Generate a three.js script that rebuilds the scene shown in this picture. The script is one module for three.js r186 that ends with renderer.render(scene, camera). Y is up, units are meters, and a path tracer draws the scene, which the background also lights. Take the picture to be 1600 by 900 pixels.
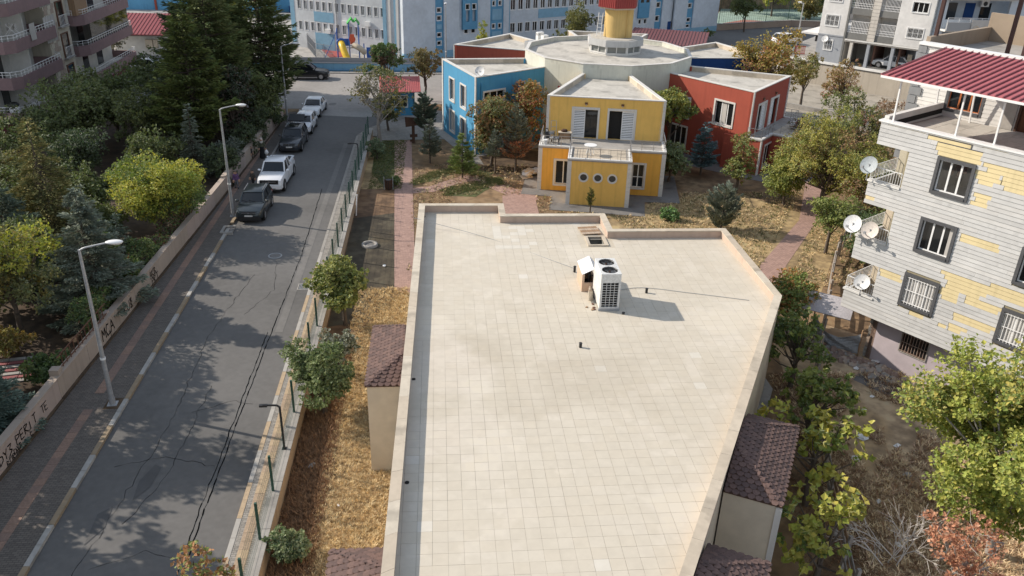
import * as THREE from 'three';
import { mergeGeometries, toCreasedNormals } from 'three/addons/utils/BufferGeometryUtils.js';
import { MarchingCubes } from 'three/addons/objects/MarchingCubes.js';

// ---------------------------------------------------------------- camera, sky, sun, exposure
const scene = new THREE.Scene();
const camera = new THREE.PerspectiveCamera(38.17, 16 / 9, 0.5, 3000);
const RAD = Math.PI / 180;
camera.rotation.order = 'YXZ';
camera.position.set(0, 21, 0);
camera.rotation.set(-26 * RAD, -5.4 * RAD, 1.7 * RAD);
const renderer = new THREE.WebGLRenderer({ antialias: true });
renderer.toneMapping = THREE.LinearToneMapping;
renderer.toneMappingExposure = 1.37;
renderer.shadowMap.enabled = true;
const sunDir = new THREE.Vector3(-2.68, 1.76, -1.02).normalize();
{ // hazy blue sky, paler toward the horizon and softly brighter round the sun
  const W = 512, H = 256, d = new Float32Array(W * H * 4), v = new THREE.Vector3();
  for (let j = 0; j < H; j++) for (let i = 0; i < W; i++) {
    const el = ((j + 0.5) / H - 0.5) * Math.PI, az = ((i + 0.5) / W - 0.5) * 2 * Math.PI; v.set(Math.cos(el) * Math.cos(az), Math.sin(el), Math.cos(el) * Math.sin(az));
    const u = Math.pow(Math.max(0, Math.sin(el)), 0.55), g = Math.max(0, v.dot(sunDir)), glow = 0.35 * Math.pow(g, 6) + 0.9 * Math.pow(g, 60), k = (j * W + i) * 4;
    d[k] = 0.74 + (0.225 - 0.74) * u + glow * 0.95; d[k + 1] = 0.775 + (0.295 - 0.775) * u + glow * 0.88; d[k + 2] = 0.8 + (0.42 - 0.8) * u + glow * 0.75; d[k + 3] = 1;
  }
  const t = new THREE.DataTexture(d, W, H, THREE.RGBAFormat, THREE.FloatType); t.mapping = THREE.EquirectangularReflectionMapping; t.colorSpace = THREE.LinearSRGBColorSpace; t.needsUpdate = true; t.name = 'sky'; scene.background = t; scene.environment = t;
}
const sun = new THREE.DirectionalLight(new THREE.Color(1, 0.9, 0.78), 4.1);
sun.name = 'sun'; sun.position.copy(sunDir).multiplyScalar(200); sun.target.position.set(0, 0, -60); sun.position.add(sun.target.position);
sun.castShadow = true; sun.shadow.radius = 1;
Object.assign(sun.shadow.camera, { left: -110, right: 110, top: 110, bottom: -110, near: 1, far: 500 });
sun.shadow.mapSize.set(2048, 2048);
scene.add(sun, sun.target);

// ---------------------------------------------------------------- helpers
function rng(seed) { let a = seed >>> 0; return () => { a = (a + 0x6D2B79F5) | 0; let t = Math.imul(a ^ (a >>> 15), 1 | a); t = (t + Math.imul(t ^ (t >>> 7), 61 | t)) ^ t; return ((t ^ (t >>> 14)) >>> 0) / 4294967296; }; }
const R0 = rng(12345);
const used = {};
function numbered(n) { n = n.replace(/_\d{3}$/, ''); const k = used[n] = (used[n] ?? -1) + 1; return k ? n + '_' + String(k).padStart(3, '0') : n; }
function thing(name, label, category, pos = [0, 0, 0], turn = 0, group) {
  const o = new THREE.Group(); o.name = numbered(name); scene.add(o);
  o.position.set(...pos); o.rotation.y = turn; o.userData = { label, category };
  if (group) o.userData.group = group; return o;
}
function tag(o, label, category, group) { o.userData.label = label; o.userData.category = category; if (group) o.userData.group = group; return o; }
function copyOf(src, pos, turn, label, group, sc) {
  const o = src.clone(); o.name = numbered(src.name); o.userData = { ...src.userData }; scene.add(o);
  o.position.set(...pos); o.rotation.y = turn; if (label) o.userData.label = label; if (group) o.userData.group = group;
  if (sc) o.scale.set(...(Array.isArray(sc) ? sc : [sc, sc, sc])); return o;
}
// every geometry: non-indexed, uv in metres from the dominant face axis
function fin(g) {
  if (g.index) g = g.toNonIndexed();
  for (const k of Object.keys(g.attributes)) if (!['position', 'normal', 'color'].includes(k)) g.deleteAttribute(k);
  if (!g.attributes.normal) g.computeVertexNormals();
  const p = g.attributes.position, n = p.count, uv = new Float32Array(n * 2);
  for (let i = 0; i < n; i += 3) {
    const ax = p.getX(i), ay = p.getY(i), az = p.getZ(i), bx_ = p.getX(i + 1) - ax, by = p.getY(i + 1) - ay, bz = p.getZ(i + 1) - az, cx = p.getX(i + 2) - ax, cy = p.getY(i + 2) - ay, cz = p.getZ(i + 2) - az;
    const nx = Math.abs(by * cz - bz * cy), ny = Math.abs(bz * cx - bx_ * cz), nz = Math.abs(bx_ * cy - by * cx);
    for (let k = i; k < i + 3; k++) {
      const x = p.getX(k), y = p.getY(k), z = p.getZ(k);
      if (ny >= nx && ny >= nz) { uv[2 * k] = x; uv[2 * k + 1] = -z; } else if (nx >= nz) { uv[2 * k] = z; uv[2 * k + 1] = y; } else { uv[2 * k] = x; uv[2 * k + 1] = y; }
    }
  }
  g.setAttribute('uv', new THREE.BufferAttribute(uv, 2)); return g;
}
const M4 = new THREE.Matrix4(), Q0 = new THREE.Quaternion(), E0 = new THREE.Euler(), V3 = (x, y, z) => new THREE.Vector3(x, y, z);
function xf(g, x = 0, y = 0, z = 0, ry = 0, rx = 0, rz = 0) { g.applyMatrix4(M4.compose(V3(x, y, z), Q0.setFromEuler(E0.set(rx, ry, rz, 'YXZ')), V3(1, 1, 1))); return g; }
function xfs(gs, ...a) { gs.forEach(g => xf(g, ...a)); return gs; }
function bx(x0, x1, y0, y1, z0, z1) { return fin(new THREE.BoxGeometry(Math.abs(x1 - x0), Math.abs(y1 - y0), Math.abs(z1 - z0)).translate((x0 + x1) / 2, (y0 + y1) / 2, (z0 + z1) / 2)); }
function cyl(r0, r1, h, x, y, z, seg = 10) { return fin(new THREE.CylinderGeometry(r1, r0, h, seg).translate(x, y + h / 2, z)); }
function bar(a, b, w = 0.03, w2 = w) { // box bar between two points
  const d = V3(b[0] - a[0], b[1] - a[1], b[2] - a[2]), L = d.length();
  const g = fin(new THREE.BoxGeometry(w, w2, L)); const q = new THREE.Quaternion().setFromUnitVectors(V3(0, 0, 1), d.normalize());
  g.applyQuaternion(q); g.translate((a[0] + b[0]) / 2, (a[1] + b[1]) / 2, (a[2] + b[2]) / 2); return g;
}
function rod(a, b, r0, r1 = r0, seg = 6) {
  const d = V3(b[0] - a[0], b[1] - a[1], b[2] - a[2]), L = d.length();
  const g = fin(new THREE.CylinderGeometry(r1, r0, L, seg)); g.applyQuaternion(new THREE.Quaternion().setFromUnitVectors(V3(0, 1, 0), d.normalize()));
  g.translate((a[0] + b[0]) / 2, (a[1] + b[1]) / 2, (a[2] + b[2]) / 2); return g;
}
function tube(pts, r, seg = 6, n = pts.length * 4) { return fin(new THREE.TubeGeometry(new THREE.CatmullRomCurve3(pts.map(p => V3(...p)), false, 'centripetal'), n, r, seg)); }
function prism(poly, y0, y1) { // plan polygon [[x,z],...] extruded upward
  const s = new THREE.Shape(poly.map(p => new THREE.Vector2(p[0], -p[1])));
  const g = new THREE.ExtrudeGeometry(s, { depth: y1 - y0, bevelEnabled: false }); g.rotateX(-Math.PI / 2); g.translate(0, y0, 0); return fin(g);
}
function sheet(poly, y, hole) { const s = new THREE.Shape(poly.map(p => new THREE.Vector2(p[0], -p[1]))); if (hole) s.holes.push(new THREE.Path(hole.map(p => new THREE.Vector2(p[0], -p[1])))); const g = new THREE.ShapeGeometry(s, 16); g.rotateX(-Math.PI / 2); g.translate(0, y, 0); return fin(g); }
function facade(L, y0, y1, holes, t, prof) { // wall panel, front at z=0 facing +z, holes [x0,x1,y0,y1] or {c:[x,y],r}
  const s = new THREE.Shape((prof || [[0, y0], [L, y0], [L, y1], [0, y1]]).map(p => new THREE.Vector2(...p)));
  for (const h of holes) { const q = new THREE.Path(); if (h.c) q.absarc(h.c[0], h.c[1], h.r, 0, Math.PI * 2, true); else { q.moveTo(h[0], h[2]); q.lineTo(h[0], h[3]); q.lineTo(h[1], h[3]); q.lineTo(h[1], h[2]); q.closePath(); } s.holes.push(q); }
  return fin(new THREE.ExtrudeGeometry(s, { depth: t, bevelEnabled: false, curveSegments: 14 }).translate(0, 0, -t));
}
function quad(a, b, c, d) { const g = new THREE.BufferGeometry(); g.setAttribute('position', new THREE.Float32BufferAttribute([...a, ...b, ...c, ...a, ...c, ...d], 3)); g.computeVertexNormals(); return fin(g); }
function slab(a, b, c, d, t) { // thick quad: corners ccw seen from outside, thickness inward along the normal
  const A = V3(...a), n = V3(...b).sub(A).cross(V3(...d).sub(A)).normalize().multiplyScalar(-t), o = p => [p[0] + n.x, p[1] + n.y, p[2] + n.z];
  const e = [a, b, c, d].map(o);
  return mergeGeometries([quad(a, b, c, d), quad(e[3], e[2], e[1], e[0]), quad(b, a, e[0], e[1]), quad(c, b, e[1], e[2]), quad(d, c, e[2], e[3]), quad(a, d, e[3], e[0])]);
}
function tri3(a, b, c) { const g = new THREE.BufferGeometry(); g.setAttribute('position', new THREE.Float32BufferAttribute([...a, ...b, ...c], 3)); g.computeVertexNormals(); return fin(g); }
function mesh(name, geos, m, parent = scene, data) {
  const list = (Array.isArray(geos) ? geos : [geos]).map(g => g.attributes.uv && !g.index ? g : fin(g));
  const o = new THREE.Mesh(list.length > 1 ? mergeGeometries(list) : list[0], m);
  o.name = parent === scene ? numbered(name) : name; o.castShadow = o.receiveShadow = true; if (data) Object.assign(o.userData, data); parent.add(o); return o;
}
const struct = (name, geos, m) => mesh(name, geos, m, scene, { kind: 'structure' });
function insetPoly(poly, d) { // inward offset of a clockwise-in-xz polygon
  const n = poly.length, out = []; let area = 0; for (let i = 0; i < n; i++) { const a = poly[i], b = poly[(i + 1) % n]; area += a[0] * b[1] - b[0] * a[1]; }
  const s = area > 0 ? 1 : -1;
  for (let i = 0; i < n; i++) {
    const p = poly[(i + n - 1) % n], c = poly[i], q = poly[(i + 1) % n];
    let e1 = [c[0] - p[0], c[1] - p[1]], e2 = [q[0] - c[0], q[1] - c[1]]; const l1 = Math.hypot(...e1), l2 = Math.hypot(...e2);
    e1 = [e1[0] / l1, e1[1] / l1]; e2 = [e2[0] / l2, e2[1] / l2];
    const n1 = [-e1[1] * s, e1[0] * s], n2 = [-e2[1] * s, e2[0] * s], k = d / (1 + n1[0] * n2[0] + n1[1] * n2[1]);
    out.push([c[0] + (n1[0] + n2[0]) * k, c[1] + (n1[1] + n2[1]) * k]);
  }
  return out;
}
// ---------------------------------------------------------------- noise and textures
function lattice(seed, n) { const r = rng(seed), a = new Float32Array(n * n); for (let i = 0; i < a.length; i++) a[i] = r(); return (x, y) => { const xi = Math.floor(x), yi = Math.floor(y); let fx = x - xi, fy = y - yi; fx = fx * fx * (3 - 2 * fx); fy = fy * fy * (3 - 2 * fy); const g = (i, j) => a[(((j % n) + n) % n) * n + ((i % n) + n) % n]; return (g(xi, yi) * (1 - fx) + g(xi + 1, yi) * fx) * (1 - fy) + (g(xi, yi + 1) * (1 - fx) + g(xi + 1, yi + 1) * fx) * fy; }; }
function fbm(seed, base, oct) { const L = []; for (let o = 0; o < oct; o++) L.push(lattice(seed + o * 17, base << o)); let tot = 0; for (let o = 0; o < oct; o++) tot += 1 / (1 << o); return (u, v) => { let s = 0; for (let o = 0; o < oct; o++) s += L[o](u * (base << o), v * (base << o)) / (1 << o); return s / tot; }; }
const s2b = v => { v = Math.min(1, Math.max(0, v)); return 255 * (v <= 0.0031308 ? v * 12.92 : 1.055 * Math.pow(v, 1 / 2.4) - 0.055); };
function tex(size, metres, fn, srgb = true) { // fn(u,v) -> linear rgb or scalar
  const d = new Uint8Array(size * size * 4);
  for (let j = 0; j < size; j++) for (let i = 0; i < size; i++) { let c = fn(i / size, j / size); if (typeof c === 'number') c = [c, c, c]; const k = (j * size + i) * 4; for (let q = 0; q < 3; q++) d[k + q] = srgb ? s2b(c[q]) : Math.min(255, Math.max(0, c[q] * 255)); d[k + 3] = 255; }
  const t = new THREE.DataTexture(d, size, size); t.wrapS = t.wrapT = THREE.RepeatWrapping; t.magFilter = THREE.LinearFilter; t.minFilter = THREE.LinearMipmapLinearFilter; t.generateMipmaps = true;
  if (srgb) t.colorSpace = THREE.SRGBColorSpace; const m = Array.isArray(metres) ? metres : [metres, metres]; t.repeat.set(1 / m[0], 1 / m[1]); t.needsUpdate = true; return t;
}
const mix = (a, b, t) => a + (b - a) * t, sst = (a, b, x) => { x = Math.min(1, Math.max(0, (x - a) / (b - a))); return x * x * (3 - 2 * x); };
const mixc = (a, b, t) => [mix(a[0], b[0], t), mix(a[1], b[1], t), mix(a[2], b[2], t)];
const hash = (i, j) => { const s = Math.sin(i * 127.1 + j * 311.7) * 43758.5453; return s - Math.floor(s); };
const nA = fbm(1, 3, 6), nB = fbm(91, 5, 5), nC = fbm(301, 24, 4), nD = fbm(55, 2, 4), nE = (() => { const L1 = lattice(77, 40), L2 = lattice(78, 20); return (u, v) => 0.6 * L1(u * 40, v * 2 * 1) + 0.4 * L2(u * 20, v * 4); })();
const T = {
  plaster: tex(512, 6, (u, v) => { const a = nA(u, v), b = nC(u, v); return 0.78 + 0.26 * (a - 0.5) * 1.2 + 0.16 * (b - 0.5) + 0.08; }),
  streak: tex(512, [5, 7], (u, v) => { const a = nE(u, v), b = nA(u, v), c = nC(u, v); return 0.91 - 0.15 * sst(0.45, 0.85, a) * (0.4 + 0.6 * b) + 0.2 * (b - 0.5) + 0.1 * (c - 0.5); }),
  roof: tex(1024, 19, (u, v) => { const a = nA(u, v), b = nB(u, v), c = nC(u, v), d = nD(u, v), f = nC(u * 4 % 1, v * 4 % 1); const pale = sst(0.58, 0.75, b) * 0.12 + sst(0.6, 0.72, c) * 0.05, dirt = sst(0.5, 0.8, d) * 0.06 + sst(0.58, 0.75, a) * 0.1; return [0.92 + pale - dirt * 0.9 + 0.1 * (f - 0.5), 0.92 + pale * 1.05 - dirt + 0.1 * (f - 0.5), 0.92 + pale * 1.3 - dirt * 1.15 + 0.1 * (f - 0.5)]; }),
  tile: tex(512, 4, (u, v) => { const a = nA(u, v), b = nB(u, v), c = nC(u, v); return 0.93 + 0.13 * (a - 0.5) + 0.08 * sst(0.6, 0.7, b) + 0.1 * (c - 0.5); }),
  concrete: tex(512, 4, (u, v) => { const a = nA(u, v), b = nB(u, v), c = nC(u, v); return 0.82 + 0.4 * (a - 0.5) - 0.2 * sst(0.55, 0.7, b) + 0.2 * (c - 0.5); }),
  asphalt: tex(1024, 14, (u, v) => { const a = nA(u, v), b = nB(u, v), c = nC(u * 3 % 1, v * 3 % 1), d = nD(u, v); return 0.82 + 0.3 * (a - 0.5) + 0.24 * (d - 0.5) + 0.22 * (c - 0.5) - 0.08 * sst(0.58, 0.66, b); }),
  grain: tex(256, 1.2, (u, v) => 0.85 + 0.4 * (nC(u, v) - 0.5) + 0.15 * (nA(u, v) - 0.5)),
  paver: tex(512, 2, (u, v) => { const row = Math.floor(v * 20), x = u * 10 + (row % 2) * 0.5, col = Math.floor(x), fx = x - col, fy = v * 20 - row; const e = Math.min(fx * 2, (1 - fx) * 2, fy, 1 - fy); const j = sst(0.03, 0.13, e); return (0.72 + 0.3 * hash(col % 10, row)) * mix(0.45, 1, j) * (0.85 + 0.3 * nC(u, v)); }),
  soil: tex(1024, 9, (u, v) => { const a = nA(u, v), b = nB(u, v), c = nC(u, v); const k = sst(0.35, 0.65, a * 0.6 + c * 0.4); return mixc([0.55, 0.5, 0.45], mixc([1.0, 0.93, 0.82], [0.8, 0.7, 0.55], sst(0.4, 0.6, b)), k).map(x => x * (0.8 + 0.5 * (c - 0.2))); }),
  wood: tex(256, [0.5, 2], (u, v) => 0.7 + 0.5 * (nC(u, v * 0.12) - 0.5) + 0.2 * (nA(u, v) - 0.5)),
};
const bumpOf = t => t;
function mat(c, map, rough = 0.9, o = {}) { const m = new THREE.MeshStandardMaterial({ roughness: rough, ...o }); if (Array.isArray(c)) m.color.setRGB(...c); else m.color.set(c); if (map) { m.map = T[map]; if (o.bumpScale) m.bumpMap = T[map]; } return m; }
const K = {
  cream: mat([0.62, 0.54, 0.42], 'plaster'), coping: mat([0.60, 0.52, 0.41], 'concrete', 0.85), parapet: mat([0.52, 0.40, 0.32], 'streak'),
  slabDark: mat([0.2, 0.185, 0.16], 'concrete'), gutter: mat([0.46, 0.43, 0.38], 'concrete'),
  asphalt: mat([0.142, 0.137, 0.131], 'asphalt', 0.92), asphaltPale: mat([0.33, 0.31, 0.29], 'asphalt', 0.92), tar: mat([0.05, 0.049, 0.048], null, 0.8),
  pavGrey: mat([0.15, 0.13, 0.112], 'paver', 0.92), pavGreyR: mat([0.3, 0.28, 0.25], 'paver'), pavRed: mat([0.42, 0.27, 0.22], 'paver'), pavPatio: mat([0.3, 0.285, 0.26], 'paver'),
  kerbWhite: mat([0.44, 0.42, 0.385], 'concrete'), kerbYellow: mat([0.34, 0.26, 0.17], 'concrete'), kerbGrey: mat([0.33, 0.31, 0.28], 'concrete'),
  tactRed: mat([0.3, 0.195, 0.145], 'grain'), tactRed2: mat([0.25, 0.17, 0.135], 'grain'), tactTan: mat([0.46, 0.35, 0.23], 'grain'), tactTan2: mat([0.4, 0.3, 0.21], 'grain'),
  soil: mat([0.26, 0.185, 0.115], 'soil', 1), soilDark: mat([0.11, 0.08, 0.055], 'soil', 1), straw: mat([0.48, 0.37, 0.21], 'soil', 1), lawn: mat([0.1, 0.12, 0.045], 'soil', 1), dirtPale: mat([0.32, 0.26, 0.2], 'soil', 1),
  concrete: mat([0.38, 0.36, 0.33], 'concrete'), concreteD: mat([0.2, 0.19, 0.18], 'concrete'), wallTan: mat([0.42, 0.34, 0.275], 'streak'), wallPink: mat([0.44, 0.35, 0.3], 'streak'),
  white: mat([0.72, 0.71, 0.68], 'plaster', 0.75), whiteM: mat([0.75, 0.75, 0.74], null, 0.45), trim: mat([0.66, 0.64, 0.6], 'streak', 0.8),
  yellow: mat([0.84, 0.53, 0.14], 'streak'), yellowB: mat([0.82, 0.44, 0.08], 'streak'), blue: mat([0.07, 0.29, 0.49], 'streak'), red: mat([0.36, 0.075, 0.045], 'streak'), navy: mat([0.012, 0.06, 0.21], 'streak'), mint: mat([0.62, 0.63, 0.55], 'streak'),
  roofCem: mat([0.56, 0.53, 0.47], 'concrete'), glass: mat([0.012, 0.014, 0.016], null, 0.06, { metalness: 0 }), glassB: mat([0.05, 0.06, 0.07], null, 0.1), dark: mat([0.012, 0.011, 0.01], null, 0.9), room: mat([0.05, 0.045, 0.04], null, 0.95), curtain: mat([0.5, 0.48, 0.45], 'streak', 1),
  steel: mat([0.4, 0.4, 0.41], null, 0.4, { metalness: 0.7 }), galv: mat([0.42, 0.43, 0.44], 'grain', 0.5, { metalness: 0.35 }), black: mat([0.018, 0.018, 0.019], null, 0.5), green: mat([0.02, 0.07, 0.05], null, 0.5), greyM: mat([0.3, 0.31, 0.32], null, 0.5),
  wood: mat([0.42, 0.27, 0.16], 'wood'), woodD: mat([0.1, 0.05, 0.03], 'wood'), woodPale: mat([0.6, 0.47, 0.35], 'wood'), bark: mat([0.12, 0.095, 0.075], 'grain', 1), barkPale: mat([0.34, 0.31, 0.28], 'grain', 1), rust: mat([0.16, 0.075, 0.045], 'grain'),
};
// ---------------------------------------------------------------- ground, road, pavements
struct('ground', sheet([[-400, 30], [400, 30], [400, -700], [-400, -700]], 0), K.soil);
const road = struct('road', [sheet([[-13.8, 20], [-7.36, 20], [-7.36, -74.5], [-6.5, -77], [-5.2, -78.6], [-5.2, -79.2], [-5.0, -86.5], [60, -86.5], [60, -101.2], [-80, -101.2], [-80, -85.5], [-13.8, -85.5]], 0.012)], K.asphalt);
struct('street', sheet([[-80, -84.2], [-13.8, -84.2], [-13.8, -82], [-7.2, -81], [-5.05, -82], [-5.0, -86.5], [60, -86.5], [60, -101.2], [-80, -101.2]], 0.017), K.asphaltPale);
{ // cracks and tar seams lying on the asphalt
  const r = rng(7);
  const seam = (pts, w, jit) => { const gs = []; let prev = null; for (let i = 0; i < pts.length - 1; i++) { const [a, b] = [pts[i], pts[i + 1]], n = Math.max(2, Math.ceil(Math.hypot(b[0] - a[0], b[1] - a[1]) / 0.35)); for (let k = 0; k <= n; k++) { if (i && !k) continue; const t = k / n, p = [mix(a[0], b[0], t) + (r() - 0.5) * jit, mix(a[1], b[1], t) + (r() - 0.5) * jit]; if (prev) { const dx = p[0] - prev[0], dz = p[1] - prev[1], l = Math.hypot(dx, dz) || 1, ww = w * (0.4 + r()) / 2, ox = -dz / l * ww, oz = dx / l * ww; gs.push(quad([prev[0] - ox, 0.0225, prev[1] - oz], [p[0] - ox, 0.0225, p[1] - oz], [p[0] + ox, 0.0225, p[1] + oz], [prev[0] + ox, 0.0225, prev[1] + oz])); } prev = p; } } gs.forEach(g => { const nn = g.attributes.normal; for (let q = 0; q < nn.count; q++) nn.setXYZ(q, 0, 1, 0); }); return gs; };
  mesh('crack', [...seam([[-8.5, -14], [-8.75, -24], [-8.7, -36], [-8.55, -48], [-8.8, -60]], 0.034, 0.05), ...seam([[-8.66, -14], [-8.92, -24], [-8.85, -38]], 0.03, 0.07)], K.tar, road);
  for (const p of [[[-12.6, -16], [-12.2, -22], [-11.5, -30], [-11.7, -38], [-10.9, -45]], [[-11.4, -24], [-10.6, -27], [-10.5, -33]], [[-12.9, -27.3], [-11, -27.9], [-9, -27.2]], [[-10.8, -31], [-9.2, -31.8], [-8.4, -31.5]], [[-11.9, -21.8], [-10.2, -22.6], [-8.9, -22.2]], [[-10.4, -40], [-9.4, -43], [-9.9, -47]]]) mesh('crack', seam(p, 0.013, 0.16), K.tar, road);
  const stain = mat([0.1, 0.098, 0.097], 'asphalt', 0.9);
  mesh('stain', [sheet([[-11.5, -25.3], [-11.1, -26], [-11.0, -27.2], [-11.3, -27.4], [-11.6, -26.4]], 0.0265), sheet([[-12.4, -23], [-12.0, -23.9], [-12.1, -25], [-12.5, -24.6]], 0.0265)], stain, road);
  const pale = mat([0.18, 0.172, 0.162], 'asphalt', 0.9);
  mesh('patch', [sheet([[-8.5, -38], [-8.1, -38], [-8.0, -72], [-8.35, -72]], 0.0195)], pale, road);
  for (const [x, z, rr, m] of [[-10.13, -47.7, 0.42, K.greyM], [-10.9, -86.2, 0.5, K.concrete]]) { const t = thing('manhole_cover', m === K.greyM ? 'round iron manhole cover in the asphalt by the yellow pavement' : 'pale round manhole cover where the two streets meet', 'manhole cover', [x, 0.02, z]); mesh('lid', cyl(rr * 0.8, rr * 0.8, 0.02, 0, 0, 0, 24), K.concreteD, t); mesh('ring', fin(new THREE.TorusGeometry(rr * 0.9, 0.05, 6, 28).rotateX(Math.PI / 2).scale(1, 0.5, 1)), m, t); }
  const gr = thing('drain_grate', 'rectangular drain grate at the right kerb of the road', 'drain', [-7.78, 0.015, -43.3]); mesh('frame', [bx(-0.34, 0.34, 0, 0.02, -0.4, -0.34), bx(-0.34, 0.34, 0, 0.02, 0.34, 0.4), bx(-0.34, -0.28, 0, 0.02, -0.34, 0.34), bx(0.28, 0.34, 0, 0.02, -0.34, 0.34)], K.concrete, gr); mesh('bars', Array.from({ length: 7 }, (_, i) => bx(-0.24 + i * 0.075, -0.21 + i * 0.075, 0, 0.018, -0.34, 0.34)), K.greyM, gr);
}
// left pavement
const wallX = z => z > -57 ? mix(-17.05, -15.55, (-z - 20) / 37) : mix(-15.55, -14.75, (-z - 57) / 24);
const lp = []; for (let z = 20; z >= -82; z -= 3) lp.push([wallX(z) + 0.02, z]);
const pavL = struct('pavement_left', [prism([[-13.95, 20], ...lp, [-14.6, -82.5], [-13.95, -82.5]], 0, 0.13)], K.pavGrey);
{ const r = rng(3); let i = 0; for (let z = -14; z > -81; z -= 1.0, i++) { if (z < -51 && z > -52.5) continue; const m = i % 4 < 2 ? K.kerbWhite : K.kerbYellow, w = z < -54 ? K.kerbGrey : m; mesh('kerb_stone', bx(-13.95, -13.76 + r() * 0.02, 0, 0.135 + r() * 0.012, z - 0.985, z), w, pavL); }
  i = 0; for (let z = -14; z > -78; z -= 0.42, i++) { if (Math.abs(z + 31.6) < 0.5) continue; const x = -15.42 + (z + 20) * -0.004; mesh('tactile_tile', bx(x, x + 0.4, 0.12, 0.137 + r() * 0.006, z - 0.41, z), r() < 0.6 ? K.tactRed : K.tactRed2, pavL); } }
mesh('tree_pit', bx(-14.6, -13.96, 0.12, 0.136, -32.05, -31.2), K.soilDark, pavL);
{ const t = thing('drain_box', 'broken concrete drain inlet in the left kerb before the parked cars', 'drain', [-13.75, 0, -51.7]); mesh('frame', [bx(-0.45, 0.35, 0, 0.2, -0.6, -0.45), bx(-0.45, 0.35, 0, 0.2, 0.45, 0.6), bx(-0.45, -0.3, 0, 0.2, -0.45, 0.45)], K.concrete, t); mesh('cover', bx(-0.3, 0.3, 0.02, 0.11, -0.44, 0.44), K.concreteD, t); }
// right pavement
const pavR = struct('pavement_right', [prism([[-7.43, 20], [-7.43, -74.2], [-6.7, -76.6], [-5.6, -78.2], [-5.6, -74], [-6.58, -74], [-6.58, 20]], 0, 0.12)], K.pavGreyR);
{ const r = rng(4); let i = 0; for (let z = -14; z > -74; z -= 1.0, i++) mesh('kerb_stone', bx(-7.445, -7.27, 0, 0.126 + r() * 0.01, z - 0.985, z), z < -47 ? K.kerbGrey : (i % 4 < 2 ? K.kerbWhite : K.tactTan), pavR);
  for (let z = -14; z > -70; z -= 0.42) mesh('tactile_tile', bx(-7.06, -6.68, 0.11, 0.126 + r() * 0.006, z - 0.41, z), z < -46 ? K.pavGreyR : r() < 0.65 ? K.tactTan : K.tactTan2, pavR); }
// garden surfaces
struct('dry_lawn', sheet([[-6.2, 20], [-1.5, 20], [-1.5, -45], [-2.55, -45], [-4.0, -73], [-5.3, -74], [-6.2, -74]], 0.006), K.straw);
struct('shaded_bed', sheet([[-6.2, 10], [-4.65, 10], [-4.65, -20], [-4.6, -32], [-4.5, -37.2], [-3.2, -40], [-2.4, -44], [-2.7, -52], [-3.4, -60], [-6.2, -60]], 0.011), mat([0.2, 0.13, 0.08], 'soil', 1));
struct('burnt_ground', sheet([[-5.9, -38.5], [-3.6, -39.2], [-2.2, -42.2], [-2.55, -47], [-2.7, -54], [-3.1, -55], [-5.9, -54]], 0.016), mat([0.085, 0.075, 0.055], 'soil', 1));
struct('brick_path', [sheet([[-2.64, -42.4], [-1.2, -42.4], [-1.5, -44], [-2.5, -73], [-4.0, -73]], 0.02)], K.pavRed);
struct('branch_path', [sheet([[-2.1, -60.2], [-0.8, -60.6], [1.6, -63], [3.6, -63.4], [5.0, -60.6], [7.1, -59], [7.2, -57.5], [5.6, -57.6], [4.2, -59.6], [2.7, -62.0], [1.3, -61.2], [-0.4, -59.4], [-2.05, -59.0]], 0.02)], K.pavRed);
struct('brick_court', sheet([[4.6, -58.5], [7.0, -58.2], [6.9, -53], [5.9, -45], [3.9, -45]], 0.017), K.pavRed);
struct('right_path', sheet([[17.6, -41.6], [19.0, -41.2], [21.35, -45.5], [26.5, -53], [31, -62], [29.6, -62.4], [25.3, -53.2], [19.85, -45.8]], 0.02), K.pavRed);
struct('patio', sheet([[-5.6, -73], [1.2, -73.5], [2.0, -66.5], [3.6, -66], [3.0, -70], [0.9, -77], [2.2, -83], [-5.0, -85.5], [-5.6, -78.4]], 0.023), K.pavPatio);
struct('green_lawn', [sheet([[-2.2, -61.5], [0.5, -63.8], [2.4, -65.4], [4.4, -63.8], [3.6, -62.9], [1.4, -64.0], [-0.6, -61.8], [-2.0, -60.8]], 0.012), sheet([[0.2, -58.6], [2.2, -61], [4.6, -62.4], [5.0, -61.4], [3.4, -59.6], [2.6, -58.2]], 0.012), sheet([[-4.0, -60], [-2.9, -60], [-3.8, -73], [-5.6, -73], [-5.4, -64]], 0.013)], K.lawn);
struct('garden_lawn', sheet([[8.5, -54.5], [16.5, -57], [22, -60], [28, -52], [21, -40], [15.2, -40], [9.2, -42.2], [7.4, -45], [7.6, -53]], 0.008), mat([0.42, 0.33, 0.19], 'soil', 1));
struct('shade_earth', sheet([[3, -64.5], [7.2, -61], [9, -66], [12, -69], [4, -71]], 0.008), K.soilDark);
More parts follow.
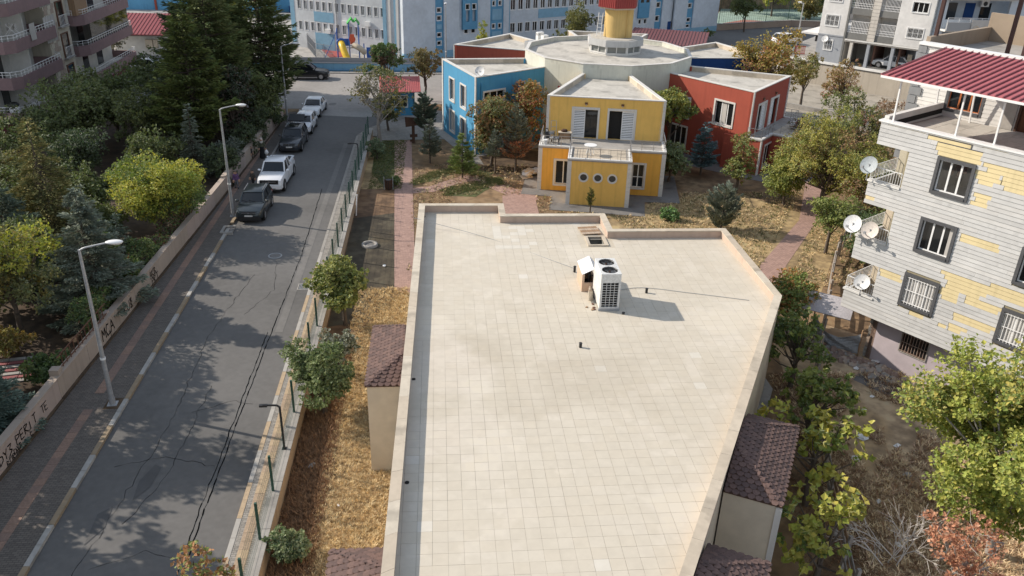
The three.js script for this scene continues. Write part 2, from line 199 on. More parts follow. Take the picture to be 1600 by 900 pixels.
// ---------------------------------------------------------------- foreground hall
const HALL = [[-1.78, -8], [-1.17, -43.6], [3.5, -43.57], [3.5, -41.95], [8.92, -41.95], [8.92, -39.7], [14.95, -39.7], [14.98, -31.75], [6.44, -15.7], [2.35, -8]];
const hall = thing('flat_roofed_hall', 'cream single-storey hall with a paved flat roof in the foreground', 'building');
const RH = 4.5, PI1 = insetPoly(HALL, 0.03), PI2 = insetPoly(HALL, 0.31), PO = insetPoly(HALL, 0.34);
function ring(out, inn, y0, y1) { const gs = []; for (let i = 0; i < out.length; i++) { const j = (i + 1) % out.length; gs.push(prism([out[i], out[j], inn[j], inn[i]], y0, y1)); } return gs; }
mesh('wall', ring(insetPoly(HALL, 0.05), insetPoly(HALL, 0.3), 0, RH - 0.08), K.cream, hall);
mesh('plinth', ring(insetPoly(HALL, -0.35), insetPoly(HALL, 0.04), 0, 0.1), K.concrete, hall);
mesh('roof_slab', [sheet(insetPoly(HALL, 0.1), RH - 0.03, [[7.6, -39.3], [8.3, -39.3], [8.3, -38.65], [7.6, -38.65]])], K.slabDark, hall);
mesh('parapet', ring(PI1, PI2, RH - 0.079, RH + 0.36), K.parapet, hall);
{ const r = rng(21), n = HALL.length, cm = [K.coping, mat([0.56, 0.48, 0.375], 'concrete', 0.85), mat([0.64, 0.57, 0.46], 'concrete', 0.85)];
  for (let i = 0; i < n; i++) { const j = (i + 1) % n, a = HALL[i], b = HALL[j], c = PO[j], d = PO[i], L = Math.hypot(b[0] - a[0], b[1] - a[1]), k = Math.max(1, Math.round(L / 1.35)); if (i === n - 1) continue;
    for (let q = 0; q < k; q++) { const t0 = q / k + (q ? 0.004 / L : 0), t1 = (q + 1) / k - 0.004 / L, pt = (p, s, t) => [mix(p[0], s[0], t), mix(p[1], s[1], t)]; mesh('coping_stone', prism([pt(a, b, t0), pt(a, b, t1), pt(d, c, t1), pt(d, c, t0)], RH + 0.36, RH + 0.41 + r() * 0.006), cm[Math.floor(r() * 3)], hall); } } }
{ // pavers, clipped to the roof outline
  const r = rng(99), P = 0.435, X0 = -1.2 - 0.435 * 2, tiles = [];
  const inner = insetPoly(HALL, 0.312);
  const clip = (poly, nx, nz, d) => { const out = []; for (let i = 0; i < poly.length; i++) { const a = poly[i], b = poly[(i + 1) % poly.length], da = nx * a[0] + nz * a[1] - d, db = nx * b[0] + nz * b[1] - d; if (da <= 0) out.push(a); if ((da < 0 && db > 0) || (da > 0 && db < 0)) { const t = da / (da - db); out.push([a[0] + (b[0] - a[0]) * t, a[1] + (b[1] - a[1]) * t]); } } return out; };
  const half = (p, a, b) => { const nx = -(b[1] - a[1]), nz = b[0] - a[0]; return clip(p, -nx, -nz, -(nx * a[0] + nz * a[1])); }; // keep the left side in xz (interior)
  const I = inner, A = (i) => I[i];
  const regs = [[-9, A(3)[0] + 0.001, A(1)[1]], [A(3)[0], A(5)[0], A(4)[1]], [A(5)[0], 99, A(6)[1]]];
  const mats = [[0.585, 0.532, 0.438], [0.575, 0.522, 0.43], [0.592, 0.539, 0.447], [0.58, 0.524, 0.428], [0.635, 0.595, 0.515]].map(c => mat(c, 'roof', 0.9));
  const rest = mats.map(() => []);
  for (let jz = 0; jz < 84; jz++) for (let ix = 0; ix < 41; ix++) {
    const x0 = X0 + ix * P, z1 = -9 - jz * P, cl = nD((x0 + 1) / 17 % 1, (jz % 80) / 60), dens = sst(0.4, 0.62, cl), wv = (q, o) => sst(0.42, 0.6, nB((x0 + 3 + o) / 31 % 1, (jz * 0.4 + q) / 40 % 1)), g = 0.0004 + r() * 0.0006, gx = 0.006 * Math.max(dens * (0.55 + 0.45 * r()), 0.8 * wv(0, ix * 0.37) * (r() < 0.9 ? 1 : 0)), gz = 0.006 * Math.max(dens * (0.55 + 0.45 * r()), 0.8 * wv(jz * 0.53, 0) * (r() < 0.9 ? 1 : 0)), q = [[x0 + g + gx, z1 - g - gz], [x0 + P - g, z1 - g - gz], [x0 + P - g, z1 - P + g], [x0 + g + gx, z1 - P + g]], dy = r() * 0.003, mi = Math.min(4, Math.floor(r() * 4) + (ix > 10 && ix < 16 && jz > 66 && jz < 74 ? 2 : r() < 0.02 ? 1 : 0)), hx = [7.45, 8.5, -39.6, -38.35];
    if (x0 + P > hx[0] && x0 < hx[1] && z1 > hx[2] && z1 - P < hx[3]) { if (x0 > hx[0] - 0.02 && x0 + P < hx[1] + 0.02 || true) continue; }
    for (const [xa, xb, zb] of regs) {
      let p = clip(q, -1, 0, -xa); p = p.length ? clip(p, 1, 0, xb) : p; p = p.length ? clip(p, 0, -1, -zb) : p;
      const nl = [A(1)[0] - A(0)[0], A(1)[1] - A(0)[1]];
      if (p.length) p = clip(p, nl[1], -nl[0], nl[1] * A(0)[0] - nl[0] * A(0)[1]);
      for (const [a, b] of [[A(6), A(7)], [A(7), A(8)]]) if (p.length) { const e = [b[0] - a[0], b[1] - a[1]]; p = clip(p, e[1] , -e[0], e[1] * a[0] - e[0] * a[1]); }
      if (p.length > 2) { let ar = 0; for (let i = 0; i < p.length; i++) { const u = p[i], v = p[(i + 1) % p.length]; ar += u[0] * v[1] - v[0] * u[1]; } if (Math.abs(ar) > 0.01) tiles.push({ p, dy, mi, z: z1 }); }
    }
  }
  tiles.sort((a, b) => b.z - a.z);
  let count = 0;
  for (const t of tiles) { const g = prism(t.p, RH - 0.028, RH + 0.005 + t.dy); if (t.z < -14.9 && count < 300) { mesh('roof_paver', g, mats[t.mi], hall); count++; } else rest[t.mi].push(g); }
  rest.forEach((g, i) => g.length && mesh('roof_pavers', g, mats[i], hall, { kind: 'stuff' }));
}
// shingled side porches of the hall
const shingleM = [mat([0.15, 0.095, 0.083], 'grain', 0.95), mat([0.125, 0.082, 0.073], 'grain', 0.95), mat([0.175, 0.11, 0.093], 'grain', 0.95)];
function shingles(a, b, c, d, parent) { // roof plane: eave a->b, ridge d->c; rows of hexagonal shingles
  const A = V3(...a), B = V3(...b), C = V3(...c), D = V3(...d), n = B.clone().sub(A).cross(D.clone().sub(A)).normalize(), r = rng(5 + Math.round(a[0] * 10)), lists = [[], [], []];
  const u = B.clone().sub(A).normalize(), v = n.clone().cross(u), slope = D.clone().sub(A).dot(v), rows = Math.ceil(slope / 0.17);
  const al = D.clone().sub(A).dot(u) / slope, bl = C.clone().sub(B).dot(u) / slope, W = B.distanceTo(A);
  for (let i = 0; i < rows; i++) { const y = i * 0.17, lo = al * y, hi = W + bl * y; for (let x = lo - (i % 2) * 0.12; x < hi; x += 0.24) {
    const x0 = Math.max(lo, x + 0.006), x1 = Math.min(hi, x + 0.234); if (x1 - x0 < 0.03) continue; const y0 = y - 0.02, y1 = Math.min(y + 0.17, slope), lift = 0.012 + r() * 0.012;
    const P = (px, py, h) => { const q = A.clone().addScaledVector(u, px).addScaledVector(v, py).addScaledVector(n, h); return [q.x, q.y, q.z]; };
    const m = Math.min(0.06, (x1 - x0) / 3), k = Math.floor(r() * 3), L0 = lift + 0.012;
    const f = [[x0 + m, y0, L0], [x1 - m, y0, L0], [x1, y0 + 0.08, lift], [x1, y1, 0.006], [x0, y1, 0.006], [x0, y0 + 0.08, lift]].map(q => P(...q)), e = [P(x0 + m, y0, 0), P(x1 - m, y0, 0)];
    lists[k].push(tri3(f[0], f[1], f[2]), tri3(f[0], f[2], f[5]), tri3(f[5], f[2], f[3]), tri3(f[5], f[3], f[4]), quad(e[0], e[1], f[1], f[0])); } }
  lists.forEach((g, i) => g.length && mesh('shingles', g, shingleM[i], parent, { kind: 'stuff' }));
}
function porch(name, pos, turn, W, D, parent) { // local: wall at z=0, projects to +z (D), width W along x
  const o = mesh('porch', [bx(0, W, 0, 3.95, 0, D - 0.02)], K.cream, parent); o.position.set(...pos); o.rotation.y = turn;
  const e = 0.06, y0 = 4.0, y1 = 4.72, h = Math.min(D * 0.9, W / 2 - 0.2);
  const roof = new THREE.Mesh(mergeGeometries([bx(-e, W + e, 3.951, 3.998, 0, D + e)]), K.woodD); roof.name = 'eave_board'; roof.castShadow = roof.receiveShadow = true; o.add(roof);
  shingles([-e, y0, D + e], [W + e, y0, D + e], [W - h, y1, 0], [h, y1, 0], o); shingles([W + e, y0, D + e], [W + e, y0, 0], [W - h, y1, 0.0], [W - h, y1, 0.001], o); shingles([-e, y0, 0], [-e, y0, D + e], [h, y1, 0.001], [h, y1, 0], o);
  mesh('roof_deck', [quad([-e, y0, D + e], [W + e, y0, D + e], [W - h, y1, 0], [h, y1, 0]), tri3([W + e, y0, D + e], [W + e, y0, 0], [W - h, y1, 0]), tri3([-e, y0, 0], [-e, y0, D + e], [h, y1, 0])], K.woodD, o);
  return o;
}
porch('', [-1.45, 0, -31.15], -Math.PI / 2, 4.55, 1.38, hall);
porch('', [-1.55, 0, -18.05], -Math.PI / 2, 6, 1.6, hall);
{ const ang = Math.atan2(8.54, 16.05); // the slanted right wall
  const at = (t) => [mix(14.98, 6.44, t) - 0.04, 0, mix(-31.75, -15.7, t) - 0.02];
  const dirx = 0.4697, dirz = -0.8828; // along the wall, away from the viewer
  porch('', [8.78, 0, -20.1], Math.PI / 2 - ang, 4.55, 1.75, hall); porch('', [4.9, 0, -12.8], Math.PI / 2 - ang, 5.6, 1.75, hall);
  for (const [x, z] of [[8.78, -20.1]]) { const p = mesh('corner_pilaster', bx(-0.04, 0.12, 0, 3.9, 1.62, 1.81), K.trim, hall); p.position.set(x, 0, z); p.rotation.y = Math.PI / 2 - ang; } }
// hatch
mesh('roof_hatch', [bx(7.44, 8.5, RH - 0.02, RH + 0.07, -39.62, -39.5), bx(7.44, 8.5, RH - 0.02, RH + 0.07, -38.48, -38.34), bx(7.44, 7.58, RH - 0.02, RH + 0.069, -39.5, -38.48), bx(8.32, 8.5, RH - 0.02, RH + 0.069, -39.5, -38.48)], K.coping, hall);
mesh('hatch_surround', [bx(6.9, 9.1, RH - 0.025, RH + 0.003, -40.1, -39.62), bx(6.9, 9.1, RH - 0.025, RH + 0.003, -38.34, -37.8), bx(6.9, 7.44, RH - 0.025, RH + 0.003, -39.62, -38.34), bx(8.5, 9.1, RH - 0.025, RH + 0.003, -39.62, -38.34)], mat([0.535, 0.475, 0.375], 'tile'), hall);
mesh('hatch_shaft', [bx(7.58, 8.32, RH - 0.75, RH - 0.7, -39.5, -38.48), bx(7.56, 7.58, RH - 0.7, RH, -39.5, -38.48), bx(8.32, 8.34, RH - 0.7, RH, -39.5, -38.48), bx(7.58, 8.32, RH - 0.7, RH, -39.52, -39.5)], mat([0.3, 0.3, 0.27], 'concrete'), hall);
for (const z of [-26.15, -20.3, -42.6]) mesh('gutter_outlet', cyl(0.07, 0.07, 0.02, -1.05 + (z + 26) * -0.01, RH + 0.008, z, 10), K.dark, hall);
{ const t = thing('plank_cover', 'plank hatch lid lying beside the roof hatch', 'cover', [7.83, RH + 0.02, -40.3], 0.12); for (let i = 0; i < 4; i++) mesh('plank', bx(-0.52, 0.5, 0.05, 0.085, -0.52 + i * 0.255, -0.28 + i * 0.255), i % 2 ? K.woodPale : K.wood, t); mesh('batten', [bx(-0.4, -0.3, 0, 0.05, -0.5, 0.5), bx(0.3, 0.4, 0, 0.05, -0.5, 0.5)], K.wood, t); }
{ // air-conditioning outdoor unit
  const t = thing('air_conditioner', 'tall white outdoor air conditioner unit with two top fans on the roof', 'air conditioner', [7.17, RH + 0.012, -32.15]);
  const W = mat([0.7, 0.7, 0.68], 'grain', 0.5), g = [], w = 0.43, d = 0.83, H = 1.7;
  mesh('casing', [bx(-w, -w + 0.09, 0.1, H, d - 0.04, d), bx(w - 0.09, w, 0.1, H, d - 0.04, d), bx(-w + 0.09, w - 0.09, H - 0.38, H, d - 0.04, d), bx(-w + 0.09, w - 0.09, 0.1, 0.17, d - 0.04, d), bx(-w, -w + 0.03, 0.1, H, -d, d - 0.04), bx(w - 0.03, w, 0.1, H, -d, d - 0.04), bx(-w + 0.03, w - 0.03, 0.1, H, -d, -d + 0.03), bx(-w + 0.03, w - 0.03, 0.1, 0.13, -d + 0.03, d - 0.04)], W, t);
  { const s = new THREE.Shape([[-w, -d], [w, -d], [w, d], [-w, d]].map(p => new THREE.Vector2(...p))); for (const c of [-0.4, 0.4]) { const p = new THREE.Path(); p.absarc(0, c, 0.345, 0, 7, true); s.holes.push(p); } mesh('top_panel', fin(new THREE.ExtrudeGeometry(s, { depth: 0.03, bevelEnabled: true, bevelSize: 0.008, bevelThickness: 0.008, bevelSegments: 1, curveSegments: 20 }).rotateX(-Math.PI / 2).translate(0, H + 0.002, 0)), W, t); }
  mesh('coil', bx(-w + 0.1, w - 0.1, 0.18, H - 0.39, d - 0.14, d - 0.1), K.dark, t);
  mesh('grille', [...Array.from({ length: 9 }, (_, i) => bx(-w + 0.09, w - 0.09, 0.27 + i * 0.115, 0.287 + i * 0.115, d - 0.03, d - 0.008)), ...[-0.17, 0.0, 0.17].map(x => bx(x - 0.009, x + 0.009, 0.17, H - 0.38, d - 0.035, d - 0.004))], W, t);
  mesh('base_frame', [bx(-w - 0.03, w + 0.03, 0, 0.098, d - 0.12, d + 0.02), bx(-w - 0.03, w + 0.03, 0, 0.098, -d - 0.02, -d + 0.12)], K.greyM, t);
  for (const c of [-0.4, 0.4]) { const f = mesh('fan', [cyl(0.08, 0.08, 0.06, 0, 0, 0, 12), ...[0, 1, 2, 3].map(k => xf(bx(0.07, 0.32, 0.01, 0.03, -0.09, 0.09), 0, 0.01, 0, k * Math.PI / 2 + 0.4, 0.35))], K.greyM, t); f.position.set(0, H - 0.12, -c); mesh('fan_guard', [...[0.1, 0.17, 0.24, 0.31].map(q => fin(new THREE.TorusGeometry(q, 0.006, 4, 24).rotateX(Math.PI / 2).translate(0, 0.17, 0))), ...[0, 1, 2, 3, 4, 5].map(k => xf(bx(-0.34, 0.34, 0.165, 0.177, -0.006, 0.006), 0, 0, 0, k * Math.PI / 6))], K.black, f); mesh('fan_well', fin(new THREE.CylinderGeometry(0.35, 0.35, 0.3, 20, 1, true).translate(0, -0.05, 0)), K.dark, f); mesh('motor', [cyl(0.05, 0.04, 0.05, 0, 0.06, 0, 10)], K.rust, f); }
}
{ const t = thing('pipe_shaft', 'small masonry pipe shaft with a tilted white metal cover beside the air conditioner', 'shaft', [6.58, RH + 0.01, -33.9]);
  const pl = mat([0.55, 0.4, 0.29], 'streak'); mesh('wall', [bx(-0.3, -0.2, 0, 0.85, -0.7, 0.7), bx(-0.2, 0.36, 0, 0.85, -0.7, -0.6), bx(-0.2, 0.36, 0, 0.42, 0.6, 0.7), bx(0.26, 0.36, 0, 0.5, -0.6, 0.6)], pl, t); mesh('pipe', [cyl(0.05, 0.05, 0.7, 0.05, 0, 0.3, 8), cyl(0.04, 0.04, 0.75, 0.15, 0, 0.1, 8), bar([0.1, 0.6, 0.2], [0.55, 0.62, 0.5], 0.05)], K.black, t); mesh('cover', [slab([-0.32, 0.86, 0.72], [0.2, 1.12, 0.72], [0.22, 1.12, -0.75], [-0.32, 0.86, -0.75], 0.015), slab([0.2, 1.12, 0.72], [0.5, 0.78, 0.66], [0.5, 0.8, -0.75], [0.22, 1.12, -0.75], 0.015)], mat([0.72, 0.73, 0.74], null, 0.4), t); mesh('floor', bx(-0.2, 0.26, 0, 0.03, -0.6, 0.6), K.dark, t); }
{ const t = thing('loose_tiles', 'broken pale roof tiles leaning against the air conditioner', 'tiles', [6.52, RH + 0.01, -32.5]); for (let i = 0; i < 4; i++) { const p = mesh('tile', bx(-0.2, 0.2, 0, 0.42, -0.02, 0.02), i % 2 ? K.woodPale : K.coping, t); p.position.set(0.02 + i * 0.03, 0.02, 0.28 - i * 0.16); p.rotation.set(-0.5 - i * 0.06, 0.9 + i * 0.1, 0); } for (let i = 0; i < 6; i++) mesh('tile_chip', xf(bx(-0.05, 0.06, 0, 0.03, -0.04, 0.04), -0.3 + hash(i, 1) * 0.45, 0, 0.5 + hash(i, 2) * 0.7, hash(i, 3) * 3), i % 2 ? K.wood : K.rust, t); }
for (const [x, z, h, l] of [[5.46, -28.25, 0.2, 'black vent pipe stub alone in the middle of the paved roof'], [9.21, -33.0, 0.22, 'black vent pipe stub right of the air conditioner shadow'], [6.28, -35.3, 0.3, 'black pipe stub behind the small masonry shaft'], [7.75, -31.0, 0.08, 'low black drain stub at the foot of the air conditioner']]) { const t = thing('vent_pipe', l, 'vent pipe', [x, RH, z]); mesh('pipe', cyl(0.06, 0.06, h, 0, 0, 0, 12), K.black, t); mesh('rim', fin(new THREE.TorusGeometry(0.06, 0.014, 6, 14).rotateX(Math.PI / 2).translate(0, h, 0)), K.black, t); }
tag(mesh('roof_cable', [tube([[-1.4, 4.95, -41.3], [2.34, RH + 0.03, -39.56], [6.3, RH + 0.03, -35.7]], 0.012, 5, 30), tube([[7.7, RH + 0.03, -33.2], [9.05, RH + 0.03, -33.5], [11.2, RH + 0.03, -32.9], [13.66, RH + 0.03, -32.1]], 0.012, 5, 30)], K.greyM), 'thin cable lying across the paved roof on both sides of the air conditioner', 'cable');
// ---------------------------------------------------------------- wall segments and windows shared by the buildings
function rot2(p, b) { const c = Math.cos(b.ry), s = Math.sin(b.ry); return [b.x + p[0] * c + p[1] * s, b.z - p[0] * s + p[1] * c]; }
function seg(p0, p1, b = { x: 0, z: 0, ry: 0 }) { const a = rot2(p0, b), c = rot2(p1, b), dx = c[0] - a[0], dz = c[1] - a[1], L = Math.hypot(dx, dz); return { a, c, L, dx: dx / L, dz: dz / L, ry: Math.atan2(-dz, dx) }; }
function wallGeo(S, y0, y1, holes = [], t = 0.24, prof) { return xf(facade(S.L, y0, y1, holes, t, prof), S.a[0], 0, S.a[1], S.ry); }
function onWall(o, S, s, y, out = 0) { o.position.set(S.a[0] + S.dx * s - S.dz * out, y, S.a[1] + S.dz * s + S.dx * out); o.rotation.y = S.ry; return o; }
const winCache = {};
function win(parent, S, s, y, w, h, o = {}) { // s = left edge along the wall, y = sill, outer size w x h
  const { c = 0.14, n = 2, m = K.trim, fm = K.whiteM, pane = K.glass, name = 'window', bars, curtain, proud = 0.05, depth = 0.14, sill = true, split } = o;
  const key = [w, h, c, n, m.uuid, fm.uuid, pane.uuid, bars, split, curtain && curtain.join()].join();
  let src = winCache[key];
  if (!src) {
    const W = w / 2, iw = W - c, g = c ? [bx(-W, -iw, 0, h, -0.03, proud), bx(iw, W, 0, h, -0.03, proud), bx(-iw, iw, h - c, h, -0.03, proud), bx(-iw, iw, 0, c, -0.03, proud + (sill ? 0.03 : 0))] : [];
    src = new THREE.Mesh(g.length ? mergeGeometries(g) : bx(-W, W, 0, 0.03, -0.03, 0.02), m); src.name = name;
    const f = 0.055, z0 = -depth, z1 = -depth + 0.05, y0 = c, y1 = h - c, gs = [bx(-iw, -iw + f, y0, y1, z0, z1), bx(iw - f, iw, y0, y1, z0, z1), bx(-iw + f, iw - f, y1 - f, y1, z0, z1), bx(-iw + f, iw - f, y0, y0 + f, z0, z1)];
    for (let i = 1; i < n; i++) { const x = -iw + (2 * iw) * i / n; gs.push(bx(x - f * 0.7, x + f * 0.7, y0 + f, y1 - f, z0, z1)); }
    if (split) gs.push(bx(-iw + f, iw - f, y0 + (y1 - y0) * split - 0.02, y0 + (y1 - y0) * split + 0.03, z0, z1 - 0.004));
    mesh('frame', gs, fm, src);
    for (let i = 0; i < n; i++) mesh('pane', bx(-iw + 2 * iw * i / n + 0.02, -iw + 2 * iw * (i + 1) / n - 0.02, y0 + 0.02, y1 - 0.02, z0 + 0.015, z0 + 0.025), pane, src);
    if (curtain) mesh('curtain', curtain.map(([a, b]) => bx(-iw + 2 * iw * a, -iw + 2 * iw * b, y0 + 0.05, y1 - 0.03, z0 + 0.027, z0 + 0.03)), K.curtain, src);
    if (bars) { const bg = []; const k = Math.max(4, Math.round(2 * iw / 0.14)); for (let i = 0; i <= k; i++) bg.push(bx(-iw + 2 * iw * i / k - 0.012, -iw + 2 * iw * i / k + 0.012, y0, y1, 0.02, 0.044)); for (const q of [0.06, 0.5, 0.94]) bg.push(bx(-iw, iw, mix(y0, y1, q) - 0.012, mix(y0, y1, q) + 0.012, 0.016, 0.018 + 0.03)); mesh('window_bars', bg, bars, src); }
    winCache[key] = src;
    parent.add(src); return onWall(src, S, s + w / 2, y);
  }
  const k = src.clone(); k.name = name; parent.add(k); return onWall(k, S, s + w / 2, y);
}
const holeOf = (s, y, w, h, c = 0.14) => [s + c - 0.01, s + w - c + 0.01, y + c - 0.01, y + h - c + 0.01];
function railing(name, pts, y, h, mat_, parent, o = {}) { // polyline in plan, posts and three rails
  const g = [], { sp = 1.0, rails = [1, 0.72, 0.45, 0.18], r = 0.02, balus } = o;
  for (let i = 0; i < pts.length - 1; i++) { const a = pts[i], b = pts[i + 1], L = Math.hypot(b[0] - a[0], b[1] - a[1]), n = Math.max(1, Math.round(L / sp)); for (let k = i ? 1 : 0; k <= n; k++) { const t = k / n; g.push(bar([mix(a[0], b[0], t), y, mix(a[1], b[1], t)], [mix(a[0], b[0], t), y + h, mix(a[1], b[1], t)], r * 1.6)); } for (const q of rails) g.push(bar([a[0], y + h * q, a[1]], [b[0], y + h * q, b[1]], r * (q === 1 ? 2 : 1.2))); if (balus) { const m = Math.round(L / balus); for (let k = 1; k < m; k++) { const t = k / m; g.push(bar([mix(a[0], b[0], t), y + 0.05, mix(a[1], b[1], t)], [mix(a[0], b[0], t), y + h, mix(a[1], b[1], t)], r)); } } }
  return mesh(name, g, mat_, parent);
}
// ---------------------------------------------------------------- kindergarten: six coloured wings round a twelve-sided hall
const kg = thing('kindergarten_building', 'nursery school with yellow, blue and red wings round a pale many-sided hall', 'building', [15.6, 0, -77.8]);
function quoin(S, s, y0, y1, parent) { const g = []; let y = y0, k = 0; while (y < y1 - 0.05) { const h = Math.min(0.33, y1 - y), w = k++ % 2 ? 0.15 : 0.15; g.push(bx(-w, w, y + 0.006, y + h - 0.006, -0.05, 0.045)); y += 0.33; } const o = mesh('quoin', g, K.trim, parent); onWall(o, S, s, 0); return o; }
function wing(phiDeg, { wallM, lowM = wallM, lowM2 = lowM, D = 15.5, hw = 4.15, back = 7.45, hwb = 2.06, low, fh = 3.35, y0 = -0.4, doors, wl = [], wr = [], wf = [], off = 0 }) {
  const b = { x: 0, z: 0, ry: phiDeg * RAD }, top = 6.5, P = (x, z) => [x, z];
  const front = seg([-hw + off, D], [hw + off, D], b), right = seg([hw + off, D], [hwb, back], b), left = seg([-hwb, back], [-hw + off, D], b);
  const hl = ws => ws.map(w => holeOf(...w.slice(0, 4)));
  const dHoles = doors ? doors.map(d => [d[0] + 0.13, d[0] + d[1] - 0.13, fh + 0.06, fh + 2.25]) : [];
  mesh('wall', wallGeo(front, low ? fh - 0.02 : y0, top, [...hl(wf), ...dHoles]), wallM, kg); mesh('wall', [wallGeo(right, y0, top, hl(wr)), wallGeo(left, y0, top, hl(wl))], wallM, kg);
  const plan = [[-hwb, back], [-hw + off, D], [hw + off, D], [hwb, back]].map(p => rot2(p, b)), inn = insetPoly(plan, 0.22), inC = insetPoly(plan, 0.24), ou = insetPoly(plan, -0.05);
  const idx = [0, 1, 2];
  mesh('roof_coping', idx.map(i => prism([ou[i], ou[i + 1], inC[i + 1], inC[i]], top, top + 0.07)), K.trim, kg);
  mesh('roof', sheet(insetPoly(plan, 0.1), 6.12), K.roofCem, kg);
  mesh('inner_parapet', idx.map(i => prism([inn[i], inn[i + 1], insetPoly(plan, 0.245)[i + 1], insetPoly(plan, 0.245)[i]], 6.1, 6.498)), K.coping, kg);
  for (const w of wf) win(kg, front, ...w.slice(0, 4), w[4]); for (const w of wl) win(kg, left, ...w.slice(0, 4), w[4]); for (const w of wr) win(kg, right, ...w.slice(0, 4), w[4]);
  quoin(front, 0.1, low ? fh + 0.1 : y0, 6.49, kg); quoin(front, front.L - 0.1, low ? fh + 0.1 : y0, 6.49, kg);
  if (!low) return { b, front, left, right };
  const lw = low.hw, l0 = low.x ?? 0, LF = seg([-lw + l0, low.D], [lw + l0, low.D], b), LR = seg([lw + l0, low.D], [lw + l0 - 0.3, D - 2], b), LL = seg([-lw + l0 + 0.3, D - 2], [-lw + l0, low.D], b);
  mesh('wall', [wallGeo(LF, y0, fh - 0.04, low.wf.map(w => holeOf(...w.slice(0, 4)))), wallGeo(LR, y0, fh - 0.041), wallGeo(LL, y0, fh - 0.041)], lowM, kg);
  for (const w of low.wf) win(kg, LF, ...w.slice(0, 4), w[4]);
  quoin(LF, 0.1, y0, fh - 0.05, kg); quoin(LF, LF.L - 0.1, y0, fh - 0.05, kg);
  const A = low.an, AF = seg([A.x0, A.D], [A.x1, A.D], b), AR = seg([A.x1, A.D], [A.x1, low.D - 0.1], b), AL = seg([A.x0, low.D - 0.1], [A.x0, A.D], b);
  const rounds = A.round ? [1.15, 2.17, 3.2].map(s => ({ c: [s, 2.12], r: 0.26 })) : [];
  mesh('wall', [wallGeo(AF, y0, fh - 0.04, rounds), wallGeo(AR, y0, fh - 0.041), wallGeo(AL, y0, fh - 0.041)], lowM2, kg);
  for (const q of rounds) { const o = mesh('round_window', fin(new THREE.ExtrudeGeometry((() => { const s = new THREE.Shape(); s.absarc(0, 0, 0.36, 0, Math.PI * 2, false); const p = new THREE.Path(); p.absarc(0, 0, 0.25, 0, Math.PI * 2, true); s.holes.push(p); return s; })(), { depth: 0.09, bevelEnabled: false, curveSegments: 22 }).translate(0, 0, -0.04)), K.white, kg); onWall(o, AF, q.c[0], q.c[1]); mesh('pane', fin(new THREE.CircleGeometry(0.27, 24).translate(0, 0, -0.1)), K.glassB, o); }
  quoin(AF, 0.1, y0, fh - 0.05, kg); quoin(AF, AF.L - 0.1, y0, fh - 0.05, kg);
  // balcony floor slabs with low kerbs
  const pl = [[-lw + l0 - 0.05, D - 0.1], [-lw + l0 - 0.05, low.D + 0.06], [A.x0 - 0.05, low.D + 0.06], [A.x0 - 0.05, A.D + 0.06], [A.x1 + 0.05, A.D + 0.06], [A.x1 + 0.05, low.D + 0.06], [lw + l0 + 0.05, low.D + 0.06], [lw + l0 + 0.05, D - 0.1]].map(p => rot2(p, b));
  mesh('balcony_floor', prism(pl, fh - 0.039, fh + 0.05), K.concrete, kg);
  const kin = insetPoly(pl, 0.24); mesh('balcony_kerb', [0, 1, 2, 3, 4, 5, 6].map(i => prism([pl[i], pl[i + 1], kin[i + 1], kin[i]], fh + 0.05, fh + 0.14)), K.white, kg);
  const inTile = [[A.x0 + 0.35, A.D - 0.35], [A.x1 - 0.35, A.D - 0.35], [A.x1 - 0.35, low.D - 0.2], [A.x0 + 0.35, low.D - 0.2]]; const tg = [[], []]; const nx = 6, nz = 5; for (let i = 0; i < nx; i++) for (let k = 0; k < nz; k++) { const x0 = mix(inTile[0][0], inTile[1][0], i / nx), x1 = mix(inTile[0][0], inTile[1][0], (i + 1) / nx), z0 = mix(inTile[0][1], inTile[2][1], k / nz), z1 = mix(inTile[0][1], inTile[2][1], (k + 1) / nz); mesh('floor_tile', prism([[x0 + 0.012, z0 - 0.012], [x1 - 0.012, z0 - 0.012], [x1 - 0.012, z1 + 0.012], [x0 + 0.012, z1 + 0.012]].map(p => rot2(p, b)), fh + 0.05, fh + 0.068 + 0.004 * hash(i, k)), K.coping, kg); }
  const rp = insetPoly(pl, 0.12); railing('balcony_railing', rp, fh + 0.14, 0.72, K.steel, kg, { sp: 0.75, rails: [1, 0.35], r: 0.018 });
  if (doors) for (const d of doors) { const W = d[1] / 2, o = mesh('door', [bx(-W, -W + 0.15, 0, 2.4, -0.04, 0.05), bx(W - 0.15, W, 0, 2.4, -0.04, 0.05), bx(-W + 0.15, W - 0.15, 2.22, 2.4, -0.04, 0.05)], K.trim, kg); onWall(o, front, d[0] + W, fh + 0.05); const sx = d[2]; // louvred leaf on side sx, dark leaf on the other
    const a = sx < 0 ? -W + 0.15 : 0.02, e = sx < 0 ? -0.02 : W - 0.15; mesh('louvre', Array.from({ length: 15 }, (_, i) => xf(bx(a + 0.06, e - 0.06, -0.045, 0.045, -0.008, 0.008), 0, 0.28 + i * 0.13, -0.07, 0, -0.5)), K.whiteM, o); mesh('leaf_frame', [bx(a, a + 0.06, 0, 2.22, -0.12, -0.03), bx(e - 0.06, e, 0, 2.22, -0.12, -0.03), bx(a + 0.06, e - 0.06, 2.15, 2.22, -0.12, -0.03), bx(a + 0.06, e - 0.06, 0, 0.2, -0.12, -0.03)], K.whiteM, o); mesh('backing', bx(-W + 0.1, W - 0.1, 0, 2.3, -0.23, -0.21), sx < 0 ? K.glass : K.dark, o);
    const lampO = mesh('door_lamp', [bx(-0.11, 0.11, 2.62, 2.76, 0, 0.12)], K.rust, o); mesh('lamp_glass', cyl(0.05, 0.07, 0.08, 0, 2.55, 0.09, 8), K.coping, lampO); }
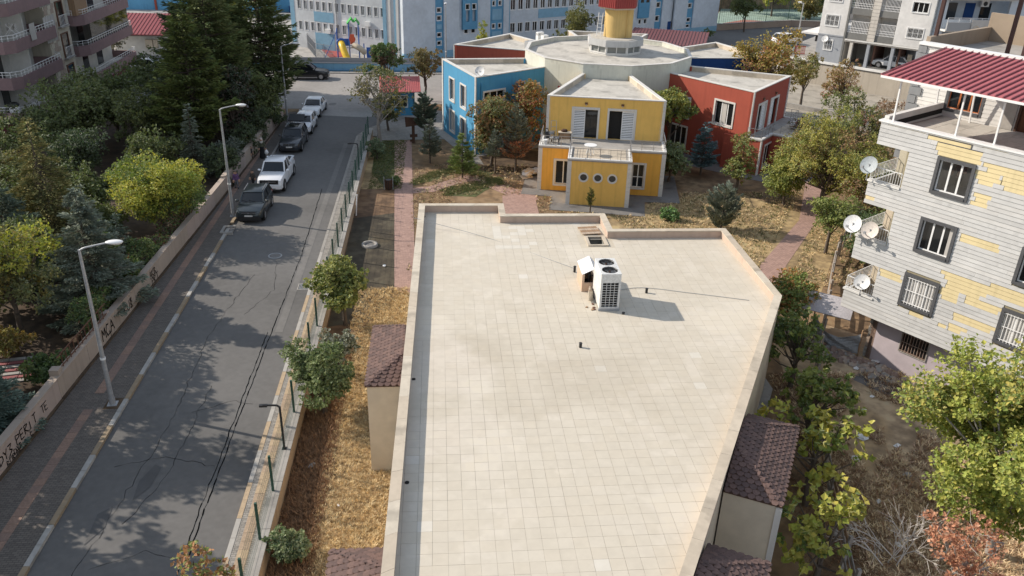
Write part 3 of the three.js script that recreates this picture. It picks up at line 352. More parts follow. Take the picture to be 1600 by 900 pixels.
  return { b, front, left, right, LF, AF };
}
const dk = { m: K.trim };
const yel = wing(-10.7, { wallM: K.yellow, D: 16.3, hw: 4.43, doors: [[1.87, 2.13, -1], [4.58, 2.2, 1]], low: { hw: 4.66, x: -0.08, D: 19.15, wf: [[1.12, 0.42, 1.5, 2.1, { n: 2 }], [6.42, 0.5, 1.6, 2.05, { n: 3, split: 0.45, curtain: [[0.05, 0.4]] }]], an: { x0: -2.45, x1: 2.02, D: 22.0, round: true } }, lowM: K.yellowB, lowM2: K.yellow, wl: [[5.6, 3.9, 1.4, 1.7]], wr: [[4.5, 3.6, 1.3, 1.8]] });
wing(49.3, { wallM: K.red, D: 15.9, hw: 4.17, fh: 2.9, doors: [[1.3, 2.0, 1], [4.1, 2.0, -1]], wl: [[5.0, 3.2, 2.1, 2.15, { n: 3, curtain: [[0.3, 0.6]] }], [1.1, 3.0, 1.5, 1.9, { n: 2 }], [0.5, 0.2, 2.1, 2.2, { n: 3 }]], low: { hw: 4.35, x: -0.25, D: 17.2, wf: [[0.9, 0.3, 2.1, 2.1, { n: 2 }], [6.2, 0.3, 1.8, 2.1, { n: 2 }]], an: { x0: -2.2, x1: 2.2, D: 19.9 } } });
wing(109.3, { wallM: K.navy, D: 15.6, hw: 4.5, wl: [[2.5, 3.4, 1.8, 1.8]] });
wing(169.3, { wallM: K.cream, D: 15.0, hw: 4.3, wr: [[2.5, 3.4, 1.8, 1.8]] });
wing(-130.7, { wallM: K.red, D: 14.6, hw: 4.6, wr: [[2.5, 3.4, 1.8, 1.8]], wf: [[1.5, 3.4, 1.5, 1.8], [5, 3.4, 1.5, 1.8]] });
const bw = wing(-70.7, { wallM: K.blue, D: 14.85, hw: 4.05, off: 0.28, wf: [[1.75, 3.25, 1.45, 2.15, { n: 2 }], [4.5, 3.25, 1.5, 2.15, { n: 2 }], [1.75, 0.45, 1.45, 2.1, { n: 2, curtain: [[0.05, 0.45]] }], [4.5, 0.45, 1.5, 2.1, { n: 2 }]], wr: [[0.75, 3.15, 2.5, 2.15, { n: 3 }], [0.75, 0.35, 2.5, 2.1, { n: 3 }], [6.0, 4.2, 1.2, 1.1, { n: 2 }]] });
for (const s of [0.25, 0.55]) { const o = mesh('downpipe', rod([0, -0.2, 0.1], [0, 6.0, 0.1], 0.05, 0.05, 8), K.blue, kg); onWall(o, bw.right, s, 0); }
{ // twelve-sided hall, lantern and tower
  const v = []; for (let i = 0; i < 12; i++) { const a = (-10.7 - 15.3 + (i % 2 ? 30.6 : 0) + Math.floor(i / 2) * 60) * RAD; v.push([7.75 * Math.sin(a), 7.75 * Math.cos(a)]); }
  const top = 7.3, gs = [], out = insetPoly(v, -0.04), inn = insetPoly(v, 0.26);
  const segs = v.map((p, i) => seg(p, v[(i + 1) % 12]));
  segs.forEach((S, i) => { const small = i % 2 && [1, 11].includes(i); gs.push(wallGeo(S, -0.3, top, i === 11 ? [[1.55, 2.65, 3.4, 5.1]] : [])); });
  mesh('hall_wall', gs, K.mint, kg);
  { const S = segs[11]; const o = mesh('red_window', [bx(-0.6, -0.5, 0, 1.75, -0.04, 0.04), bx(0.5, 0.6, 0, 1.75, -0.04, 0.04), bx(-0.5, 0.5, 1.65, 1.75, -0.04, 0.04), bx(-0.5, 0.5, 0, 0.08, -0.04, 0.04)], K.red, kg); onWall(o, S, 2.1, 3.38); mesh('pane', bx(-0.5, 0.5, 0.08, 1.65, -0.12, -0.1), K.glass, o); }
  mesh('hall_coping', v.map((p, i) => { const j = (i + 1) % 12; return prism([out[i], out[j], inn[j], inn[i]], top, top + 0.06); }), K.trim, kg);
  mesh('hall_roof', sheet(insetPoly(v, 0.1), 6.95), K.roofCem, kg);
  const lb = [0.85, -1.15], L = thing_ => thing_;
  const oc = (r, off = 0) => Array.from({ length: 8 }, (_, i) => { const a = (i + 0.5) * Math.PI / 4 - 0.12; return [lb[0] + r * Math.sin(a), lb[1] + r * Math.cos(a)]; });
  const o1 = oc(2.68), lant = mesh('lantern', prism(oc(2.5), 6.94, 7.05), K.white, kg);
  mesh('lantern_band', [prism(oc(2.72), 7.72, 8.28)], mat([0.5, 0.5, 0.49], 'streak'), lant); mesh('lantern_roof', prism(oc(2.5), 8.28, 8.33), K.roofCem, lant);
  o1.forEach((p, i) => { const S = seg(oc(2.5)[i], oc(2.5)[(i + 1) % 8]); const q = mesh('lantern_window', [bx(0, S.L, 0, 0.12, -0.1, 0.04), bx(0, 0.12, 0.12, 0.67, -0.1, 0.02), bx(S.L - 0.12, S.L, 0.12, 0.67, -0.1, 0.02), bx(S.L / 2 - 0.04, S.L / 2 + 0.04, 0.12, 0.67, -0.1, 0)], K.white, lant); onWall(q, S, 0, 7.05); const pn = mesh('lantern_pane', bx(0.1, S.L - 0.1, 0.12, 0.67, -0.14, -0.1), mat([0.2, 0.21, 0.2], null, 0.15), lant); onWall(pn, S, 0, 7.05); });
  mesh('lantern_core', prism(oc(2.2), 7.0, 7.75), K.room, lant);
  const ty = mat([0.6, 0.42, 0.16], 'streak'); const tw = mesh('tower', [fin(new THREE.CylinderGeometry(1.12, 1.12, 2.9, 14).translate(lb[0] + 0.0, 9.75, lb[1])), fin(new THREE.CylinderGeometry(0.42, 0.42, 2.9, 10).translate(lb[0] + 1.0, 9.74, lb[1] + 0.5))], ty, kg);
  const hexr = r => Array.from({ length: 6 }, (_, i) => { const a = i * Math.PI / 3 - 0.3; return [lb[0] + r * Math.sin(a), lb[1] + r * Math.cos(a)]; });
  mesh('soffit', prism(hexr(1.75), 10.85, 11.0), K.cream, tw);
  const rr = []; const hx = hexr(1.9); for (let i = 0; i < 6; i++) { const S = seg(hx[i], hx[(i + 1) % 6]); const n = 9; for (let k = 0; k < n; k++) { rr.push(xf(bx(k * S.L / n + 0.05, (k + 1) * S.L / n - 0.05, 11, 13.4, 0.0, 0.05), S.a[0], 0, S.a[1], S.ry)); } }
  mesh('tower_cap', [prism(hx, 11, 13.4), ...rr], mat([0.3, 0.045, 0.04], null, 0.5), tw); mesh('tower_roof', fin(new THREE.ConeGeometry(2.4, 1.6, 6).rotateY(-0.3).translate(lb[0], 14.2, lb[1])), mat([0.3, 0.045, 0.04], null, 0.5), tw);
  const lad = [bar([-0.75, 6.96, -0.4], [-0.45, 10.4, -1.0], 0.05), bar([-0.4, 6.96, -0.2], [-0.1, 10.4, -0.8], 0.05)]; for (let i = 0; i < 10; i++) { const t = i / 10; lad.push(bar([-0.75 + 0.3 * t, 7.2 + 3.2 * t, -0.4 - 0.6 * t], [-0.4 + 0.3 * t, 7.2 + 3.2 * t, -0.2 - 0.6 * t], 0.035)); } mesh('roof_ladder', lad.map(g => xf(g, -0.35, 0, -0.4)), K.whiteM, kg);
}
{ const b = { x: 15.6, z: -77.8, ry: -10.7 * RAD }; struct('apron', [sheet([[-5.9, 14], [-5.9, 20.4], [-3.6, 20.6], [-3.6, 23.4], [3.2, 23.6], [3.3, 20.6], [5.9, 20.4], [5.9, 14]].map(p => rot2(p, b)), 0.03)], K.concreteD);
  const b2 = { x: 15.6, z: -77.8, ry: 49.3 * RAD }; struct('apron', [sheet([[-5.8, 9], [-5.8, 18.4], [-3.4, 21], [4, 21], [5.8, 18.4], [5.8, 12]].map(p => rot2(p, b2)), 0.026)], K.concreteD);
  const b3 = { x: 15.6, z: -77.8, ry: -70.7 * RAD }; struct('apron', [sheet([[-4.6, 12], [-4.6, 15.7], [5.1, 15.9], [4.2, 8]].map(p => rot2(p, b3)), 0.031)], K.concrete); }
// things on the yellow balcony and on the roofs
{ const bb = { x: 15.6, z: -77.8, ry: -10.7 * RAD }, at = (x, z, y) => { const p = rot2([x, z], bb); return [p[0], y, p[1]]; };
  const tb = thing('plastic_table', 'round white plastic table standing on the tiled annex roof terrace', 'table', at(-0.95, 20.7, 3.43)); mesh('tabletop', cyl(0.46, 0.46, 0.03, 0, 0.7, 0, 20), K.whiteM, tb); for (let i = 0; i < 4; i++) mesh('leg', rod([0.3 * Math.cos(i * 1.57), 0, 0.3 * Math.sin(i * 1.57)], [0.12 * Math.cos(i * 1.57), 0.7, 0.12 * Math.sin(i * 1.57)], 0.025), K.whiteM, tb);
  const ds = thing('school_desk', 'small brown desk on the yellow balcony left of the first door', 'desk', at(-2.95, 17.6, 3.41), -0.19); mesh('desktop', bx(-0.5, 0.5, 0.7, 0.74, -0.25, 0.25), K.coping, ds); mesh('front_panel', bx(-0.45, 0.45, 0.25, 0.69, 0.18, 0.2), K.wood, ds); for (const x of [-0.44, 0.44]) for (const z of [-0.2, 0.22]) mesh('leg', bx(x - 0.02, x + 0.02, 0, 0.7, z - 0.015, z + 0.015), K.black, ds);
  tag(mesh('bag', [fin(new THREE.SphereGeometry(0.22, 10, 8).scale(1.2, 0.6, 0.8))], K.woodD), 'dark bag lying on the small brown balcony desk', 'bag').position.set(...at(-3.0, 17.55, 4.24));
  const ht = thing('hand_truck', 'upright metal hand truck leaning in the left corner of the yellow balcony', 'hand truck', at(-3.85, 16.9, 3.41), -0.1); mesh('frame', [bar([-0.22, 0, 0.1], [-0.2, 1.35, -0.1], 0.04), bar([0.22, 0, 0.1], [0.2, 1.35, -0.1], 0.04), ...[0.3, 0.6, 0.9, 1.35].map(y => bar([-0.2, y, 0.08 - y * 0.13], [0.2, y, 0.08 - y * 0.13], 0.03))], K.steel, ht); mesh('toe_plate', bx(-0.22, 0.22, 0, 0.02, 0.08, 0.35), K.steel, ht); for (const x of [-0.26, 0.26]) mesh('wheel', fin(new THREE.CylinderGeometry(0.1, 0.1, 0.05, 12).rotateZ(Math.PI / 2).translate(x, 0.1, -0.02)), K.black, ht);
  const bk = thing('folded_stroller', 'black folded stroller beside the hand truck on the yellow balcony', 'stroller', at(-4.2, 17.9, 3.41), 0.4); mesh('frame', [bar([-0.2, 0.1, 0.2], [-0.1, 0.95, -0.25], 0.04), bar([0.2, 0.1, 0.2], [0.1, 0.95, -0.25], 0.04), bar([-0.12, 0.95, -0.25], [0.12, 0.95, -0.25], 0.05)], K.black, bk); mesh('seat', xf(bx(-0.18, 0.18, 0, 0.5, -0.05, 0.05), 0, 0.3, 0.08, 0, -0.5), K.black, bk); for (const x of [-0.22, 0.22]) mesh('wheel', fin(new THREE.CylinderGeometry(0.1, 0.1, 0.04, 12).rotateZ(Math.PI / 2).translate(x, 0.1, 0.2)), K.black, bk);
  for (const [i, x] of [[0, -3.75], [1, -3.45]]) { const ch = thing('metal_chair', i ? 'grey metal chair right beside the balcony desk' : 'grey metal chair between the stroller and the balcony desk', 'chair', at(x - 0.1, 18.2, 3.41), 0.3 + i); mesh('seat', bx(-0.2, 0.2, 0.42, 0.45, -0.2, 0.2), K.greyM, ch); mesh('backrest', bx(-0.2, 0.2, 0.62, 0.85, -0.22, -0.2), K.greyM, ch); for (const a of [-0.18, 0.18]) for (const c of [-0.18, 0.18]) mesh('leg', bx(a - 0.012, a + 0.012, 0, c < 0 ? 0.85 : 0.42, c - 0.012, c + 0.012), K.black, ch); }
  tag(mesh('bucket', [fin(new THREE.CylinderGeometry(0.17, 0.13, 0.34, 14).translate(0, 0.17, 0)), fin(new THREE.TorusGeometry(0.17, 0.015, 5, 16).rotateX(Math.PI / 2).translate(0, 0.34, 0))], K.whiteM), 'white plastic bucket by the railing in the left balcony corner', 'bucket').position.set(...at(-4.35, 18.55, 3.41)); }
function dish(pos, turn, r, label, m = K.whiteM, tilt = -0.45) { const t = thing('satellite_dish', label, 'satellite dish', pos, turn); const g = new THREE.SphereGeometry(r * 1.6, 20, 10, 0, 7, 0, 0.68).scale(1, 0.62, 1).translate(0, -r * 0.62 * 1.25, 0).rotateX(Math.PI); g.translate(0, -0.15 * r, 0).rotateX(Math.PI / 2 + tilt).translate(0, 0.75, 0.12); const d = mesh('reflector', fin(g), new THREE.MeshStandardMaterial({ color: m.color, roughness: 0.6, side: THREE.DoubleSide, map: T.grain }), t); mesh('mast', rod([0, 0, 0], [0, 0.75, 0], 0.025), K.greyM, t); mesh('feed_arm', [bar([0, 0.75 - r * 0.8, 0.12], [0, 0.7, 0.12 + r * 1.1], 0.03), bx(-0.05, 0.05, 0.68, 0.78, 0.1 + r * 1.05, 0.2 + r * 1.05)], K.greyM, t); return t; }
{ const p = rot2([3.6, 14.2], { x: 15.6, z: -77.8, ry: -70.7 * RAD }); dish([p[0], 6.15, p[1]], -0.5, 0.42, 'white satellite dish at the corner of the blue wing roof'); }
{ const t = thing('rooftop_units', 'grey ventilation units and ducts on the roof of the upper left red wing', 'vent units', [9.2, 6.12, -84.2], 0.5); mesh('unit', bx(-0.6, 0.4, 0.1, 0.8, -0.4, 0.4), K.galv, t); mesh('duct', [bx(0.6, 0.9, 0, 1.5, -0.2, 0.2), bx(0.6, 1.3, 1.3, 1.6, -0.2, 0.2)], K.whiteM, t); mesh('vent_box', bx(1.5, 2.1, 0, 1.2, -0.6, -0.1), K.whiteM, t); mesh('foot', [bx(-0.55, -0.45, 0, 0.1, -0.3, 0.3), bx(0.25, 0.35, 0, 0.1, -0.3, 0.3)], K.black, t); }
// ---------------------------------------------------------------- kiosk at the gate
{ const t = thing('gate_kiosk', 'small blue guard kiosk with a red corrugated roof by the garden gate', 'kiosk', [-3.7, 0, -82.9], 0.05); const S = [seg([-1.75, 1.5], [1.25, 1.5]), seg([1.25, 1.5], [1.25, -1.5]), seg([-1.75, -1.5], [-1.75, 1.5]), seg([1.25, -1.5], [-1.75, -1.5])];
  mesh('wall', [wallGeo(S[0], 0, 2.6, [holeOf(0.35, 0.9, 2.0, 1.2, 0.06)], 0.15), wallGeo(S[1], 0, 2.6, [], 0.15), wallGeo(S[2], 0, 2.6, [], 0.15), wallGeo(S[3], 0, 2.6, [], 0.15)], K.blue, t); win(t, S[0], 0.35, 0.9, 2.0, 1.2, { c: 0.06, n: 3, m: K.whiteM }); 
  const g = [], m = mat([0.55, 0.14, 0.13], 'grain', 0.5); for (let i = 0; i < 22; i++) { const x = -2.1 + i * 0.18; g.push(slab([x, 2.55, 2.25], [x + 0.18, 2.55, 2.25], [x + 0.18, 3.2, -1.9], [x, 3.2, -1.9], 0.02)); g.push(bar([x + 0.09, 2.57, 2.25], [x + 0.09, 3.22, -1.9], 0.09, 0.07)); } mesh('roof', g, m, t); mesh('step', bx(-2, 1.6, 0, 0.12, 1.5, 2.3), K.concrete, t); }
// ---------------------------------------------------------------- school at the back
{ const t = thing('school_building', 'large pale blue and white school building behind the kindergarten', 'school', [-4.4, 0, -109.2], 29.5 * RAD);
  const wM = mat([0.58, 0.64, 0.7], 'plaster'), bM = mat([0.12, 0.32, 0.5], 'plaster'), bL = mat([0.25, 0.45, 0.6], 'plaster'), HT = 12.5, wo = { c: 0.07, m: K.whiteM, sill: false, proud: 0.03 };
  const blk = (x0, x1, z, wins, m = wM, y0 = 0.9) => { const S = seg([x0, z], [x1, z]); mesh('wall', wallGeo(S, y0, HT, wins.map(w => holeOf(w[0] - x0, w[1], w[2], w[3], 0.07)), 0.3), m, t); for (const w of wins) win(t, S, w[0] - x0, w[1], w[2], w[3], { ...wo, n: w[4] || 2 }); return S; };
  const rows = (a) => a;
  blk(0, 4.65, 0, []); blk(5.95, 8.2, 0, []);
  blk(4.65, 5.95, -0.25, [[4.95, 5.6, 0.75, 0.7, 1], [4.95, 4.6, 0.75, 0.7, 1], [4.95, 2.55, 0.75, 0.65, 1], [4.95, 1.5, 0.75, 0.65, 1], [4.95, 7.7, 0.75, 0.7, 1]], bM, 0.9);
  mesh('recess_panel', bx(4.95, 5.7, 3.6, 4.2, -0.25, -0.19), bL, t);
  blk(8.2, 13.35, -0.5, [[9.2, 5.75, 0.7, 0.8, 1], [10.3, 5.75, 0.7, 0.8, 1], [9.2, 2.65, 0.75, 0.7, 1], [10.3, 2.65, 0.75, 0.7, 1]]);
  { const S = seg([8.85, -0.1], [11.1, -0.1]); mesh('blue_bay', wallGeo(S, 3.3, HT, [holeOf(0.35, 5.75, 0.7, 0.8, 0.05), holeOf(1.35, 5.75, 0.7, 0.8, 0.05), [0.45, 0.98, 4.3, 5.7], [1.45, 1.98, 4.3, 5.7]], 0.3), bM, t); for (const s of [0.35, 1.35]) win(t, S, s, 5.75, 0.7, 0.8, { ...wo, n: 1, c: 0.05 }); mesh('bay_side', [bx(8.851, 8.95, 3.3, HT, -0.49, -0.4), bx(11.0, 11.099, 3.3, HT, -0.49, -0.4), bx(8.86, 11.09, 3.31, 3.4, -0.49, -0.4)], bM, t); }
  blk(13.35, 15.5, -0.6, [[13.65, 5.95, 0.6, 0.75, 1], [14.65, 5.95, 0.6, 0.75, 1], [13.65, 3.0, 0.6, 0.75, 1], [14.65, 3.0, 0.6, 0.75, 1]], bM); mesh('recess_panel', bx(13.7, 15.2, 4.2, 5.6, -0.6, -0.54), bL, t); mesh('recess_panel', bx(13.7, 15.2, 1.4, 2.7, -0.6, -0.54), bL, t);
  blk(15.5, 16.4, -0.5, []);
  const wr = []; for (let i = 0; i < 17; i++) { const x = 17.05 + i * 1.26; wr.push([x, 5.15, 0.9, 1.5, 2], [x, 2.15, 0.9, 1.4, 2], [x, 8.1, 0.9, 1.5, 2]); } blk(16.4, 39, -1.2, wr);
  for (const q of [[21.8, 27, 3.9, 5.1], [21.8, 27, 6.7, 8.05], [16.45, 17.0, 0.9, HT], [38.4, 38.95, 0.9, HT]]) mesh('blue_panel', bx(...q, -1.2, -1.16), bL, t);
  blk(39, 43.4, -0.4, [[40, 5.2, 0.6, 0.8, 1], [41.2, 5.2, 0.6, 0.8, 1], [40, 2.0, 0.7, 0.8, 1], [41.1, 2.0, 0.7, 0.8, 1]]); mesh('blue_bay', bx(39.7, 41.9, 2.95, HT, -0.4, -0.15), bM, t); mesh('bay_window', [bx(40, 40.6, 5.2, 6.0, -0.16, -0.13), bx(41.1, 41.7, 5.2, 6.0, -0.16, -0.13)], K.glass, t);
  blk(43.4, 44.8, -0.6, [[43.6, 4.2, 0.9, 0.9, 1], [43.6, 2.2, 0.9, 0.9, 1]], bM); blk(44.8, 47, -0.4, []); mesh('door', bx(46.2, 46.9, 0, 2.1, -0.4, -0.36), K.navy, t);
  blk(47, 49.7, 0.1, []); blk(49.7, 51.1, -0.1, [[49.9, 1.8, 0.9, 0.7, 1], [49.9, 0.9, 0.9, 0.6, 1], [49.9, 3.9, 0.9, 0.8, 1]], bM); blk(51.1, 56.8, 0.1, []);
  mesh('base_band', [bx(-0.02, 8.22, 0, 0.9, -0.5, 0.03), bx(8.22, 16.4, 0, 0.9, -0.9, -0.46), bx(16.4, 39, 0, 0.9, -1.6, -1.17), bx(39, 46.2, 0, 0.9, -0.9, -0.37), bx(47, 56.82, 0, 0.9, -0.5, 0.13)], bL, t);
  mesh('end_wall', [bx(-0.001, 0.3, 0, HT, -0.9, -0.25), bx(56.5, 56.8, 0, HT, -14, -0.2), bx(0.3, 56.5, 0, HT, -14, -13.7)], wM, t); mesh('roof', bx(-0.2, 57, HT, HT + 0.3, -14.2, 0.3), K.roofCem, t);
  // sun-lit end facade, running back from the front-left corner (opened out from a right angle)
  const S = seg([-8.6, -16.0], [0, -0.9]); const W = []; const wl = []; for (let i = 0; i < 14; i++) { const s = 1.2 + i * 1.02; if (i === 4 || i === 5) { } wl.push([s, 2.3, 0.66, 1.25, 2], [s, 5.0, 0.66, 1.25, 2], [s, 7.8, 0.66, 1.25, 2]); }
  mesh('wall', wallGeo(S, 0, HT, wl.map(w => holeOf(w[0], w[1], w[2], w[3], 0.06)), 0.3), mat([0.68, 0.7, 0.72], 'plaster'), t); for (const w of wl) win(t, S, w[0], w[1], w[2], w[3], { ...wo, c: 0.06, n: 2, pane: K.glassB });
  const pp = (a, b, c, d, z, m, nm = 'blue_panel') => onWall(mesh(nm, bx(a, b, c, d, 0, z), m, t), S, 0, 0); pp(3.9, 7.1, 3.65, 4.9, 0.03, bL); pp(3.9, 7.1, 0, 2.2, 0.03, bL); pp(0, 0.7, 0, HT, 0.03, bL); pp(14.9, 15.4, 0, HT, 0.12, bL, 'pilaster'); pp(15.8, 16.1, 0, HT, 0.16, K.white, 'pilaster'); pp(16.6, 16.9, 0, HT, 0.12, bL, 'pilaster'); pp(16.95, 17.3, 0, HT, 0.18, K.white, 'pilaster');
  for (const [s, y] of [[6.2, 2.9], [12.6, 4.4], [9.0, 4.2]]) { const o = mesh('air_conditioner', bx(-0.4, 0.4, 0, 0.55, 0.05, 0.35), K.whiteM, t); onWall(o, S, s, y - 0.6); }
  const dp = mesh('downpipe', rod([0, 0, 0.08], [0, 9, 0.08], 0.06), K.greyM, t); onWall(dp, S, 7.6, 0); }
// ---------------------------------------------------------------- schoolyard
struct('schoolyard', sheet([[-70, -102.9], [8, -102.9], [8, -112], [-10, -150.9], [-70, -150.9]], 0.02), mat([0.42, 0.4, 0.37], 'concrete'));
{ const t = thing('school_wall', 'low blue street wall with a dark rail in front of the schoolyard', 'wall', [0, 0, -102.4]); mesh('wall', bx(-60, 12, 0, 1.0, -0.15, 0.12), mat([0.2, 0.43, 0.62], 'streak'), t); mesh('base_course', bx(-60, 12, 0, 0.25, 0.12, 0.2), mat([0.12, 0.3, 0.48], 'streak'), t); mesh('coping', bx(-60, 12, 1.0, 1.1, -0.25, 0.2), K.greyM, t); mesh('rail_panel', bx(-60, 12, 1.1, 1.62, -0.2, -0.16), K.greyM, t); }
struct('kerb_strip', bx(-60, 30, 0, 0.13, -101.95, -101.2), K.concrete);
{ const t = thing('yard_back_wall', 'blue wall with red posts at the far end of the schoolyard', 'wall', [0, 0, -151.3]); mesh('wall', bx(-70, -9, 0, 3.0, -0.2, 0.2), mat([0.13, 0.36, 0.56], 'streak'), t); for (let i = 0; i < 8; i++) mesh('post', bx(-60 + i * 6.3, -59.7 + i * 6.3, 0, 6, 0.2, 0.5), K.red, t); }
struct('earth_bank', [prism([[-90, -153], [80, -166], [120, -166], [120, -260], [-90, -260]], 0, 5)], K.dirtPale);
{ const t = thing('yard_hut', 'small blue hut with a poster at the left end of the schoolyard', 'hut', [-30.5, 0, -147]); mesh('wall', bx(-3, 3, 0, 4.4, -2, 2), mat([0.13, 0.4, 0.62], 'streak'), t); mesh('roof', bx(-3.2, 3.2, 4.4, 4.6, -2.2, 2.2), K.greyM, t); mesh('poster', bx(0.3, 2.2, 1.6, 3.6, 2, 2.03), K.white, t); mesh('picture', bx(0.6, 1.9, 2.2, 3.2, 2.03, 2.045), K.red, t); }
for (const [i, x, m, l] of [[0, -24.0, K.navy, 'blue waste container against the far schoolyard wall'], [1, -20.2, K.white, 'white box container against the far schoolyard wall'], [2, -15.6, K.rust, 'brown box container against the far schoolyard wall']]) { const t = thing('container', l, 'container', [x, 0, -150.2]); mesh('box', [bx(-1.1, 1.1, 0.1, 1.0, -0.5, 0.5)], m, t); mesh('lid', bx(-1.15, 1.15, 1.0, 1.1, -0.55, 0.55), m, t); mesh('foot', [bx(-1, -0.8, 0, 0.1, -0.4, 0.4), bx(0.8, 1, 0, 0.1, -0.4, 0.4)], K.black, t); }
{ const t = thing('entrance_canopy', 'green canopy on posts beside the school end facade', 'canopy', [-14.1, 0, -134], 0.1); mesh('roof', slab([-3, 2.6, 1.6], [1.2, 2.6, 1.6], [1.2, 3.1, -1.6], [-3, 3.1, -1.6], 0.1), mat([0.08, 0.16, 0.09], null, 0.6), t); for (const x of [-2.9, 1.1]) for (const z of [-1.5, 1.5]) mesh('post', bx(x - 0.05, x + 0.05, 0, 2.55, z - 0.05, z + 0.05), K.greyM, t); }
{ const t = thing('yard_ramp', 'blue walled ramp with a railing going up to the school facade', 'ramp', [-13.2, 0, -119.5], 0.15); mesh('ramp_body', [prism([[-2.6, -0.9], [2.6, -0.9], [2.6, 0.9], [-2.6, 0.9]], 0, 0.2), xf(fin(new THREE.ExtrudeGeometry(new THREE.Shape([[-2.6, 0.2], [2.6, 0.2], [2.6, 2.1]].map(p => new THREE.Vector2(...p))), { depth: 1.8, bevelEnabled: false }).translate(0, 0, -0.9)))], mat([0.12, 0.36, 0.6], 'streak'), t); mesh('ramp_deck', slab([-2.6, 0.23, 0.9], [2.6, 2.13, 0.9], [2.6, 2.13, -0.9], [-2.6, 0.23, -0.9], 0.02), K.concrete, t); mesh('railing', [bar([-2.6, 0.9, 0.9], [2.6, 2.9, 0.9], 0.05), bar([-2.6, 0.9, -0.9], [2.6, 2.9, -0.9], 0.05), ...[0, 1, 2, 3, 4].map(i => bar([-2.5 + i * 1.25, 0.2 + i * 0.45, 0.9], [-2.5 + i * 1.25, 1.0 + i * 0.48, 0.9], 0.04))], K.steel, t); }
function meshFence(t, pts, y, h, m, sp, name = 'fence_panel') { for (let i = 0; i < pts.length - 1; i++) { const a = pts[i], b = pts[i + 1], g = [], L = Math.hypot(b[0] - a[0], b[1] - a[1]); for (let x = sp; x < L; x += sp) { const k = x / L; g.push(bar([mix(a[0], b[0], k), y + 0.05, mix(a[1], b[1], k)], [mix(a[0], b[0], k), y + h, mix(a[1], b[1], k)], 0.022)); } for (const q of [0.06, 0.5, 1]) g.push(bar([a[0], y + h * q, a[1]], [b[0], y + h * q, b[1]], 0.035)); mesh(name, g, m, t); mesh('post', bar([a[0], y, a[1]], [a[0], y + h + 0.1, a[1]], 0.07), m, t); } }
{ const t = thing('playground_fence', 'grey metal railing fence round the playground', 'fence'); meshFence(t, [[-20.5, -127.3], [-19, -122], [-17.5, -117], [-16.2, -112.5], [-15.6, -110.2], [-14.4, -109.2], [-13.2, -108.5]], 0.02, 1.9, K.galv, 0.16); meshFence(t, [[-20.5, -127.3], [-17, -126.5], [-14, -125]], 0.02, 1.5, K.galv, 0.18); }
{ const t = thing('playground_slide', 'colourful play tower with a yellow tube slide and a green roof', 'playground slide', [-11.4, 0.02, -110.2], 0.1); const B = mat([0.03, 0.12, 0.42], null, 0.5), Y = mat([0.7, 0.45, 0.03], null, 0.4), O = mat([0.7, 0.12, 0.05], null, 0.5), G = mat([0.04, 0.38, 0.06], null, 0.5);
  for (const [x, z, h] of [[-1.4, 0.8, 3.7], [-1.4, -0.8, 3.7], [0.1, 0.8, 4.6], [0.1, -0.8, 4.6], [1.3, 0.8, 4.4], [1.3, -0.8, 4.4], [1.9, 0.5, 2.0]]) mesh('post', rod([x, 0, z], [x, h, z], 0.07, 0.07, 8), B, t);
  mesh('deck', [bx(-1.5, 1.4, 1.5, 1.6, -0.9, 0.9)], K.greyM, t); mesh('roof', [slab([-0.1, 4.5, 1], [0.45, 5.1, 1], [0.45, 5.1, -1], [-0.1, 4.5, -1], 0.1), slab([0.45, 5.1, 1], [0.75, 4.7, 1], [0.75, 4.7, -1], [0.45, 5.1, -1], 0.1), slab([0.75, 4.7, 1], [1.05, 5.0, 1], [1.05, 5.0, -1], [0.75, 4.7, -1], 0.1), slab([1.05, 5.0, 1], [1.5, 4.4, 1], [1.5, 4.4, -1], [1.05, 5.0, -1], 0.1)], G, t);
  mesh('side_panel', [bx(0.2, 0.75, 2.0, 3.2, 0.78, 0.84), fin(new THREE.CylinderGeometry(0.4, 0.4, 0.06, 16).rotateX(Math.PI / 2).translate(0.5, 2.6, 0.88))], O, t); mesh('side_panel', bx(1.25, 1.31, 2.2, 3.3, -0.7, 0.7), O, t); mesh('end_panel', bx(-1.45, 0.05, 1.6, 2.4, -0.85, -0.78), B, t);
  mesh('tube_slide', [tube([[-0.9, 2.1, 0.9], [-0.8, 1.9, 1.6], [-0.5, 1.1, 2.4], [-0.15, 0.4, 3.0], [0.1, 0.22, 3.5]], 0.42, 12, 30)], Y, t); mesh('slide_mouth', [fin(new THREE.TorusGeometry(0.5, 0.12, 8, 18).translate(-0.9, 2.15, 0.9))], B, t); mesh('crawl_tube', tube([[0.6, 1.9, 1.0], [1.2, 1.7, 1.5], [1.7, 1.3, 1.3], [1.9, 1.0, 0.9]], 0.36, 10, 20), K.coping, t); mesh('climbing_panel', bx(2.2, 3.0, 0.2, 1.5, 0.3, 0.4), B, t); mesh('ladder', [bar([-1.4, 3.6, 0.8], [-3.2, 0, 1.2], 0.06), ...[1, 2, 3, 4].map(i => bar([-1.4 - i * 0.4, 3.2 - i * 0.75, 0.8], [-1.4 - i * 0.4, 3.2 - i * 0.75, 0.2], 0.05))], B, t); }
tag(mesh('play_mat', prism([[-16.5, -119], [-12.4, -118.5], [-12, -111.5], [-14, -111]], 0.02, 0.07), mat([0.38, 0.09, 0.08], 'grain')), 'red rubber play surface inside the playground fence', 'play mat');
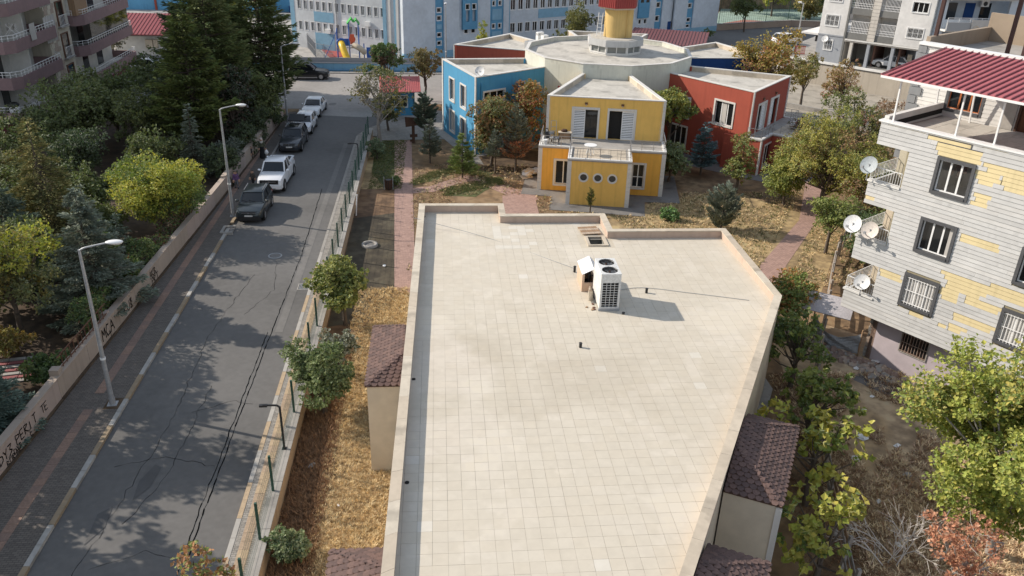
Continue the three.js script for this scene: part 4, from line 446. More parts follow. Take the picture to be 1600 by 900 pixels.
// ---------------------------------------------------------------- things behind the kindergarten, upper right
{ const t = thing('metal_canopy', 'low building with a maroon metal roof behind the pale hall', 'building', [29.8, 0, -109.5], -0.35); mesh('wall', bx(-4.2, 4.2, 0, 2.9, -3, 3), K.concreteD, t); const g = []; for (let i = 0; i < 24; i++) g.push(bar([-4.8 + i * 0.42, 3.03, 3.6], [-4.8 + i * 0.42, 3.83, -3.6], 0.1, 0.08)); mesh('roof', [slab([-5, 3, 3.6], [5, 3, 3.6], [5, 3.8, -3.6], [-5, 3.8, -3.6], 0.08), ...g], mat([0.16, 0.055, 0.055], null, 0.55), t); }
struct('upper_road', sheet([[33, -101.5], [41.2, -103], [47, -109], [90, -150], [75, -165], [46, -141], [30, -118]], 0.05), K.asphalt);
struct('upper_ground', prism([[41.2, -102.6], [51.6, -91.3], [62, -80], [140, -90], [140, -190], [80, -150], [48.5, -112], [44.5, -107.5]], 0, 2.5), K.concrete);
{ const t = thing('retaining_wall', 'beige retaining wall with a pale coping below the white apartment block', 'wall', [41.1, 0, -102.42], -0.8216); mesh('wall', bx(0, 30, 0, 2.55, -0.1, 0.15), mat([0.44, 0.39, 0.32], 'streak'), t); mesh('coping', [bx(0, 30, 2.55, 2.75, -0.25, 0.3)], K.white, t); mesh('drain_channel', bx(0, 30, 2.42, 2.53, 0.15, 0.22), K.concreteD, t); mesh('pier', bx(1.0, 2.0, 0, 2.5, 0.15, 0.35), K.white, t); }
struct('courtyard', sheet([[33, -96], [41, -102.2], [60, -81.5], [46, -70], [36, -80]], 0.022), mat([0.4, 0.36, 0.3], 'concrete'));
struct('court_kerb', [bar([34, 0.25, -90], [43, 0.25, -80], 0.3, 0.5)], K.concrete);
{ const t = thing('colour_fence', 'fence of red, yellow, green and blue panels on the retaining wall', 'fence', [41.9, 2.5, -104.2], -0.25); const cs = [mat([0.05, 0.35, 0.4], null, 0.5), K.white, mat([0.55, 0.42, 0.03], null, 0.5), mat([0.04, 0.3, 0.33], null, 0.5), mat([0.5, 0.08, 0.04], null, 0.5), mat([0.45, 0.06, 0.03], null, 0.5)]; cs.forEach((m, i) => { const g = []; for (let k = 0; k < 6; k++) g.push(bx(i * 0.66 + k * 0.11, i * 0.66 + k * 0.11 + 0.05, 0.1, 1.0, -0.02, 0.02)); mesh('fence_panel', [...g, bx(i * 0.66, i * 0.66 + 0.64, 0.06, 0.14, -0.02, 0.021), bx(i * 0.66, i * 0.66 + 0.64, 0.98, 1.06, -0.02, 0.021)], m, t); mesh('post', bx(i * 0.66 - 0.03, i * 0.66 + 0.03, 0, 1.12, -0.03, 0.03), i % 2 ? K.yellow : K.red, t); }); mesh('number_plate', fin(new THREE.ExtrudeGeometry(new THREE.Shape([[0.7, 0.1], [0.95, 1.1], [1.1, 1.1], [1.35, 0.1], [1.15, 0.1], [1.02, 0.75], [0.9, 0.1]].map(p => new THREE.Vector2(...p))), { depth: 0.05, bevelEnabled: false }).translate(0, 0, 0.03)), K.white, t); }
// sports court beyond the school
struct('sports_court', sheet([[46, -143], [74, -150], [74, -166], [56, -168]], 0.06), mat([0.3, 0.4, 0.33], 'concrete'));
struct('red_court', sheet([[45, -138], [52, -141], [60, -148], [54, -150], [46, -143]], 0.075), mat([0.38, 0.16, 0.12], 'concrete'));
{ const t = thing('court_fence', 'tall dark mesh fence round the green sports court', 'fence'); meshFence(t, [[47, -142], [52, -144.5], [57, -147], [62, -149.5], [67, -152]], 0.06, 4.5, K.green, 0.5); meshFence(t, [[50, -166], [58, -167.5], [66, -167], [74, -166.5]], 0.06, 4, K.green, 0.6); mesh('windscreen', bar([50, 1.5, -166.6], [72, 1.5, -166.9], 0.06, 2.8), mat([0.04, 0.14, 0.13], null, 0.8), t); }
{ const t = thing('stone_wall', 'low stone wall along the far side of the upper road', 'wall'); mesh('wall', [bar([43.5, 0.5, -137], [60, 0.5, -143.5], 0.4, 1.0), bar([60, 0.5, -143.5], [76, 0.5, -141], 0.4, 1.0)], mat([0.36, 0.28, 0.22], 'streak'), t); mesh('coping', [bar([43.5, 1.04, -137], [60, 1.04, -143.5], 0.5, 0.08), bar([60, 1.04, -143.5], [76, 1.04, -141], 0.5, 0.08)], K.concrete, t); }
// white apartment block
{ const t = thing('white_apartment_block', 'white apartment block on a grey base with open parking bays', 'building', [45.45, 0, -99.81], -0.7798); const wM = mat([0.72, 0.71, 0.69], 'plaster'), gM = mat([0.36, 0.38, 0.41], 'plaster'), bM = mat([0.2, 0.2, 0.19], 'plaster'), pM = mat([0.62, 0.58, 0.52], 'streak'), HT = 20;
  const S = seg([0, 0], [3.15, 0]); const wo = { c: 0.09, m: K.whiteM, n: 3, bars: K.whiteM };
  mesh('base_wall', wallGeo(S, 2.5, 5.6, [holeOf(0.85, 3.85, 1.1, 1.3, 0.09)]), gM, t); win(t, S, 0.85, 3.85, 1.1, 1.3, wo);
  mesh('wall', wallGeo(S, 5.62, HT, [6.6, 9.35, 12.1].map(y => holeOf(0.5, y, 1.7, 1.4, 0.09))), wM, t); for (const y of [6.6, 9.35, 12.1]) win(t, S, 0.5, y, 1.7, 1.4, wo); mesh('string_course', bx(-0.05, 3.2, 5.55, 5.7, -0.1, 0.06), gM, t); mesh('corner_trim', [bx(3.05, 3.25, 2.5, HT, -0.2, 0.08)], bM, t);
  mesh('side_wall', [wallGeo(seg([-2.2, -9], [0, 0]), 5.62, HT), wallGeo(seg([-0.5, -9], [0, 0]), 2.5, 5.6), bx(-2.2, 13, 5.4, 5.6, -12, -0.25), bx(-2.2, 14, HT, HT + 0.3, -12, 0.1)], wM, t); mesh('shop_sign', [xf(bx(-0.1, 0.1, 4.6, 5.5, -3, 0), -0.4, 0, -0.6, 0.2)], K.black, t); mesh('shop_front', [wallGeo(seg([-1.6, -8], [-0.8, -4]), 2.5, 5, [], 0.1)], K.coping, t);
  for (let f = 0; f < 5; f++) { const y = 5.5 + f * 2.75; mesh('balcony_band', [bx(3.25, 5.78, y, y + 0.68, -0.2, -0.02), bx(6.6, 8.7, y, y + 0.68, -0.2, -0.02)], bM, t); for (const [a, b, nm] of [[3.3, 5.75, 0], [6.62, 8.68, 1]]) { const g = []; for (let k = 0; k <= 14; k++) g.push(bx(mix(a, b, k / 14) - 0.018, mix(a, b, k / 14) + 0.018, y + 0.68, y + 2.0, -0.1, -0.06)); for (const q of [0.75, 1.0, 1.25, 2.0]) g.push(bx(a, b, y + q - 0.02, y + q + 0.02, -0.12, -0.055)); mesh('balcony_grille', g, K.whiteM, t); } }
  mesh('balcony_back', [bx(3.25, 8.7, 5.5, HT, -1.3, -1.2)], pM, t); for (let f = 0; f < 4; f++) for (const [a, b] of [[3.7, 5.3], [6.8, 8.3]]) mesh('balcony_door', bx(a, b, 5.6 + f * 2.75, 7.7 + f * 2.75, -1.2, -1.16), f === 1 ? K.glassB : K.curtain, t);
  mesh('pilaster', [bx(5.78, 6.6, 5.45, HT, -1.2, 0.12)], pM, t); { const g = []; for (let k = 0; k < 36; k++) g.push(bx(5.77, 6.61, 5.45 + k * 0.4, 5.47 + k * 0.4, 0, 0.135)); mesh('pilaster_joint', g, K.concreteD, t); }
  const S2 = seg([8.7, 0.05], [12.35, 0.05]); mesh('wall', wallGeo(S2, 5.4, HT, [[1.2, 6.35], [1.2, 9.1], [1.2, 11.85]].map(q => holeOf(q[0], q[1], 1.85, 1.25, 0.09))), wM, t); win(t, S2, 1.2, 6.35, 1.85, 1.25, wo); win(t, S2, 1.2, 9.1, 1.85, 1.25, { ...wo, bars: null }); win(t, S2, 1.2, 11.85, 1.85, 1.25, { ...wo, bars: null }); mesh('side_wall', bx(12.1, 12.35, 5.4, HT, -10, -0.2), wM, t);
  mesh('beam', [bx(3.25, 12.35, 5.15, 5.48, -0.5, 0.1)], K.concrete, t); mesh('beam_edge', bx(3.3, 12.3, 5.3, 5.45, 0.1, 0.16), K.white, t);
  for (const x of [4.1, 6.1, 8.85, 11.6]) mesh('column', bx(x - 0.17, x + 0.17, 2.5, 5.15, -0.35, 0.05), x < 5 ? pM : gM, t);
  mesh('bay_wall', [bx(3.25, 13, 2.5, 5.4, -5.2, -5), bx(3.15, 3.3, 2.5, 5.4, -5, -0.2)], pM, t); mesh('bay_partition', [bx(6.3, 6.5, 2.5, 5.15, -5, -1.4), bx(9.2, 9.4, 2.5, 5.15, -5, -1.2)], mat([0.22, 0.12, 0.09], 'streak'), t); mesh('bay_ceiling', bx(3.3, 12.3, 5.2, 5.39, -5, -0.5), K.dark, t); mesh('bay_board', [bx(10.2, 10.7, 2.5, 4.4, -1.6, -1.5)], K.coping, t);
  const d = dish([0, 0, 0], 0, 0.4, 'white satellite dish on the grey base of the white apartment block'); d.position.set(45.45 + 0.711 * 0.9 - 0.703 * 0.1, 4.45, -99.81 + 0.703 * 0.9 + 0.711 * 0.2); d.rotation.y = -0.8; }
{ const t = thing('balcony_apartment_block', 'pale apartment block with cluttered balconies at the upper right edge', 'building', [54.7, -3.7, -90.6]); t.scale.setScalar(1.17); const wM = mat([0.6, 0.66, 0.72], 'plaster'); const S = seg([0, 0], [26, 0]);
  mesh('wall', wallGeo(S, 0, 24, [[0.5, 6.6, 8.6, 9.6], [0.5, 6.6, 10.6, 12.6], [0.5, 6.6, 13.5, 15.4], ...[9.2, 11.9, 14.6].map(y => holeOf(8.2, y, 1.6, 1.7, 0.1))], 0.3), wM, t); for (const y of [9.2, 11.9, 14.6]) win(t, S, 8.2, y, 1.6, 1.7, { c: 0.1, n: 2, m: K.whiteM }); mesh('side_wall', bx(0, 0.3, 0, 24, -10, -0.3), wM, t); mesh('balcony_back', bx(0.3, 8, 7, 20, -2.2, -2), wM, t);
  for (const y of [9.75, 12.55]) { mesh('balcony_band', bx(0.2, 6.9, y, y + 0.75, 0.9, 1.1), K.greyM, t); mesh('balcony_slab', bx(0.2, 6.9, y - 0.1, y + 0.05, -2, 0.9), K.white, t); railing('balcony_railing', [[0.2, 1.0], [6.8, 1.0]], y + 0.75, 0.4, K.whiteM, t, { sp: 1.1 }); }
  for (const [x, m] of [[1.6, K.glassB], [3.4, K.navy], [5.0, K.glass]]) mesh('balcony_door', bx(x, x + 1.0, 9.8, 11.9, -2, -1.95), m, t);
  const rg = thing('hanging_rug', 'pale patterned rug hung over the balcony railing at the upper right', 'rug', [58.8, 7.15, -89.25]); mesh('rug', bx(-1.2, 1.2, 0, 1.75, 0, 0.05), K.curtain, rg); mesh('rug_pattern', [fin(new THREE.TorusGeometry(0.32, 0.06, 6, 20).translate(0.4, 0.8, 0.06)), fin(new THREE.TorusGeometry(0.32, 0.06, 6, 20).translate(-0.6, 0.8, 0.06))], K.coping, rg);
  const bi = thing('bicycle', 'bicycle leaning on the balcony at the upper right', 'bicycle', [62.1, 9.0, -89.1]); for (const x of [-0.5, 0.5]) mesh('wheel', fin(new THREE.TorusGeometry(0.3, 0.03, 6, 20).translate(x, 0, 0)), K.black, bi); mesh('frame', [bar([-0.5, 0, 0], [-0.1, 0.5, 0], 0.04), bar([-0.1, 0.5, 0], [0.4, 0.5, 0], 0.04), bar([0.4, 0.5, 0], [0.5, 0, 0], 0.04), bar([0, 0, 0], [-0.1, 0.6, 0], 0.04)], K.steel, bi);
  const ac = thing('balcony_air_conditioner', 'white outdoor air conditioner on the upper right balcony wall', 'air conditioner', [60.6, 9.9, -92.6]); mesh('casing', bx(-0.45, 0.45, 0, 0.65, 0, 0.3), K.whiteM, ac); mesh('fan_grille', fin(new THREE.CylinderGeometry(0.24, 0.24, 0.03, 18).rotateX(Math.PI / 2).translate(0, 0.33, 0.31)), K.black, ac); }
// ---------------------------------------------------------------- sided house on the right
{ const A0 = 56.6 * RAD, t = thing('sided_house', 'tall house clad in peeling grey siding boards with yellow insulation showing', 'building', [19.51, 0, -34.86], -A0);
  const ins = mat([0.68, 0.57, 0.33], 'streak', 1), side = [mat([0.54, 0.54, 0.53], 'plaster', 0.7), mat([0.515, 0.515, 0.505], 'streak', 0.7), mat([0.555, 0.55, 0.535], 'plaster', 0.7)], mauve = mat([0.5, 0.44, 0.47], 'plaster'), L = 13.5, dkF = mat([0.09, 0.092, 0.098], 'grain', 0.6);
  const recs = [[-0.5, 1.54, 9.2, 10.92], [-0.5, 1.52, 6.5, 8.12], [-0.5, 1.42, 3.72, 5.35]];
  const wins = []; for (const [s, y] of [[2.8, 9.45], [2.75, 6.7], [2.68, 4.0], [7.0, 9.45], [6.98, 6.75], [6.96, 4.0], [11, 9.45], [11, 6.75], [11, 4.0]]) wins.push([s, y, 1.62, 1.62]);
  const front = seg([1.45, 0], [L, 0]); const holes = wins.map(w => holeOf(w[0] - 1.45, w[1], w[2], w[3], 0.12));
  mesh('backing_wall', [wallGeo(front, 2.82, 11.9, holes, 0.22), ...[[2.82, 3.7], [5.36, 6.48], [8.13, 9.18], [10.93, 11.9]].map(([a, b]) => wallGeo(seg([0, 0], [1.45, 0]), a, b, [], 0.22))], mat([0.3, 0.26, 0.17], 'streak'), t);
  const gap = [[2.05,3.92,11.72,12.1],[2.58,3.99,11.44,11.79],[2.65,4.47,11.16,11.59],[4.7,6.9,10.94,11.33],[4.53,5.42,10.52,10.87],[4.55,5.41,10.34,10.69],[5.52,7.6,10.49,10.93],[5.54,6.9,10.34,10.65],[4.53,5.36,9.39,9.95],[4.47,6.11,7.75,8.21],[0.32,1.19,11.86,12.02],[1.26,2.1,11.8,12.03],[4.46,5.33,11.8,12.05],[1.44,2.63,5.06,5.44],[4.26,6.08,5.98,6.37],[4.37,6.02,5.74,6.06],[4.36,6.01,5.52,5.78],[4.47,5.15,5.06,5.48],[5.29,6.97,5.16,5.61],[6.15,8.6,5.92,6.44],[5.27,6.9,4.32,4.64],[3.27,4.01,3.71,3.88],[4.65,4.96,3.75,3.89],[5.06,5.7,3.78,3.99],[0.05,0.45,8.3,8.5],[9,10.6,8,8.4],[8.6,10.4,5.2,5.7]];
  const r = rng(77); const H = 0.185; let k = 0;
  for (let y = 2.78; y < 11.85; y += H, k++) { const y1 = Math.min(y + H - 0.008, 11.9), ym = (y + y1) / 2; let iv = [[0, L]]; const gaps = []; const cut = (a, b) => { iv = iv.flatMap(([p, q]) => b <= p || a >= q ? [[p, q]] : [[p, a], [b, q]].filter(([m, n]) => n - m > 0.05)); };
    for (const c of recs) if (ym > c[2] && ym < c[3]) cut(c[0], c[1]); for (const w of wins) if (y1 > w[1] + 0.01 && y < w[1] + w[3] - 0.01) cut(w[0] + 0.02, w[0] + w[2] - 0.02); for (const g of gap) if (ym > g[2] && ym < g[3]) { const a = Math.max(0, g[0] + (r() - 0.5) * 0.35), b = g[1] + (r() - 0.5) * 0.4; gaps.push([a, b]); cut(a, b); }
    { gaps.sort((a, b) => a[0] - b[0]); let e = 0; for (const [a0, b] of gaps) { const a = Math.max(a0, e); if (b - a > 0.1) { mesh('insulation_board', slab([a, y, 0.024], [b, y, 0.024], [b, y1, 0.006], [a, y1, 0.006], 0.005), ins, t); e = b; } } }
    const jn = []; for (const [a, b] of iv) { let p = a; while (b - p > 0.05) { const q = Math.min(b, p + 2.2 + r() * 2.6); jn.push([p, q - 0.004]); p = q; } }
    for (const [a, b] of jn) { const g = slab([a, y, 0.042], [b, y, 0.042], [b, y1, 0.014], [a, y1, 0.014], 0.012); const uv = g.attributes.uv, o = r() * 5; for (let i = 0; i < uv.count; i++) uv.setXY(i, uv.getX(i) + o, uv.getY(i) + o * 2); mesh('siding_board', g, side[Math.floor(r() * 3)], t); } }
  wins.forEach((w, i) => { const o = win(t, seg([0, 0], [L, 0]), ...w, { c: 0.13, n: 3, m: dkF, pane: i % 3 === 0 && i < 3 && i === 0 ? new THREE.MeshPhysicalMaterial({ transmission: 1, thickness: 0, roughness: 0.02 }) : K.glass, bars: w[1] < 5 ? K.whiteM : null, curtain: w[1] < 5 ? [[0.02, 0.98]] : i === 1 ? [[0.85, 0.97]] : null, proud: 0.09, depth: 0.12 }); });
  // room behind the top window
  mesh('room', [bx(2.6, 5.2, 9.2, 9.25, -2.6, -0.23), bx(2.6, 5.2, 11.4, 11.45, -2.6, -0.23), bx(2.6, 5.2, 9.25, 11.4, -2.65, -2.6), bx(2.55, 2.6, 9.25, 11.4, -2.6, -0.23), bx(5.2, 5.25, 9.25, 11.4, -2.6, -0.23)], K.curtain, t);
  // corner balconies cut into the face
  for (const [i, c] of recs.entries()) { const y = c[2]; mesh('balcony_floor', bx(0.02, 1.5, y - 0.62, y - 0.5, -2.2, -0.22), K.concrete, t); mesh('balcony_back', [bx(0.05, 1.6, y - 0.5, c[3] + 0.05, -2.3, -2.2), bx(1.54, 1.6, y - 0.5, c[3] + 0.05, -2.2, -0.22)], i === 0 ? mat([0.5, 0.46, 0.36], 'streak') : K.cream, t); mesh('balcony_door', bx(0.5, 1.3, y - 0.5, y + 1.3, -2.2, -2.15), K.dark, t); mesh('balcony_parapet', [bx(0.0, 0.12, y - 1.02, y - 0.02, -2.2, -0.23)], side[0], t); mesh('balcony_sill', [bx(-0.05, 1.5, y - 0.03, y + 0.06, -0.2, 0.08)], K.white, t); railing('balcony_railing', [[1.46, 0], [0.03, 0], [0.03, -2.2]], y + 0.06, 0.62, K.whiteM, t, { sp: 1.4, rails: [1, 0.1], balus: 0.12, r: 0.014 }); mesh('balcony_ceiling', bx(0.02, 1.5, c[3] + 0.02, c[3] + 0.1, -2.2, -0.22), K.white, t); }
  mesh('side_wall', [bx(1.6, 1.8, 0, 11.4, -9, -2.3), bx(0.0, 0.2, 2.82, 11.3, -9, -8.8)], K.cream, t); mesh('back_wall', [bx(-1.6, L, 0, 11.4, -12, -11.8), bx(L - 0.2, L, 0, 11.9, -12, -0.25)], K.cream, t);
  mesh('soffit', bx(0.02, L, 2.74, 2.81, -2.3, -0.01), K.concrete, t);
  const mS = seg([1.22, -1.2], [L, -1.2]); mesh('ground_wall', wallGeo(mS, -0.5, 2.74, [holeOf(1.5, 1.1, 1.36, 1.1, 0.04), holeOf(5.5, 1.1, 1.4, 1.1, 0.04)]), mauve, t); for (const s of [1.5, 5.5]) win(t, mS, s, 1.1, 1.38, 1.12, { c: 0.04, n: 3, m: K.concrete, fm: K.woodD, bars: mat([0.3, 0.22, 0.18], null, 0.7), sill: false }); mesh('ground_wall', [wallGeo(seg([1.22, -9], [1.22, -1.2]), -0.5, 2.74)], mat([0.3, 0.2, 0.15], 'streak'), t);
  { const st = []; const r2 = rng(31); for (let y = -0.1; y < 2.6; y += 0.22) for (let q = 0; q < 3; q++) st.push(xf(bx(-0.13, 0.13, 0, 0.2, -0.1, 0.1), 1.12 + r2() * 0.06, y, -1.35 - q * 0.26, r2() * 0.5)); for (const g of st) mesh('stone', g, r2() < 0.5 ? K.concrete : K.wallTan, t); }
  // roof terrace
  mesh('terrace_floor', bx(0.02, L - 0.3, 11.4, 11.5, -5.3, -0.24), K.concrete, t); { for (let i = 0; i < 12; i++) for (let q = 0; q < 5; q++) mesh('terrace_tile', bx(0.3 + i * 0.9, 1.18 + i * 0.9, 11.5, 11.53, -5.1 + q * 0.95, -4.17 + q * 0.95), K.roofCem, t); }
  mesh('terrace_rim', [bx(-0.1, L, 11.93, 12.0, -0.3, 0.1), bx(0, L, 11.87, 11.93, -0.2, 0.05)], K.whiteM, t); mesh('terrace_rim_base', bx(0.0, L, 11.5, 11.86, -0.24, 0.01), dkF, t);
  mesh('terrace_parapet', [bx(-0.1, 0.12, 11.3, 12.12, -5.3, -0.35)], K.white, t); mesh('parapet_band', bx(0.12, 0.14, 11.62, 11.85, -5.2, -0.4), K.dark, t);
  const tw = seg([-1.6, -5.3], [L, -5.3]); mesh('terrace_wall', wallGeo(tw, 9, 14.55, [[1.85, 3.35, 11.9, 12.85], [5.05, 6.4, 11.5, 13.5]]), K.white, t); { const g = []; for (let y = 9.2; y < 14.4; y += 0.2) g.push([y]); for (const [y] of g) for (const [a, b] of (y > 11.35 && y < 13.45 ? [...(y > 11.6 && y < 13.0 ? [[-1.6, 0.1], [1.91, 3.43]] : [[-1.6, 3.43]]), [4.82, L]] : [[-1.6, 4], [4, 9], [9, L]])) mesh('wall_board', slab([a, y, -5.262], [b - 0.01, y, -5.262], [b - 0.01, y + 0.19, -5.28], [a, y + 0.19, -5.28], 0.01), K.white, t); }
  { const q = []; for (let i = 0; i < 14; i++) q.push(bx(-1.7, i % 2 ? -1.3 : -1.1, 9 + i * 0.4, 9.36 + i * 0.4, -5.5, -5.2)); mesh('quoin', q, mat([0.24, 0.25, 0.26], 'streak'), t); }
  const tW = win(t, tw, 1.7, 11.75, 1.8, 1.25, { c: 0.14, n: 3, m: dkF, fm: mat([0.55, 0.17, 0.05], 'wood'), pane: K.glass, depth: 0.08 });
  { const d = mesh('terrace_door', [bx(-0.68, -0.58, 0, 2.0, -0.05, 0.06), bx(0.58, 0.68, 0, 2.0, -0.05, 0.06), bx(-0.58, 0.58, 1.9, 2.0, -0.05, 0.06)], K.woodD, t); onWall(d, tw, 5.72, 11.5); mesh('door_leaf', bx(-0.58, 0.58, 0, 1.9, -0.1, -0.04), mat([0.16, 0.07, 0.035], 'wood'), d); mesh('door_glass', bx(-0.4, 0.1, 1.1, 1.75, -0.04, -0.03), K.glassB, d); }
  mesh('wall_stair', [slab([2.75, 11.52, -5.2], [3.35, 11.52, -5.2], [3.38, 13.0, -5.2], [2.85, 13.0, -5.2], 0.04)], K.concrete, t);
  mesh('wall_coping', bx(-1.7, L, 14.55, 14.68, -5.6, -5.15), K.whiteM, t);
  const rm = mat([0.46, 0.13, 0.14], 'grain', 0.55), g = [], p0 = [-0.35, 13.93, 0.3], p1 = [0.02, 14.72, -4.3]; // terrace roof with ribs
  const nR = 40; g.push(slab([-0.35, 13.93, 0.3], [11.6, 13.93, 0.3], [12, 14.72, -4.3], [0.02, 14.72, -4.3], 0.04)); for (let i = 0; i <= nR; i++) { const x0 = -0.35 + i * 0.3; g.push(bar([x0, 13.965, 0.3], [x0 + 0.37, 14.755, -4.3], 0.045, 0.06)); } mesh('terrace_roof', g, rm, t); mesh('roof_edge', [bar([-0.35, 13.87, 0.28], [11.6, 13.87, 0.28], 0.05, 0.1), bar([-0.34, 13.86, 0.26], [0.02, 14.66, -4.3], 0.05, 0.08)], K.whiteM, t);
  for (const s of [0.42, 3.18, 4.75, 7.6]) mesh('roof_post', bar([s, 11.95, -0.15], [s, 13.9, -0.1], 0.065), K.whiteM, t); for (const s of [-0.05, 1.62]) mesh('roof_post', bar([s, 11.5, -4.9], [s, 14.6, -4.4], 0.07), K.whiteM, t);
  for (const [s, o] of [[-1.5, -6.2], [1.1, -8.2], [2.6, -6.2]]) mesh('steel_column', [bar([s, 11, o], [s, 19, o], 0.16)], mat([0.07, 0.035, 0.03], 'grain'), t);
  mesh('upper_roof', bx(-1.5, L, 14.1, 14.2, -11.8, -5.6), K.concrete, t); mesh('roof_parapet', [bx(-1.6, -1.4, 9, 14.9, -12, -5.55), bx(-1.6, L, 14.2, 15.6, -12, -11.8)], mat([0.34, 0.27, 0.2], 'streak'), t); mesh('roof_shed', [bx(2.4, 6.5, 14.2, 15.9, -10.5, -8.5)], mat([0.5, 0.42, 0.33], 'streak'), t); mesh('shed_roof', [slab([2.2, 15.95, -8.3], [12, 15.95, -8.3], [12, 16.6, -13], [2.2, 16.6, -13], 0.06)], rm, t);
  const X = (s, o) => { const c = Math.cos(A0), q = Math.sin(A0); return [19.51 + s * c - o * q, -34.86 + s * q + o * c]; };
  const dd = (s, o, y, r_, l, turn, m) => { const p = X(s, o); dish([p[0], y, p[1]], turn, r_, l, m); };
  dd(0.0, 0.25, 9.25, 0.4, 'large grey satellite dish at the corner of the top balcony', -1.0, mat([0.36, 0.4, 0.42], 'grain', 0.5)); dd(-0.1, 0.35, 6.4, 0.42, 'left white satellite dish on the middle balcony rail', -0.9, K.whiteM); dd(0.75, 0.3, 6.35, 0.4, 'rust stained white satellite dish on the middle balcony rail', -0.9, mat([0.62, 0.56, 0.5], 'grain', 0.6)); dd(0.85, 0.1, 3.7, 0.37, 'white satellite dish behind the rail of the lowest balcony', -0.8, K.whiteM);
}
struct('rubble_ground', sheet([[15.5, -28], [17, -36], [20.5, -38], [25, -34], [27, -20], [20, -14], [14, -14]], 0.01), mat([0.52, 0.42, 0.3], 'soil', 1));
struct('alley', sheet([[20.6, -33.6], [23.7, -30.4], [27, -25.5], [24.6, -25], [22.2, -28.8], [19.6, -32.4]], 0.02), K.concreteD);
